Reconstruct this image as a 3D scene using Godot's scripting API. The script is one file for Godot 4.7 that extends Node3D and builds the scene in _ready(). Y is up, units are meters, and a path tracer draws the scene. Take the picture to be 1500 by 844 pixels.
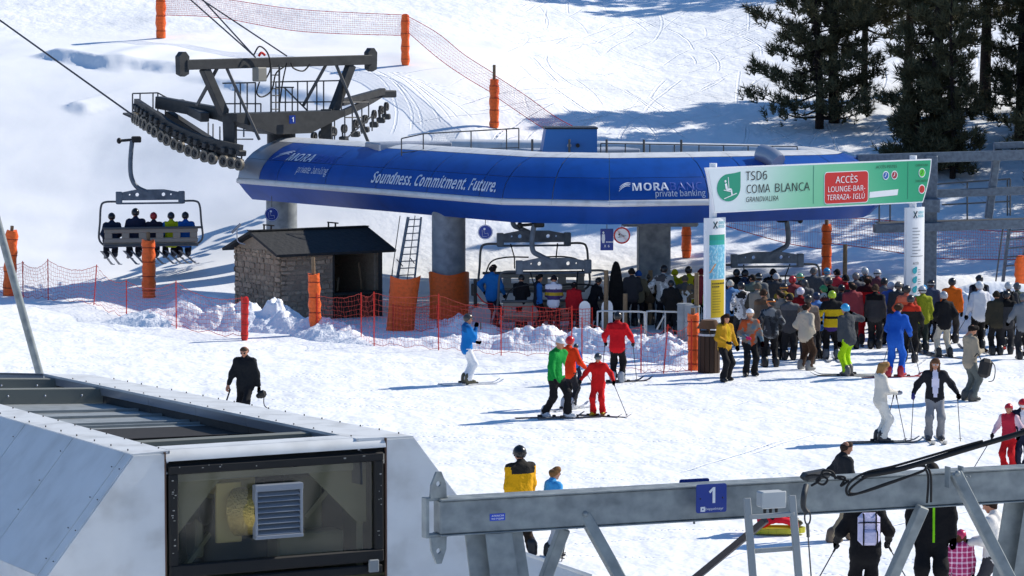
extends Node3D
# A ski-lift base station on a sunny winter day. x right, y up, -z away from the camera; metres.

const EYE := 9.3
const FOCAL := 5000.0
const PITCH := 0.0826
var M := {}
var taken := {}
var meshes := {}
var rng := RandomNumberGenerator.new()
var fine := FastNoiseLite.new()
var lump := FastNoiseLite.new()
var rough := FastNoiseLite.new()
var profile := []
const COLUMN_X := [-40.0, -15.0, -4.0, 6.0, 16.0, 40.0]

# ---------------------------------------------------------------- mesh builder
class MB:
	var v := PackedVector3Array()
	var n := PackedVector3Array()
	var uv := PackedVector2Array()
	func tri(a: Vector3, b: Vector3, c: Vector3, na: Vector3, nb: Vector3, nc: Vector3):
		if (b - a).cross(c - a).dot(na + nb + nc) > 0.0:
			v.append(a); v.append(c); v.append(b); n.append(na); n.append(nc); n.append(nb)
		else:
			v.append(a); v.append(b); v.append(c); n.append(na); n.append(nb); n.append(nc)
	func quad(a: Vector3, b: Vector3, c: Vector3, d: Vector3, out := Vector3.ZERO):
		var nn := (c - a).cross(d - b).normalized()
		if out != Vector3.ZERO and nn.dot(out) < 0.0: nn = -nn
		tri(a, b, c, nn, nn, nn); tri(a, c, d, nn, nn, nn)
	func quad_uv(a: Vector3, b: Vector3, c: Vector3, d: Vector3, out: Vector3):
		# a bottom-left, b bottom-right, c top-right, d top-left
		var nn := (c - a).cross(d - b).normalized()
		if nn.dot(out) < 0.0: nn = -nn
		for t in [[a, b, c, Vector2(0, 1), Vector2(1, 1), Vector2(1, 0)], [a, c, d, Vector2(0, 1), Vector2(1, 0), Vector2(0, 0)]]:
			var fl: bool = (t[1] - t[0]).cross(t[2] - t[0]).dot(nn) > 0.0
			for k in ([0, 2, 1] if fl else [0, 1, 2]):
				v.append(t[k]); n.append(nn); uv.append(t[k + 3])
	# a box with chamfered edges; basis b gives its axes
	func box(c: Vector3, s: Vector3, b := Basis(), ch := 0.0):
		var h := s * 0.5
		if ch <= 0.0:
			for ax in 3:
				for sg in [-1.0, 1.0]:
					var u: int = (ax + 1) % 3
					var w: int = (ax + 2) % 3
					var o := Vector3.ZERO; o[ax] = sg * h[ax]
					var e := Vector3.ZERO; e[u] = h[u]
					var f := Vector3.ZERO; f[w] = h[w]
					var nn := Vector3.ZERO; nn[ax] = sg
					quad(c + b * (o - e - f), c + b * (o + e - f), c + b * (o + e + f), c + b * (o - e + f), b * nn)
			return
		ch = minf(ch, minf(h.x, minf(h.y, h.z)) * 0.9)
		for ax in 3:
			var u: int = (ax + 1) % 3
			var w: int = (ax + 2) % 3
			for sg in [-1.0, 1.0]:
				var o := Vector3.ZERO; o[ax] = sg * h[ax]
				var e := Vector3.ZERO; e[u] = h[u] - ch
				var f := Vector3.ZERO; f[w] = h[w] - ch
				var nn := Vector3.ZERO; nn[ax] = sg
				quad(c + b * (o - e - f), c + b * (o + e - f), c + b * (o + e + f), c + b * (o - e + f), b * nn)
				for s2 in [-1.0, 1.0]:      # the chamfer along w between faces ax and u
					var p := Vector3.ZERO; p[ax] = sg * h[ax]; p[u] = s2 * (h[u] - ch)
					var q := Vector3.ZERO; q[ax] = sg * (h[ax] - ch); q[u] = s2 * h[u]
					var nn2 := Vector3.ZERO; nn2[ax] = sg; nn2[u] = s2
					quad(c + b * (p - f), c + b * (q - f), c + b * (q + f), c + b * (p + f), b * nn2)
		for sx in [-1.0, 1.0]:
			for sy in [-1.0, 1.0]:
				for sz in [-1.0, 1.0]:
					var g := Vector3(sx, sy, sz)
					var a1 := b * (Vector3(h.x, h.y - ch, h.z - ch) * g)
					var a2 := b * (Vector3(h.x - ch, h.y, h.z - ch) * g)
					var a3 := b * (Vector3(h.x - ch, h.y - ch, h.z) * g)
					var nn := (b * g).normalized()
					tri(c + a1, c + a2, c + a3, nn, nn, nn)
	# a rectangular bar from a to b, w wide and t tall
	func bar(a: Vector3, b: Vector3, w: float, t: float, ch := 0.0, up := Vector3.UP):
		var z := (b - a).normalized()
		if absf(z.dot(up)) > 0.98: up = Vector3(1, 0, 0)
		var x := up.cross(z).normalized()
		var y := z.cross(x)
		box((a + b) * 0.5, Vector3(w, t, (b - a).length()), Basis(x, y, z), ch)
	func tube(pts: PackedVector3Array, r0: float, r1 := -1.0, sides := 8, caps := true):
		if r1 < 0.0: r1 = r0
		var m := pts.size()
		var rings := []
		var nors := []
		var ref := Vector3.UP
		var first := (pts[1] - pts[0]).normalized()
		if absf(first.dot(ref)) > 0.9: ref = Vector3(1, 0, 0)
		for i in m:
			var t := (pts[mini(i + 1, m - 1)] - pts[maxi(i - 1, 0)]).normalized()
			var x := ref.cross(t).normalized()
			var y := t.cross(x)
			ref = y
			var r := lerpf(r0, r1, float(i) / (m - 1))
			var ring := PackedVector3Array()
			var nr := PackedVector3Array()
			for k in sides:
				var a := TAU * k / sides
				var d := x * cos(a) + y * sin(a)
				ring.append(pts[i] + d * r); nr.append(d)
			rings.append(ring); nors.append(nr)
		for i in m - 1:
			for k in sides:
				var q := (k + 1) % sides
				tri(rings[i][k], rings[i][q], rings[i + 1][q], nors[i][k], nors[i][q], nors[i + 1][q])
				tri(rings[i][k], rings[i + 1][q], rings[i + 1][k], nors[i][k], nors[i + 1][q], nors[i + 1][k])
		if caps:
			for e in [0, m - 1]:
				var nn := (pts[0] - pts[1]).normalized() if e == 0 else (pts[m - 1] - pts[m - 2]).normalized()
				for k in range(1, sides - 1):
					tri(rings[e][0], rings[e][k], rings[e][k + 1], nn, nn, nn)
	func rod(a: Vector3, b: Vector3, r: float, sides := 6):
		tube(PackedVector3Array([a, b]), r, r, sides)
	func ball(c: Vector3, r: Vector3, seg := 10, rows := 6, b := Basis()):
		for i in rows:
			for k in seg:
				var q := []
				for w in [[i, k], [i, k + 1], [i + 1, k + 1], [i + 1, k]]:
					var e: float = PI * w[0] / rows - PI / 2
					var a: float = TAU * w[1] / seg
					q.append(Vector3(cos(e) * cos(a), sin(e), cos(e) * sin(a)))
				var ns := []
				for p in q: ns.append((b * (p / r)).normalized())
				tri(c + b * (q[0] * r), c + b * (q[1] * r), c + b * (q[2] * r), ns[0], ns[1], ns[2])
				tri(c + b * (q[0] * r), c + b * (q[2] * r), c + b * (q[3] * r), ns[0], ns[2], ns[3])
	# a flat outline (x, y) pushed t deep along z of basis b
	func plate(o: Vector3, pts: PackedVector2Array, t: float, b := Basis()):
		var idx := Geometry2D.triangulate_polygon(pts)
		var z := b.z * t * 0.5
		for i in range(0, idx.size(), 3):
			var p := []
			for k in 3: p.append(o + b.x * pts[idx[i + k]].x + b.y * pts[idx[i + k]].y)
			tri(p[0] + z, p[1] + z, p[2] + z, b.z, b.z, b.z)
			tri(p[0] - z, p[1] - z, p[2] - z, -b.z, -b.z, -b.z)
		var mid := Vector2.ZERO
		for p in pts: mid += p
		mid /= pts.size()
		var ccw := not Geometry2D.is_polygon_clockwise(pts)
		for i in pts.size():
			var p0 := pts[i]
			var p1 := pts[(i + 1) % pts.size()]
			var e := (p1 - p0)
			var on := Vector2(e.y, -e.x) * (1.0 if ccw else -1.0)
			var a := o + b.x * p0.x + b.y * p0.y
			var c := o + b.x * p1.x + b.y * p1.y
			quad(a - z, c - z, c + z, a + z, b.x * on.x + b.y * on.y)
	func ring(c: Vector3, r0: float, r1: float, t: float, b := Basis(), seg := 20):
		for k in seg:
			var a := TAU * k / seg
			var e := TAU * (k + 1) / seg
			var d0 := b.x * cos(a) + b.y * sin(a)
			var d1 := b.x * cos(e) + b.y * sin(e)
			var z := b.z * t * 0.5
			for s in [-1.0, 1.0]:
				quad(c + d0 * r0 + z * s, c + d1 * r0 + z * s, c + d1 * r1 + z * s, c + d0 * r1 + z * s, b.z * s)
			tri(c + d0 * r1 - z, c + d1 * r1 - z, c + d1 * r1 + z, d0, d1, d1); tri(c + d0 * r1 - z, c + d1 * r1 + z, c + d0 * r1 + z, d0, d1, d0)
			if r0 > 0.0: quad(c + d0 * r0 - z, c + d1 * r0 - z, c + d1 * r0 + z, c + d0 * r0 + z, -d0)
	func mesh() -> ArrayMesh:
		var a := []
		a.resize(Mesh.ARRAY_MAX)
		a[Mesh.ARRAY_VERTEX] = v
		a[Mesh.ARRAY_NORMAL] = n
		if uv.size() == v.size(): a[Mesh.ARRAY_TEX_UV] = uv
		var m := ArrayMesh.new()
		m.add_surface_from_arrays(Mesh.PRIMITIVE_TRIANGLES, a)
		return m

# ---------------------------------------------------------------- objects
func numbered(called: String) -> String:
	var k: int = taken.get(called, 0)
	taken[called] = k + 1
	return called if k == 0 else "%s_%03d" % [called, k]

func tag(o: Node, label: String, category: String, group := "", kind := "") -> Node:
	if label: o.set_meta("label", label)
	if category: o.set_meta("category", category)
	if group: o.set_meta("group", group)
	if kind: o.set_meta("kind", kind)
	return o

func thing(called: String, label: String, category: String, at_: Vector3, turn := 0.0, group := "") -> Node3D:
	var o := Node3D.new()
	o.name = numbered(called)
	add_child(o, true)
	o.position = at_
	o.rotation.y = turn
	tag(o, label, category, group)
	return o

func obj(called: String, shape, mat: Material, parent: Node = null) -> MeshInstance3D:
	var o := MeshInstance3D.new()
	o.mesh = shape.mesh() if shape is MB else shape
	if mat: o.material_override = mat
	if parent:
		var k := 0
		var nm := called
		while parent.has_node(NodePath(nm)):
			k += 1
			nm = "%s_%03d" % [called, k]
		o.name = nm
		parent.add_child(o, true)
	else:
		o.name = numbered(called)
		add_child(o, true)
	return o

func many(called: String, shape: Mesh, mat: Material, parent: Node, count: int) -> MeshInstance3D:
	# like obj() but for long series, the number is given
	var o := MeshInstance3D.new()
	o.mesh = shape
	o.material_override = mat
	o.name = called if count == 0 else "%s_%03d" % [called, count]
	parent.add_child(o, true)
	return o

func paint(c: Color, r := 0.6, metal := 0.0, spec := 0.5) -> StandardMaterial3D:
	var m := StandardMaterial3D.new()
	m.albedo_color = c
	m.roughness = r
	m.metallic = metal
	m.metallic_specular = spec
	return m

func noise_tex(freq: float, ramp: Array, sz := 256, oct := 4, sd := 1, kind := FastNoiseLite.TYPE_SIMPLEX_SMOOTH) -> NoiseTexture2D:
	var f := FastNoiseLite.new()
	f.noise_type = kind
	f.frequency = freq
	f.fractal_octaves = oct
	f.seed = sd
	var t := NoiseTexture2D.new()
	t.width = sz; t.height = sz; t.seamless = true
	t.noise = f
	var g := Gradient.new()
	g.offsets = PackedFloat32Array(ramp[0])
	g.colors = PackedColorArray(ramp[1])
	t.color_ramp = g
	return t

func bump_tex(freq: float, strength: float, sz := 256, oct := 4, sd := 3, kind := FastNoiseLite.TYPE_SIMPLEX_SMOOTH) -> NoiseTexture2D:
	var f := FastNoiseLite.new()
	f.noise_type = kind
	f.frequency = freq
	f.fractal_octaves = oct
	f.seed = sd
	var t := NoiseTexture2D.new()
	t.width = sz; t.height = sz; t.seamless = true
	t.as_normal_map = true
	t.bump_strength = strength
	t.noise = f
	return t

func textured(m: StandardMaterial3D, alb: Texture2D, nor: Texture2D, scale: float, world := true, depth := 1.0) -> StandardMaterial3D:
	m.uv1_triplanar = true
	m.uv1_world_triplanar = world
	m.uv1_scale = Vector3.ONE * scale
	if alb: m.albedo_texture = alb
	if nor:
		m.normal_enabled = true
		m.normal_texture = nor
		m.normal_scale = depth
	return m

func cloth(c: Color) -> StandardMaterial3D:
	var key := "cloth" + c.to_html()
	if not M.has(key):
		M[key] = textured(paint(c, 0.85, 0.0, 0.3), null, M.cloth_bump, 2.2, false, 0.7)
	return M[key]

func gloss(c: Color, r := 0.3) -> StandardMaterial3D:
	var key := "gloss%s%.2f" % [c.to_html(), r]
	if not M.has(key): M[key] = paint(c, r)
	return M[key]

# ---------------------------------------------------------------- places
# the point that lies d metres ahead and shows at (px, py) of the 1500 x 844 photograph
func at(px: float, py: float, d: float) -> Vector3:
	var u := (px - 750.0) / FOCAL
	var w := -(py - 422.0) / FOCAL
	var fwd := cos(PITCH) + w * sin(PITCH)
	var y := w * cos(PITCH) - sin(PITCH)
	return Vector3(u * d / fwd, EYE + y * d / fwd, -d)

func on(px: float, d: float, lift := 0.0) -> Vector3:
	var x := (px - 750.0) / FOCAL * d
	return Vector3(x, ground(x, -d) + lift, -d)

func bump(x: float, z: float, cx: float, cd: float, rx: float, rz: float, h: float) -> float:
	var q := ((x - cx) / rx) ** 2 + ((-z - cd) / rz) ** 2
	return h * exp(-q)

# a drift with a steep lee side: the ground drops by h across the line from a to b
func scarp(x: float, z: float, a: Vector2, b: Vector2, h: float, wide: float) -> float:
	var p := Vector2(x, -z)
	var e := b - a
	var t := (p - a).dot(e) / e.length_squared()
	var s := (p - a).dot(Vector2(e.y, -e.x).normalized())
	var f := smoothstep(-0.25, 0.2, t) * (1.0 - smoothstep(0.8, 1.25, t))
	return h * f * smoothstep(-0.3, 0.3, s + 0.2 * fine.get_noise_2d(x * 8, z * 8)) * exp(-maxf(s, 0.0) / wide)

func ground_base(x: float, z: float) -> float:
	var d := -z
	if d < 80.0: return 2.46 * smoothstep(0.6, 2.6, x) * (1.0 - smoothstep(11.0, 20.0, x)) * smoothstep(22.0, 27.0, d) * (1.0 - smoothstep(37.3, 52.3, d) * 1.0)
	var i := 0
	while i < COLUMN_X.size() - 2 and x > COLUMN_X[i + 1]: i += 1
	var t := clampf((x - COLUMN_X[i]) / (COLUMN_X[i + 1] - COLUMN_X[i]), 0, 1)
	t = lerpf(t, t * t * (3 - 2 * t), 0.6)
	var q := clampf((d - 80.0) * 2.0, 0.0, 1038.0)
	var k := int(q)
	var f := q - k
	var h0: float = lerpf(profile[i][k], profile[i][k + 1], f)
	var h1: float = lerpf(profile[i + 1][k], profile[i + 1][k + 1], f)
	return lerpf(h0, h1, t)

func ground(x: float, z: float) -> float:
	var d := -z
	var h := ground_base(x, z)
	if d < 53.0 or d > 200.0 or absf(x) > 40.0:
		return h + 0.5 * lump.get_noise_2d(x * 0.3, z * 0.3) * smoothstep(140, 260, d)
	h += 0.05 * lump.get_noise_2d(x * 1.2, z * 2.0)
	# the queue's snow bank, the heap near the hut and drifts on the left slope
	if d > 92.0:
		h += bump(x, z, 13.6, 98.5, 2.2, 0.9, 0.95) + bump(x, z, 16.5, 97.5, 2.6, 0.9, 1.0) + bump(x, z, 10.5, 103.0, 3.0, 1.2, 0.35)
		h += bump(x, z, -8.9, 100.2, 1.2, 1.0, 0.75)
		h += scarp(x, z, Vector2(-15.4, 131.0), Vector2(-18.3, 133.2), 0.42, 4.0)
		h += scarp(x, z, Vector2(-12.6, 130.6), Vector2(-15.4, 131.4), 0.3, 3.0)
		h += scarp(x, z, Vector2(-15.9, 126.2), Vector2(-16.5, 126.9), 0.25, 1.2)
		h += scarp(x, z, Vector2(-6.0, 124.5), Vector2(-11.6, 129.0), 0.24, 3.0)
		h += scarp(x, z, Vector2(-0.4, 121.6), Vector2(-5.0, 118.4), 0.4, 3.0)
		h += 0.045 * lump.get_noise_2d(x * 0.9, z * 0.9) * smoothstep(104, 112, d)
	return h

func smooth_path(pts: Array, steps: int) -> PackedVector3Array:
	var c := Curve3D.new()
	for i in pts.size():
		var t: Vector3 = (pts[mini(i + 1, pts.size() - 1)] - pts[maxi(i - 1, 0)]) / 6.0
		c.add_point(pts[i], -t, t)
	var out := PackedVector3Array()
	for k in steps + 1:
		var f: float = float(k) / steps * (pts.size() - 1)
		out.append(c.samplef(f))
	return out

# ---------------------------------------------------------------- lettering
# map takes (metres right, metres up, metres off the face); cap is the height of a capital
func letters(text: String, bold: bool, cap: float, width: float, map: Callable, slant := 0.0, align := 0.0) -> ArrayMesh:
	var f := SystemFont.new()
	f.font_names = PackedStringArray(["Droid Sans"])
	f.font_weight = 700 if bold else 400
	var mk := func(s: String) -> TextMesh:
		var t := TextMesh.new()
		t.font = f
		t.font_size = 48
		t.pixel_size = 0.01
		t.depth = 0.0
		t.curve_step = 2.0
		t.text = s
		t.horizontal_alignment = HORIZONTAL_ALIGNMENT_LEFT
		return t
	var h: AABB = mk.call("H").get_aabb()
	var t: TextMesh = mk.call(text)
	var box := t.get_aabb()
	var k := cap / h.size.y
	var kx := k if width <= 0.0 else width / box.size.x
	var arr := t.get_mesh_arrays()
	var pv: PackedVector3Array = arr[Mesh.ARRAY_VERTEX]
	var pi: PackedInt32Array = arr[Mesh.ARRAY_INDEX] if arr[Mesh.ARRAY_INDEX] else PackedInt32Array(range(pv.size()))
	var b := MB.new()
	for i in range(0, pi.size(), 3):
		var p := []
		for j in 3:
			var q := pv[pi[i + j]]
			var yy: float = (q.y - h.position.y) * k
			p.append(map.call((q.x - box.position.x) * kx + yy * slant - align * box.size.x * kx, yy, 0.006))
		var out: Vector3 = map.call(0.0, 0.0, 1.0) - map.call(0.0, 0.0, 0.0)
		var nn: Vector3 = (p[1] - p[0]).cross(p[2] - p[0])
		if nn.length() < 1e-12: continue
		nn = nn.normalized()
		if nn.dot(out) < 0: nn = -nn
		b.tri(p[0], p[1], p[2], nn, nn, nn)
	return b.mesh()

func on_plane(o: Vector3, b: Basis) -> Callable:
	return func(x: float, y: float, z: float) -> Vector3: return o + b.x * x + b.y * y + b.z * z

# ---------------------------------------------------------------- smooth bodies (surface nets over blended capsules)
# bone = [a, b, radius a, radius b, region]; returns region -> [vertices, normals, indices]
const JACKET := 0
const PANTS := 1
const BOOTS := 2
const SKIN := 3
const ACCENT := 4
const GLOVE := 5
const SECOND := 6
const DARK := 7
const LIPS := 8

func field_mesh(bones: Array, cell: float, k: float, region_of = null, wrinkle := 0.0, wfreq := 9.0) -> Dictionary:
	var lo := Vector3.ONE * 1e9
	var hi := -lo
	var pad := 2.2 / k + cell * 2.0
	for b in bones:
		var r: float = maxf(b[2], b[3]) + pad
		lo = lo.min(b[0] - Vector3.ONE * r).min(b[1] - Vector3.ONE * r)
		hi = hi.max(b[0] + Vector3.ONE * r).max(b[1] + Vector3.ONE * r)
	var nx := int((hi.x - lo.x) / cell) + 2
	var ny := int((hi.y - lo.y) / cell) + 2
	var nz := int((hi.z - lo.z) / cell) + 2
	var F := PackedFloat32Array(); F.resize(nx * ny * nz)
	var D := PackedFloat32Array(); D.resize(nx * ny * nz); D.fill(1e9)
	var R := PackedByteArray(); R.resize(nx * ny * nz)
	for b in bones:
		var a: Vector3 = b[0]
		var ba: Vector3 = b[1] - a
		var l2 := maxf(ba.length_squared(), 1e-9)
		var ra: float = b[2]
		var dr: float = b[3] - ra
		var reg: int = b[4]
		var r: float = maxf(b[2], b[3]) + pad
		var p0 := (a.min(b[1]) - Vector3.ONE * r - lo) / cell
		var p1 := (a.max(b[1]) + Vector3.ONE * r - lo) / cell
		var x0 := maxi(int(p0.x), 0)
		var x1 := mini(int(p1.x) + 1, nx - 1)
		for z in range(maxi(int(p0.z), 0), mini(int(p1.z) + 1, nz - 1) + 1):
			for y in range(maxi(int(p0.y), 0), mini(int(p1.y) + 1, ny - 1) + 1):
				var i := (z * ny + y) * nx + x0
				var p := lo + Vector3(x0, y, z) * cell - a
				for x in range(x0, x1 + 1):
					var t := clampf(p.dot(ba) / l2, 0.0, 1.0)
					var d := (p - ba * t).length() - ra - dr * t
					if d < pad:
						F[i] += exp(-d * k)
						if d < D[i]:
							D[i] = d; R[i] = reg
					p.x += cell
					i += 1
	var sx := 1
	var sy := nx
	var sz := nx * ny
	var vid := PackedInt32Array(); vid.resize(nx * ny * nz); vid.fill(-1)
	var act := []
	var V := PackedVector3Array()
	for z in nz - 1:
		for y in ny - 1:
			var i := (z * ny + y) * nx
			for x in nx - 1:
				var s0 := F[i] > 1.0
				var same := (F[i + 1] > 1.0) == s0 and (F[i + sy] > 1.0) == s0 and (F[i + sz] > 1.0) == s0 and (F[i + 1 + sy] > 1.0) == s0 and (F[i + 1 + sz] > 1.0) == s0 and (F[i + sy + sz] > 1.0) == s0 and (F[i + 1 + sy + sz] > 1.0) == s0
				if not same:
					var acc := Vector3.ZERO
					var cnt := 0
					for e in [[0, 0, 0, 0], [0, 1, 0, 0], [0, 0, 1, 0], [0, 1, 1, 0], [0, 0, 0, 1], [1, 0, 0, 1], [0, 0, 1, 1], [1, 0, 1, 1], [0, 0, 0, 2], [1, 0, 0, 2], [0, 1, 0, 2], [1, 1, 0, 2]]:
						var j: int = i + e[0] + e[1] * sy + e[2] * sz
						var j2: int = j + (sx if e[3] == 0 else sy if e[3] == 1 else sz)
						if (F[j] > 1.0) != (F[j2] > 1.0):
							var f0 := log(maxf(F[j], 1e-4))
							var f1 := log(maxf(F[j2], 1e-4))
							var q := Vector3(e[0], e[1], e[2])
							q[e[3]] += f0 / (f0 - f1)
							acc += q; cnt += 1
					vid[i] = V.size()
					V.append(lo + (Vector3(x, y, z) + acc / cnt) * cell)
					act.append(Vector4i(i, x, y, z))
				i += 1
	var N := PackedVector3Array(); N.resize(V.size())
	var faces := {}
	for q in act:
		var i: int = q.x
		for ax in 3:
			if (ax != 0 and q.y == 0) or (ax != 1 and q.z == 0) or (ax != 2 and q.w == 0): continue
			var st: int = [sx, sy, sz][ax]
			var ins := F[i] > 1.0
			if ins == (F[i + st] > 1.0): continue
			var u: int = [sy, sz, sx][ax]
			var w: int = [sz, sx, sy][ax]
			var a := vid[i]; var b := vid[i - u]; var c := vid[i - u - w]; var d := vid[i - w]
			if a < 0 or b < 0 or c < 0 or d < 0: continue
			var nn := (V[c] - V[a]).cross(V[d] - V[b])
			var flip := (nn[ax] > 0.0) != ins
			if flip: nn = -nn
			N[a] += nn; N[b] += nn; N[c] += nn; N[d] += nn
			var reg: int = R[i] if ins else R[i + st]
			if region_of != null: reg = region_of.call(reg, (V[a] + V[c]) * 0.5)
			if not faces.has(reg): faces[reg] = PackedInt32Array()
			# Godot wants clockwise fronts: the stored order runs against the outward normal
			if flip: faces[reg].append_array(PackedInt32Array([a, b, c, a, c, d]))
			else: faces[reg].append_array(PackedInt32Array([a, c, b, a, d, c]))
	for i in N.size(): N[i] = N[i].normalized()
	if wrinkle > 0.0:
		for i in V.size():
			V[i] += N[i] * wrinkle * fine.get_noise_3dv(V[i] * wfreq * Vector3(1.0, 1.7, 1.0) * 10.0)
	var out := {}
	for reg in faces:
		var map := PackedInt32Array(); map.resize(V.size()); map.fill(-1)
		var sv := PackedVector3Array(); var sn := PackedVector3Array(); var si := PackedInt32Array()
		for f in faces[reg]:
			if map[f] < 0:
				map[f] = sv.size(); sv.append(V[f]); sn.append(N[f])
			si.append(map[f])
		out[reg] = [sv, sn, si]
	return out

func join_parts(into: Dictionary, other: Dictionary, x: Transform3D, as_region := -1):
	for r in other:
		var k: int = r if as_region < 0 else as_region
		if not into.has(k): into[k] = [PackedVector3Array(), PackedVector3Array(), PackedInt32Array()]
		var base: int = into[k][0].size()
		for p in other[r][0]: into[k][0].append(x * p)
		for p in other[r][1]: into[k][1].append((x.basis * p).normalized())
		for f in other[r][2]: into[k][2].append(base + f)

func join_mb(into: Dictionary, b: MB, x: Transform3D, k: int):
	if not into.has(k): into[k] = [PackedVector3Array(), PackedVector3Array(), PackedInt32Array()]
	var base: int = into[k][0].size()
	for i in b.v.size():
		into[k][0].append(x * b.v[i]); into[k][1].append((x.basis * b.n[i]).normalized()); into[k][2].append(base + i)

func to_mesh(parts: Dictionary) -> ArrayMesh:
	var m := ArrayMesh.new()
	var keys := parts.keys(); keys.sort()
	for r in keys:
		var a := []
		a.resize(Mesh.ARRAY_MAX)
		a[Mesh.ARRAY_VERTEX] = parts[r][0]; a[Mesh.ARRAY_NORMAL] = parts[r][1]; a[Mesh.ARRAY_INDEX] = parts[r][2]
		m.add_surface_from_arrays(Mesh.PRIMITIVE_TRIANGLES, a)
	m.set_meta("regions", keys)
	return m

# ---------------------------------------------------------------- people
var head_parts := {}
var hand_parts := {}
var body_cache := {}
var gear := {}

func make_head():
	var b := []
	for s in [-1.0, 1.0]:
		b.append([Vector3(0.018 * s, 0.035, 0.028), Vector3(0.016 * s, 0.03, -0.026), 0.066, 0.062, SKIN])
		b.append([Vector3(0.075 * s, 0.0, 0.012), Vector3(0.079 * s, -0.028, 0.008), 0.013, 0.01, SKIN])
		b.append([Vector3(0.034 * s, -0.02, -0.058), Vector3(0.03 * s, -0.045, -0.05), 0.024, 0.022, SKIN])
	b.append([Vector3(0, -0.03, -0.03), Vector3(0, -0.083, -0.055), 0.05, 0.026, SKIN])
	b.append([Vector3(0, 0.008, -0.09), Vector3(0, -0.022, -0.106), 0.008, 0.012, SKIN])
	b.append([Vector3(0, -0.05, 0.02), Vector3(0, -0.17, 0.035), 0.052, 0.056, SKIN])
	head_parts = field_mesh(b, 0.011, 90.0)
	var e := MB.new()
	for s in [-1.0, 1.0]:
		e.ball(Vector3(0.032 * s, 0.006, -0.083), Vector3(0.012, 0.007, 0.008), 8, 5)
		e.bar(Vector3(0.016 * s, 0.026, -0.092), Vector3(0.048 * s, 0.027, -0.082), 0.006, 0.007)
	join_mb(head_parts, e, Transform3D(), DARK)
	var l := MB.new()
	l.ball(Vector3(0, -0.053, -0.081), Vector3(0.021, 0.006, 0.007), 8, 5)
	join_mb(head_parts, l, Transform3D(), LIPS)

func make_hand():
	# wrist at the origin, knuckles along -y, curled round something that lies along z; thumb on +x
	var b := [[Vector3(0, 0.015, 0), Vector3(0, -0.03, 0), 0.028, 0.03, GLOVE], [Vector3(0, -0.045, -0.024), Vector3(0, -0.07, 0.026), 0.021, 0.018, GLOVE], [Vector3(0, -0.07, -0.026), Vector3(0, -0.06, 0.026), 0.018, 0.018, GLOVE]]
	for f in 4:
		var z := -0.031 + 0.021 * f
		var l: float = [0.9, 1.0, 0.96, 0.78][f]
		var p0 := Vector3(-0.004, -0.08, z)
		var p1 := p0 + Vector3(0.008, -0.036 * l, 0)
		var p2 := p1 + Vector3(0.028 * l, -0.006, 0)
		var p3 := p2 + Vector3(0.012 * l, 0.02, 0)
		b.append([p0, p1, 0.0105, 0.0098, GLOVE]); b.append([p1, p2, 0.0098, 0.0092, GLOVE]); b.append([p2, p3, 0.0092, 0.0085, GLOVE])
	b.append([Vector3(0.016, -0.025, -0.022), Vector3(0.036, -0.055, -0.034), 0.014, 0.012, GLOVE])
	b.append([Vector3(0.036, -0.055, -0.034), Vector3(0.044, -0.083, -0.024), 0.012, 0.0095, GLOVE])
	hand_parts = field_mesh(b, 0.0062, 160.0)

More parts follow.
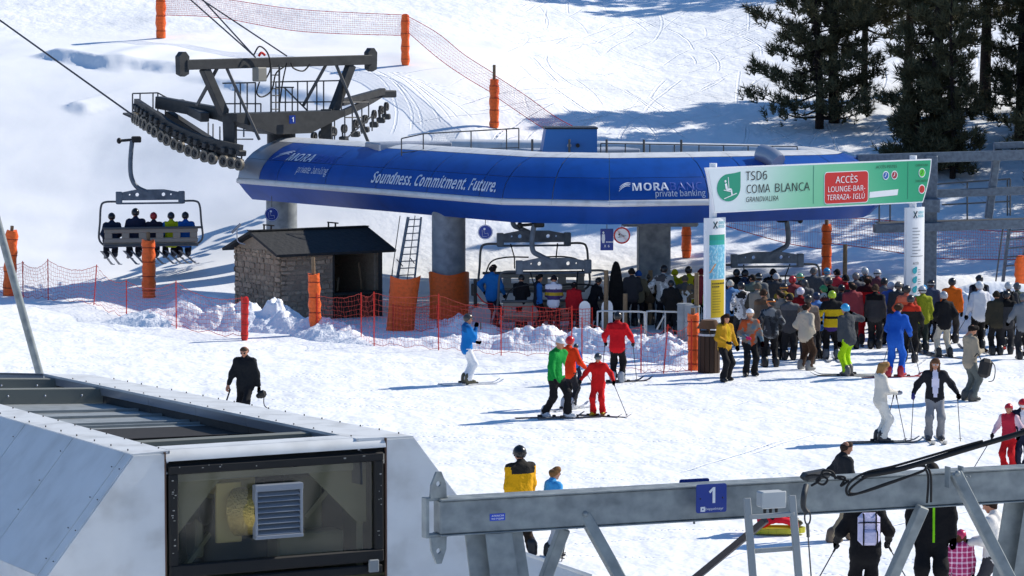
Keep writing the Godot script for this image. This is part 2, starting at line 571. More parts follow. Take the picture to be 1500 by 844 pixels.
func make_gear():
	# helmet: a dome cut higher at the brow, with a rim; origin at the head's centre
	var dome := func(rad: Vector3, cut: Callable, rows: int, seg: int, rim: float) -> MB:
		var m := MB.new()
		var pt := func(i: int, k: int, sc: float) -> Vector3:
			var a := TAU * k / seg
			var e0: float = cut.call(a)
			var e := lerpf(e0, PI / 2, float(i) / rows)
			return Vector3(sin(a) * cos(e) * rad.x, sin(e) * rad.y, -cos(a) * cos(e) * rad.z) * sc + Vector3(0, 0.035, 0.004)
		var c := Vector3(0, 0.035, 0.004)
		for i in rows:
			for k in seg:
				var q := [pt.call(i, k, 1.0), pt.call(i, k + 1, 1.0), pt.call(i + 1, k + 1, 1.0), pt.call(i + 1, k, 1.0)]
				var ns := []
				for p in q: ns.append(((p - c) / (rad * rad)).normalized())
				m.tri(q[0], q[1], q[2], ns[0], ns[1], ns[2]); m.tri(q[0], q[2], q[3], ns[0], ns[2], ns[3])
		for k in seg:
			var a: Vector3 = pt.call(0, k, 1.0)
			var b: Vector3 = pt.call(0, k + 1, 1.0)
			m.quad(a, b, pt.call(0, k + 1, 1.0 - rim), pt.call(0, k, 1.0 - rim), Vector3.DOWN)
		return m
	var cut_h := func(a: float) -> float: return lerpf(-0.72, 0.14, smoothstep(0.25, 0.75, cos(a) * 0.5 + 0.5))
	var hm: MB = dome.call(Vector3(0.108, 0.122, 0.128), cut_h, 7, 20, 0.16)
	for k in 5:      # vents and the ridge along the crown
		hm.bar(Vector3(-0.03 + 0.015 * k, 0.158 - 0.006 * absf(k - 2), -0.03), Vector3(-0.03 + 0.015 * k, 0.157 - 0.006 * absf(k - 2), 0.05), 0.006, 0.008)
	gear.helmet = hm.mesh()
	var cut_b := func(a: float) -> float: return lerpf(-0.5, 0.1, smoothstep(0.3, 0.8, cos(a) * 0.5 + 0.5))
	var bn: MB = dome.call(Vector3(0.096, 0.122, 0.114), cut_b, 7, 18, 0.1)
	for k in 18:     # ribbed cuff
		var a := TAU * k / 18
		var e: float = cut_b.call(a)
		var p := Vector3(sin(a) * cos(e) * 0.098, sin(e) * 0.12 + 0.05, -cos(a) * cos(e) * 0.116 + 0.004)
		bn.ball(p, Vector3(0.02, 0.026, 0.02), 6, 5)
	gear.beanie = bn.mesh()
	var g := MB.new()
	for k in 10:
		var a0 := lerpf(-1.05, 1.05, k / 10.0)
		var a1 := lerpf(-1.05, 1.05, (k + 1) / 10.0)
		var p := func(a: float, y: float, r: float) -> Vector3: return Vector3(sin(a) * 0.088 * r, y, -cos(a) * 0.112 * r + 0.002)
		g.quad(p.call(a0, -0.022, 1.03), p.call(a1, -0.022, 1.03), p.call(a1, 0.046, 1.06), p.call(a0, 0.046, 1.06), Vector3(sin(a0), 0, -cos(a0)))
		g.quad(p.call(a0, 0.046, 1.06), p.call(a1, 0.046, 1.06), p.call(a1, 0.05, 0.85), p.call(a0, 0.05, 0.85), Vector3.UP)
		g.quad(p.call(a0, -0.022, 1.03), p.call(a1, -0.022, 1.03), p.call(a1, -0.026, 0.85), p.call(a0, -0.026, 0.85), Vector3.DOWN)
	for k in 24:
		var a0 = TAU * k / 24.0
		var a1 = TAU * (k + 1) / 24.0
		var q = func(a: float, y: float) -> Vector3: return Vector3(sin(a) * 0.1135, y, -cos(a) * 0.134 + 0.004)
		if absf(wrapf(a0 + 0.13, -PI, PI)) > 0.9: g.quad(q.call(a0, 0.01), q.call(a1, 0.01), q.call(a1, 0.042), q.call(a0, 0.042), Vector3(sin(a0), 0, -cos(a0)))
	gear.goggles = g.mesh()
	var sg := MB.new()
	for s in [-1.0, 1.0]:
		sg.ball(Vector3(0.033 * s, 0.006, -0.094), Vector3(0.026, 0.018, 0.008), 10, 6)
		sg.bar(Vector3(0.055 * s, 0.012, -0.088), Vector3(0.083 * s, 0.008, 0.0), 0.005, 0.007)
	sg.bar(Vector3(-0.012, 0.01, -0.1), Vector3(0.012, 0.01, -0.1), 0.005, 0.006)
	gear.glasses = sg.mesh()
	# hair: short, long and gathered, grown from strands
	for style in ["short", "long"]:
		var b := []
		for s in [-1.0, -0.35, 0.35, 1.0]:
			b.append([Vector3(0.03 * s, 0.085, -0.045), Vector3(0.05 * s, 0.02, 0.06), 0.052, 0.05, 0])
		for s in [-1.0, 1.0]:
			b.append([Vector3(0.058 * s, 0.07, -0.035), Vector3(0.066 * s, 0.0, 0.03), 0.032, 0.03, 0])
			if style == "long":
				b.append([Vector3(0.066 * s, 0.0, 0.02), Vector3(0.085 * s, -0.17, 0.01), 0.042, 0.03, 0])
				b.append([Vector3(0.04 * s, 0.0, 0.06), Vector3(0.05 * s, -0.22, 0.075), 0.05, 0.035, 0])
		b.append([Vector3(0, 0.0, 0.055), Vector3(0, -0.05, 0.06), 0.05, 0.04, 0])
		gear[style] = to_mesh(field_mesh(b, 0.014, 70.0, null, 0.012, 14.0))
	# snow boots' buckles are part of the body; skis and poles are things of their own
	var ski := MB.new()
	var prev := []
	for i in 15:
		var t := i / 14.0
		var z := 0.72 - 1.62 * t
		var w := 0.036 + 0.018 * absf(2 * t - 0.9) ** 1.6
		if t > 0.93: w *= 0.62
		var y := 0.012 + (0.1 * ((t - 0.86) / 0.14) ** 1.8 if t > 0.86 else 0.0)
		var th := 0.016 if t < 0.9 else 0.008
		var row := [Vector3(-w, y - th * 0.5, z), Vector3(-w, y + th * 0.5, z), Vector3(w, y + th * 0.5, z), Vector3(w, y - th * 0.5, z)]
		if prev:
			for k in 4:
				var o: Vector3 = [Vector3.LEFT, Vector3.UP, Vector3.RIGHT, Vector3.DOWN][k]
				ski.quad(prev[k], prev[(k + 1) % 4], row[(k + 1) % 4], row[k], o)
		prev = row
	ski.quad(prev[0], prev[1], prev[2], prev[3], Vector3.FORWARD)
	gear.ski = ski.mesh()
	var bd := MB.new()
	bd.box(Vector3(0, 0.035, -0.19), Vector3(0.062, 0.05, 0.08), Basis(), 0.012)
	bd.box(Vector3(0, 0.04, 0.15), Vector3(0.066, 0.06, 0.1), Basis(), 0.012)
	gear.binding = bd.mesh()
	var pl := MB.new()
	pl.rod(Vector3.ZERO, Vector3(0, -1.12, 0), 0.009, 6)
	pl.ring(Vector3(0, -1.05, 0), 0.012, 0.045, 0.008, Basis(Vector3(1, 0, 0), Vector3(0, 0, -1), Vector3(0, 1, 0)), 12)
	gear.pole = pl.mesh()
	var gr := MB.new()
	gr.tube(PackedVector3Array([Vector3(0, 0.05, 0), Vector3(0, -0.09, 0)]), 0.017, 0.014, 8)
	gear.grip = gr.mesh()
	var bp := MB.new()
	bp.box(Vector3(0, 1.24, 0.25), Vector3(0.3, 0.44, 0.17), Basis(), 0.06)
	bp.box(Vector3(0, 1.14, 0.345), Vector3(0.22, 0.2, 0.07), Basis(), 0.03)
	gear.pack = bp.mesh()
	var cs = MB.new()
	for x in [-0.085, 0.085]:
		cs.tube(smooth_path([Vector3(x, 1.45, 0.26), Vector3(x, 1.43, 0.335), Vector3(x, 1.24, 0.345), Vector3(x * 1.1, 1.22, 0.385), Vector3(x * 1.1, 1.06, 0.385), Vector3(x, 1.03, 0.33)], 16), 0.011, 0.011, 6)
	cs.tube(smooth_path([Vector3(-0.15, 1.33, 0.3), Vector3(-0.1, 1.34, 0.342), Vector3(0.1, 1.34, 0.342), Vector3(0.15, 1.33, 0.3)], 12), 0.009, 0.009, 6)
	cs.tube(smooth_path([Vector3(-0.03, 1.46, 0.2), Vector3(0.0, 1.52, 0.2), Vector3(0.03, 1.46, 0.2)], 8), 0.01, 0.01, 6)
	gear.packstraps = cs.mesh()
	var sp := MB.new()
	for s in [1.0]:
		sp.tube(smooth_path([Vector3(0.11 * s, 1.46, 0.18), Vector3(0.13 * s, 1.53, 0.04), Vector3(0.14 * s, 1.4, -0.15), Vector3(0.15 * s, 1.18, -0.14), Vector3(0.14 * s, 1.04, 0.16)], 12), 0.02, 0.02, 6)
	gear.straps = sp.mesh()

func bend(a: Vector3, c: Vector3, l1: float, l2: float, pole: Vector3) -> Array:
	var v := c - a
	var d := clampf(v.length(), 0.12, (l1 + l2) * 0.998)
	var u := v.normalized()
	var x := (l1 * l1 - l2 * l2 + d * d) / (2 * d)
	var h := sqrt(maxf(l1 * l1 - x * x, 0.0))
	var p := (pole - u * pole.dot(u)).normalized()
	return [a + u * x + p * h, a + u * d]

# poses: hands and feet in metres for a figure 1.75 tall looking along -z; lh is the left hand (-x)
const STAND := {"lh": Vector3(-0.27, 0.86, -0.06), "rh": Vector3(0.27, 0.86, -0.06), "lf": Vector3(-0.11, 0, 0.02), "rf": Vector3(0.11, 0, -0.02), "lean": 0.02}

func pose_of(p: String) -> Dictionary:
	var q := STAND.duplicate()
	match p:
		"walk": q.merge({"lf": Vector3(-0.09, 0, -0.28), "rf": Vector3(0.1, 0.03, 0.25), "lh": Vector3(-0.3, 0.84, 0.05), "rh": Vector3(0.36, 0.86, -0.14), "nod": 0.35}, true)
		"stride": q.merge({"lf": Vector3(-0.1, 0, -0.25), "rf": Vector3(0.12, 0.0, 0.22), "lh": Vector3(-0.3, 0.92, 0.12), "rh": Vector3(0.3, 0.9, -0.2), "lean": 0.1, "nod": 0.2}, true)
		"poles": q.merge({"lh": Vector3(-0.36, 1.0, -0.24), "rh": Vector3(0.36, 1.0, -0.24), "lean": 0.06}, true)
		"wide": q.merge({"lh": Vector3(-0.47, 1.02, -0.16), "rh": Vector3(0.47, 1.02, -0.16), "lf": Vector3(-0.13, 0, 0), "rf": Vector3(0.13, 0, -0.05)}, true)
		"mouth": q.merge({"rh": Vector3(0.05, 1.42, -0.24), "lh": Vector3(-0.12, 1.05, -0.27)}, true)
		"front": q.merge({"lh": Vector3(-0.12, 1.08, -0.33), "rh": Vector3(0.12, 1.08, -0.33), "nod": 0.35}, true)
		"phone": q.merge({"lh": Vector3(-0.06, 1.12, -0.3), "rh": Vector3(0.1, 1.16, -0.3), "nod": 0.6, "lf": Vector3(-0.1, 0, 0.05)}, true)
		"wave": q.merge({"rh": Vector3(0.33, 1.5, -0.22), "lean": 0.16, "lf": Vector3(-0.16, 0, 0.1), "rf": Vector3(0.14, 0, -0.12)}, true)
		"hips": q.merge({"lh": Vector3(-0.22, 1.0, -0.12), "rh": Vector3(0.22, 1.0, -0.1), "lf": Vector3(-0.16, 0, 0), "rf": Vector3(0.16, 0, 0.03)}, true)
		"shift": q.merge({"lf": Vector3(-0.13, 0, 0.06), "rf": Vector3(0.15, 0, -0.1), "lh": Vector3(-0.28, 0.92, -0.14), "rh": Vector3(0.2, 1.05, -0.24), "hip": Vector3(0.03, 0, 0)}, true)
		"lean": q.merge({"lean": 0.3, "nod": 0.2, "lh": Vector3(-0.24, 0.95, -0.42), "rh": Vector3(0.24, 0.95, -0.42), "lf": Vector3(-0.12, 0, 0.1), "rf": Vector3(0.12, 0, -0.1)}, true)
		"tall": q.merge({"lh": Vector3(-0.3, 1.02, -0.02), "rh": Vector3(0.3, 0.95, -0.16), "lf": Vector3(-0.15, 0, 0.0), "rf": Vector3(0.13, 0, 0.05)}, true)
		"sit": q.merge({"hip": Vector3(0, -0.42, 0.0), "lf": Vector3(-0.12, 0.02, -0.5), "rf": Vector3(0.12, 0.05, -0.46), "lh": Vector3(-0.2, 0.62, -0.35), "rh": Vector3(0.2, 0.62, -0.35)}, true)
		"sled": q.merge({"hip": Vector3(0, -0.72, 0.0), "lf": Vector3(-0.13, -0.02, -0.72), "rf": Vector3(0.13, 0.02, -0.76), "lh": Vector3(-0.3, 0.3, -0.1), "rh": Vector3(0.3, 0.32, -0.15), "lean": -0.1}, true)
		"step": q.merge({"lf": Vector3(-0.1, 0.0, -0.12), "rf": Vector3(0.1, 0.02, 0.2), "rh": Vector3(0.3, 0.9, -0.2), "lh": Vector3(-0.26, 0.85, 0.02)}, true)
	return q

func body_of(pose: String, pattern: String, cell: float, bulk: float) -> Array:
	var key := "%s|%s|%.3f|%.2f" % [pose, pattern, cell, bulk]
	if body_cache.has(key): return body_cache[key]
	var q := pose_of(pose)
	var hip: Vector3 = Vector3(0, 0.93, 0) + q.get("hip", Vector3.ZERO)
	var lean: float = q.lean
	var up := Vector3(0, cos(lean), -sin(lean))
	var chest := hip + up * 0.4
	var neck := hip + up * 0.56 + Vector3(0, 0, -0.01)
	var fwd := Vector3(0, -sin(lean), -cos(lean))
	var b := []
	for s in [-1.0, 1.0]:
		b.append([hip + Vector3(0.065 * s, 0.03, 0.0), chest + Vector3(0.085 * s, -0.02, 0.0), 0.108 * bulk, 0.112 * bulk, JACKET])
		b.append([hip + Vector3(0.07 * s, -0.06, 0.0), hip + Vector3(0.07 * s, 0.08, 0), 0.118 * bulk, 0.105 * bulk, JACKET])
		b.append([chest + Vector3(0.06 * s, 0.02, 0), neck + Vector3(0.165 * s, -0.065, 0.005), 0.085, 0.066, JACKET])
		var hp := hip + Vector3(0.09 * s, -0.05, 0)
		var ft: Vector3 = (q.lf if s < 0 else q.rf) + Vector3(0, 0.1, 0)
		var kn := bend(hp, ft, 0.42, 0.44, Vector3(0.12 * s, 0, -1))
		b.append([hp, kn[0], 0.098 * bulk, 0.078, PANTS])
		b.append([kn[0], kn[1].lerp(kn[0], 0.12), 0.076, 0.082, PANTS])
		var yaw := Vector3(0.05 * s, 0, -0.17)
		if pose == "sit": yaw = Vector3(0.03 * s, -0.07, -0.16)
		if pose == "sled": yaw = Vector3(0.03 * s, 0.1, -0.1)
		b.append([kn[1] + Vector3(0, 0.09, 0.015), kn[1] + Vector3(0, -0.045, 0.03), 0.066, 0.056, BOOTS])
		b.append([kn[1] + Vector3(0, -0.045, 0.035), kn[1] + Vector3(0, -0.05, 0) + yaw * 0.9, 0.05, 0.044, BOOTS])
		var sh := neck + Vector3(0.19 * s, -0.075, 0.005)
		var hd: Vector3 = (q.lh if s < 0 else q.rh) + Vector3(0, q.get("hip", Vector3.ZERO).y * 0.0, 0)
		var el := bend(sh, hd, 0.29, 0.265, Vector3(0.5 * s, -0.5, 0.7))
		b.append([sh, el[0], 0.076 * bulk, 0.064, JACKET])
		b.append([el[0], el[1].lerp(el[0], 0.08), 0.063, 0.05, JACKET])
		q["el%d" % int(s)] = el
	b.append([neck + Vector3(0, -0.02, 0.03), neck + Vector3(0, 0.035, 0.02), 0.075, 0.066, JACKET])       # collar
	b.append([neck + Vector3(-0.05, -0.03, 0.085), neck + Vector3(0.05, -0.03, 0.085), 0.05, 0.05, JACKET])  # hood
	var rel := func(p: Vector3) -> float: return (p - hip).dot(up)
	var side := func(p: Vector3) -> float: return (p - hip).dot(fwd)
	var region := func(r: int, p: Vector3) -> int:
		if r != JACKET: 
			if pattern == "plaid" and r == PANTS: return r
			return r
		var y: float = rel.call(p)
		match pattern:
			"yoke": return ACCENT if (y > 0.4 and absf(p.x) < 0.22) or y > 0.52 else r
			"bands": return ACCENT if (y > 0.36 or (y > 0.13 and y < 0.19)) else (SECOND if y < -0.1 else r)
			"stripes": return SECOND if y > 0.42 or (y > 0.0 and y < 0.08) else (ACCENT if (y > 0.2 and y < 0.3) else (r if y > 0.3 or y > 0.08 else SECOND))
			"patch": return ACCENT if p.x < -0.02 and side.call(p) > -0.02 and y > 0.02 and y < 0.3 and absf(p.x) < 0.2 and y < 0.34 + p.x else r
			"open": return ACCENT if absf(p.x) < 0.03 + 0.045 * sin(clampf(y * 5.0, 0, PI)) and side.call(p) > 0.03 and y > 0.0 else r
			"zip": return ACCENT if absf(p.x + 0.02) < 0.016 and side.call(p) > 0.03 else r
			"collar": return ACCENT if y > 0.43 else r
			"sleeve": return ACCENT if absf(p.x) > 0.19 else r
			"plaid":
				var fx := fposmod(p.x + p.z * 0.3, 0.11) < 0.03
				var fy := fposmod(p.y, 0.11) < 0.03
				return SECOND if fx and fy else (ACCENT if fx or fy else r)
			"mottle": 
				var v := rough.get_noise_3dv(p * 60.0)
				return ACCENT if v > 0.12 else (SECOND if v < -0.2 else r)
		return r
	var parts := field_mesh(b, cell, 34.0, region, 0.014, 7.0)
	for s in [-1.0, 1.0]:
		var el: Array = q["el%d" % int(s)]
		var y: Vector3 = (el[0] - el[1]).normalized()
		var z := Vector3.FORWARD
		if pose in ["poles", "wide", "stride"]: z = Vector3(0, 1, -0.4).normalized()
		z = (z - y * z.dot(y)).normalized()
		var x := y.cross(z)
		if x.x * s > 0: x = -x
		var bs := Basis(x, y, z) * 1.12
		join_parts(parts, hand_parts, Transform3D(bs, el[1]), GLOVE)
	var nod: float = q.get("nod", 0.05)
	var ht := Transform3D(Basis(Vector3(1, 0, 0), -nod - lean * 0.4), neck + up * 0.14 + Vector3(0, 0, -0.015 - 0.06 * sin(nod)))
	join_parts(parts, head_parts, ht)
	body_cache[key] = [to_mesh(parts), ht, q["el-1"][1], q["el1"][1], q]
	return body_cache[key]

# who: px, top (row of the head's top), H, label, and any of pose, face, j, p, b, a, s, hat, hatc, hair, gog, glasses, skin, glove, pack, skis, poles, group, at
func person(px: float, top: float, tall: float, label: String, w := {}) -> Node3D:
	var d: float = w.get("d", 0.0)
	var pos: Vector3
	if w.has("at"):
		pos = w.at
	else:
		if d == 0.0:
			d = 90.0
			for k in 6:
				var x := (px - 750.0) / FOCAL * d
				d = FOCAL * (EYE - tall - ground(x, -d) - (0.015 if w.has("skis") else 0.0)) / (top - 8.0)
		pos = on(px, d)
		if w.has("skis"): pos.y += 0.018
	var o := thing("person", label, "person", pos, deg_to_rad(w.get("face", 0.0)), w.get("group", ""))
	var pose: String = w.get("pose", "stand")
	var body := body_of(pose, w.get("pat", ""), w.get("cell", 0.026), w.get("bulk", 1.0))
	var hat: String = w.get("hat", "helmet")
	var sc: float = tall / (1.82 if hat in ["helmet", "beanie"] else 1.76)
	if w.has("sc"): sc = w.sc
	o.scale = Vector3.ONE * sc
	var m := obj("body", body[0], null, o)
	var jc: Color = w.get("j", Color(0.1, 0.1, 0.11))
	var skin: Color = w.get("skin", Color(0.72, 0.5, 0.39))
	var cols := {JACKET: cloth(jc), PANTS: cloth(w.get("p", Color(0.09, 0.09, 0.1))), BOOTS: gloss(w.get("b", Color(0.1, 0.1, 0.11)), 0.4), SKIN: gloss(skin, 0.55), ACCENT: cloth(w.get("a", jc)), GLOVE: cloth(w.get("glove", Color(0.08, 0.08, 0.09))) if w.get("glove", 1) is Color or not w.has("bare") else gloss(skin, 0.55), SECOND: cloth(w.get("s", jc)), DARK: gloss(Color(0.07, 0.05, 0.04), 0.4), LIPS: gloss(Color(0.6, 0.32, 0.28), 0.5)}
	var keys: Array = body[0].get_meta("regions")
	for i in keys.size(): m.set_surface_override_material(i, cols[keys[i]])
	var ht: Transform3D = body[1]
	if w.has("turn"): ht.basis = ht.basis * Basis(Vector3.UP, deg_to_rad(w.turn))
	var hc: Color = w.get("hatc", Color(0.07, 0.07, 0.08))
	var hairc: Color = w.get("hair", Color(0.09, 0.06, 0.04))
	if hat in ["helmet", "beanie"]:
		var h := obj(hat, gear[hat], gloss(hc, 0.28) if hat == "helmet" else cloth(hc), o)
		h.transform = ht
		if w.has("hair"): obj("hair", gear.long, cloth(hairc), o).transform = ht.scaled_local(Vector3(0.94, 0.9, 0.94))
	elif hat in ["short", "long"]:
		obj("hair", gear[hat], cloth(hairc), o).transform = ht
	elif hat == "bald":
		obj("hair", gear.short, cloth(hairc), o).transform = ht.translated_local(Vector3(0, -0.014, 0.012)).scaled_local(Vector3(0.86, 0.9, 0.9))
	elif hat == "bun":
		var h := obj("hair", gear.short, cloth(hairc), o)
		h.transform = ht
		var bb := MB.new(); bb.ball(Vector3(0, 0.05, 0.13), Vector3(0.05, 0.05, 0.045), 10, 7)
		obj("hair_bun", bb, cloth(hairc), o).transform = ht
	if w.has("gog"): obj("goggles", gear.goggles, gloss(w.gog, 0.15), o).transform = ht.translated_local(Vector3(0, 0.045 if w.has("up") else 0.0, 0))
	if w.has("glasses"): obj("sunglasses", gear.glasses, gloss(w.glasses, 0.15), o).transform = ht
	if w.has("pack"):
		var bp := thing("backpack", "%s backpack worn by the %s" % [w.packname, w.short], "backpack", pos, o.rotation.y)
		bp.scale = o.scale
		obj("bag", gear.pack, cloth(w.pack), bp)
		obj("compression_straps", gear.packstraps, cloth(Color(0.08, 0.08, 0.1)), bp)
		obj("shoulder_strap", gear.straps, cloth(Color(0.06, 0.06, 0.07)), bp)
		obj("shoulder_strap", gear.straps, cloth(Color(0.06, 0.06, 0.07)), bp).position.x = -0.25
	if w.has("skis"):
		for s in [-1.0, 1.0]:
			var f: Vector3 = (body[4].lf if s < 0 else body[4].rf) * sc
			var sk := thing("ski", "%s ski under the boot of the %s" % ["left" if s < 0 else "right", w.short], "ski", pos + Basis(Vector3.UP, o.rotation.y) * Vector3(f.x, 0, f.z - 0.03), o.rotation.y + deg_to_rad(w.get("skiturn", 0.0)))
			sk.position.y -= 0.012
			sk.scale = Vector3.ONE * clampf(sc, 0.7, 1.0)
			obj("blade", gear.ski, gloss(w.skis, 0.3), sk)
			obj("binding", gear.binding, gloss(Color(0.12, 0.12, 0.13), 0.4), sk)
	if w.has("poles"):
		for s in w.get("which", [-1, 1]):
			var h: Vector3 = Transform3D(Basis(Vector3.UP, o.rotation.y) * sc, pos) * (body[2 if s < 0 else 3] + Vector3(0, -0.075, 0))
			var pt := thing("ski_pole", "%s ski pole held by the %s" % ["left" if s < 0 else "right", w.short], "ski pole", h)
			var tip: Vector3 = h + Basis(Vector3.UP, o.rotation.y) * (w.poles as Vector3) * Vector3(float(s), 1, 1)
			tip.y = pos.y if (w.poles as Vector3).y == 0.0 else tip.y
			var y := (h - tip).normalized()
			var x := y.cross(Vector3(0.02, 0, 1)).normalized()
			pt.basis = Basis(x, y, x.cross(y))
			pt.scale = Vector3(1, h.distance_to(tip) / 1.12, 1)
			obj("shaft", gear.pole, gloss(Color(0.16, 0.16, 0.18), 0.35), pt)
			obj("grip", gear.grip, gloss(Color(0.06, 0.06, 0.06), 0.6), pt)
	return o

# ---------------------------------------------------------------- setting
func make_materials():
	M.cloth_bump = bump_tex(0.03, 5.0, 128, 3, 11)
	M.steel_noise = noise_tex(0.02, [[0.0, 0.45, 1.0], [Color(0.42, 0.45, 0.48), Color(0.52, 0.55, 0.58), Color(0.62, 0.65, 0.67)]], 256, 5, 4)
	M.dirt_noise = noise_tex(0.02, [[0.0, 0.5, 1.0], [Color(0.85, 0.845, 0.835), Color(0.97, 0.97, 0.97), Color(1, 1, 1)]], 256, 5, 9)
	M.steel = textured(paint(Color(0.96, 0.96, 0.92), 0.5, 0.12), M.steel_noise, bump_tex(0.05, 1.0, 128, 3, 5), 0.9, false, 0.3)
	M.dark_steel = textured(paint(Color(0.44, 0.43, 0.42), 0.6, 0.2), M.steel_noise, null, 0.6, false)
	M.frame_steel = textured(paint(Color(0.68, 0.73, 0.78), 0.45, 0.15), M.steel_noise, null, 1.1, false)
	M.deck = textured(paint(Color(0.6, 0.62, 0.62), 0.5, 0.1), M.dirt_noise, null, 0.7, false)
	M.chair_steel = textured(paint(Color(0.72, 0.75, 0.79), 0.55, 0.15), M.steel_noise, null, 0.6, false)
	M.rail_steel = paint(Color(0.36, 0.36, 0.36), 0.55, 0.3)
	M.column = textured(paint(Color(1.0, 1.0, 1.0), 0.6, 0.0), M.steel_noise, null, 0.5, false)
	M.white_sheet = textured(paint(Color(0.86, 0.87, 0.87), 0.42, 0.0), M.dirt_noise, bump_tex(0.012, 0.8, 128, 3, 8), 0.35, false, 0.5)
	M.canopy_white = textured(paint(Color(0.86, 0.87, 0.88), 0.4), M.dirt_noise, null, 0.4, false)
	M.canopy_blue = textured(paint(Color(0.04, 0.29, 0.63), 0.34), M.dirt_noise, null, 0.3, false)
	M.canopy_skirt = textured(paint(Color(0.06, 0.28, 0.63), 0.45), M.dirt_noise, null, 0.3, false)
	M.silver = paint(Color(0.66, 0.68, 0.72), 0.32, 0.55)
	M.orange_pad = textured(paint(Color(1.0, 0.42, 0.12), 0.55), M.dirt_noise, bump_tex(0.03, 4.0, 128, 3, 15), 1.6, false, 0.8)
	M.red_pad = textured(paint(Color(0.82, 0.08, 0.04), 0.55), M.dirt_noise, M.cloth_bump, 1.6, false, 0.8)
	M.net = paint(Color(0.8, 0.14, 0.08), 0.7)
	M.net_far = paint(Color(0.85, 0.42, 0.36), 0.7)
	M.net_pale = paint(Color(0.82, 0.3, 0.24), 0.7)
	M.wood = textured(paint(Color(0.5, 0.42, 0.32), 0.8), M.dirt_noise, bump_tex(0.06, 3.0, 128, 3, 16), 2.0, false, 0.7)
	M.rubber = paint(Color(0.035, 0.035, 0.037), 0.7)
	M.black = paint(Color(0.05, 0.05, 0.055), 0.6)
	M.sign_blue = paint(Color(0.03, 0.2, 0.55), 0.35)
	M.sign_white = paint(Color(0.9, 0.91, 0.92), 0.4)
	M.snow = paint(Color(0.96, 0.965, 0.97), 0.75, 0.0, 0.3)
	M.heap = textured(paint(Color(0.94, 0.95, 0.965), 0.75, 0.0, 0.3), null, bump_tex(0.035, 6.0, 256, 5, 21), 1.3, true, 0.9)
	M.bark = textured(paint(Color(0.16, 0.11, 0.08), 0.9), M.dirt_noise, bump_tex(0.05, 6.0, 128, 4, 22), 1.2, false, 1.0)

func make_profiles():
	var raw := [
		[[80, 0], [98, 0], [106, 0.1], [112, 0.6], [118, 2.2], [125, 4.9], [131, 7.0], [140, 8.2], [150, 9.5], [170, 12.4], [220, 20], [420, 60], [600, 90]],
		[[80, 0], [98, 0], [106, 0.1], [112, 0.6], [118, 2.2], [125, 4.9], [131, 7.0], [140, 8.2], [150, 9.5], [170, 12.4], [220, 20], [420, 60], [600, 90]],
		[[80, 0], [101, 0], [105, 0.1], [110, 0.9], [118, 3.6], [124, 5.6], [130, 7.1], [140, 8.1], [150, 9.1], [170, 11.6], [220, 18.5], [420, 55], [600, 85]],
		[[80, 0], [99, 0], [104, 0.7], [108, 1.35], [112, 1.9], [118, 3.4], [124, 4.9], [132, 5.8], [142, 7.0], [160, 9.6], [220, 18], [420, 55], [600, 85]],
		[[80, 0], [97, 0.05], [104, 1.2], [110, 1.85], [115, 3.0], [119, 4.2], [125, 5.1], [142, 7.5], [160, 10.2], [220, 19], [420, 55], [600, 85]],
		[[80, 0], [97, 0.05], [104, 1.3], [110, 2.2], [115, 3.4], [119, 4.6], [125, 5.8], [142, 8.5], [160, 11.2], [220, 20], [420, 55], [600, 85]]]
	for r in raw:
		var p := PackedFloat32Array(); p.resize(1041)
		for k in 1041:
			var d := 80.0 + k * 0.5
			var i := 0
			while i < r.size() - 2 and d > r[i + 1][0]: i += 1
			p[k] = lerpf(r[i][1], r[i + 1][1], clampf((d - r[i][0]) / float(r[i + 1][0] - r[i][0]), 0, 1))
		for pass_ in 2:
			var q := p.duplicate()
			for k in range(5, 1036):
				var s := 0.0
				for e in range(-4, 5): s += p[k + e]
				q[k] = s / 9.0
			p = q
		profile.append(p)

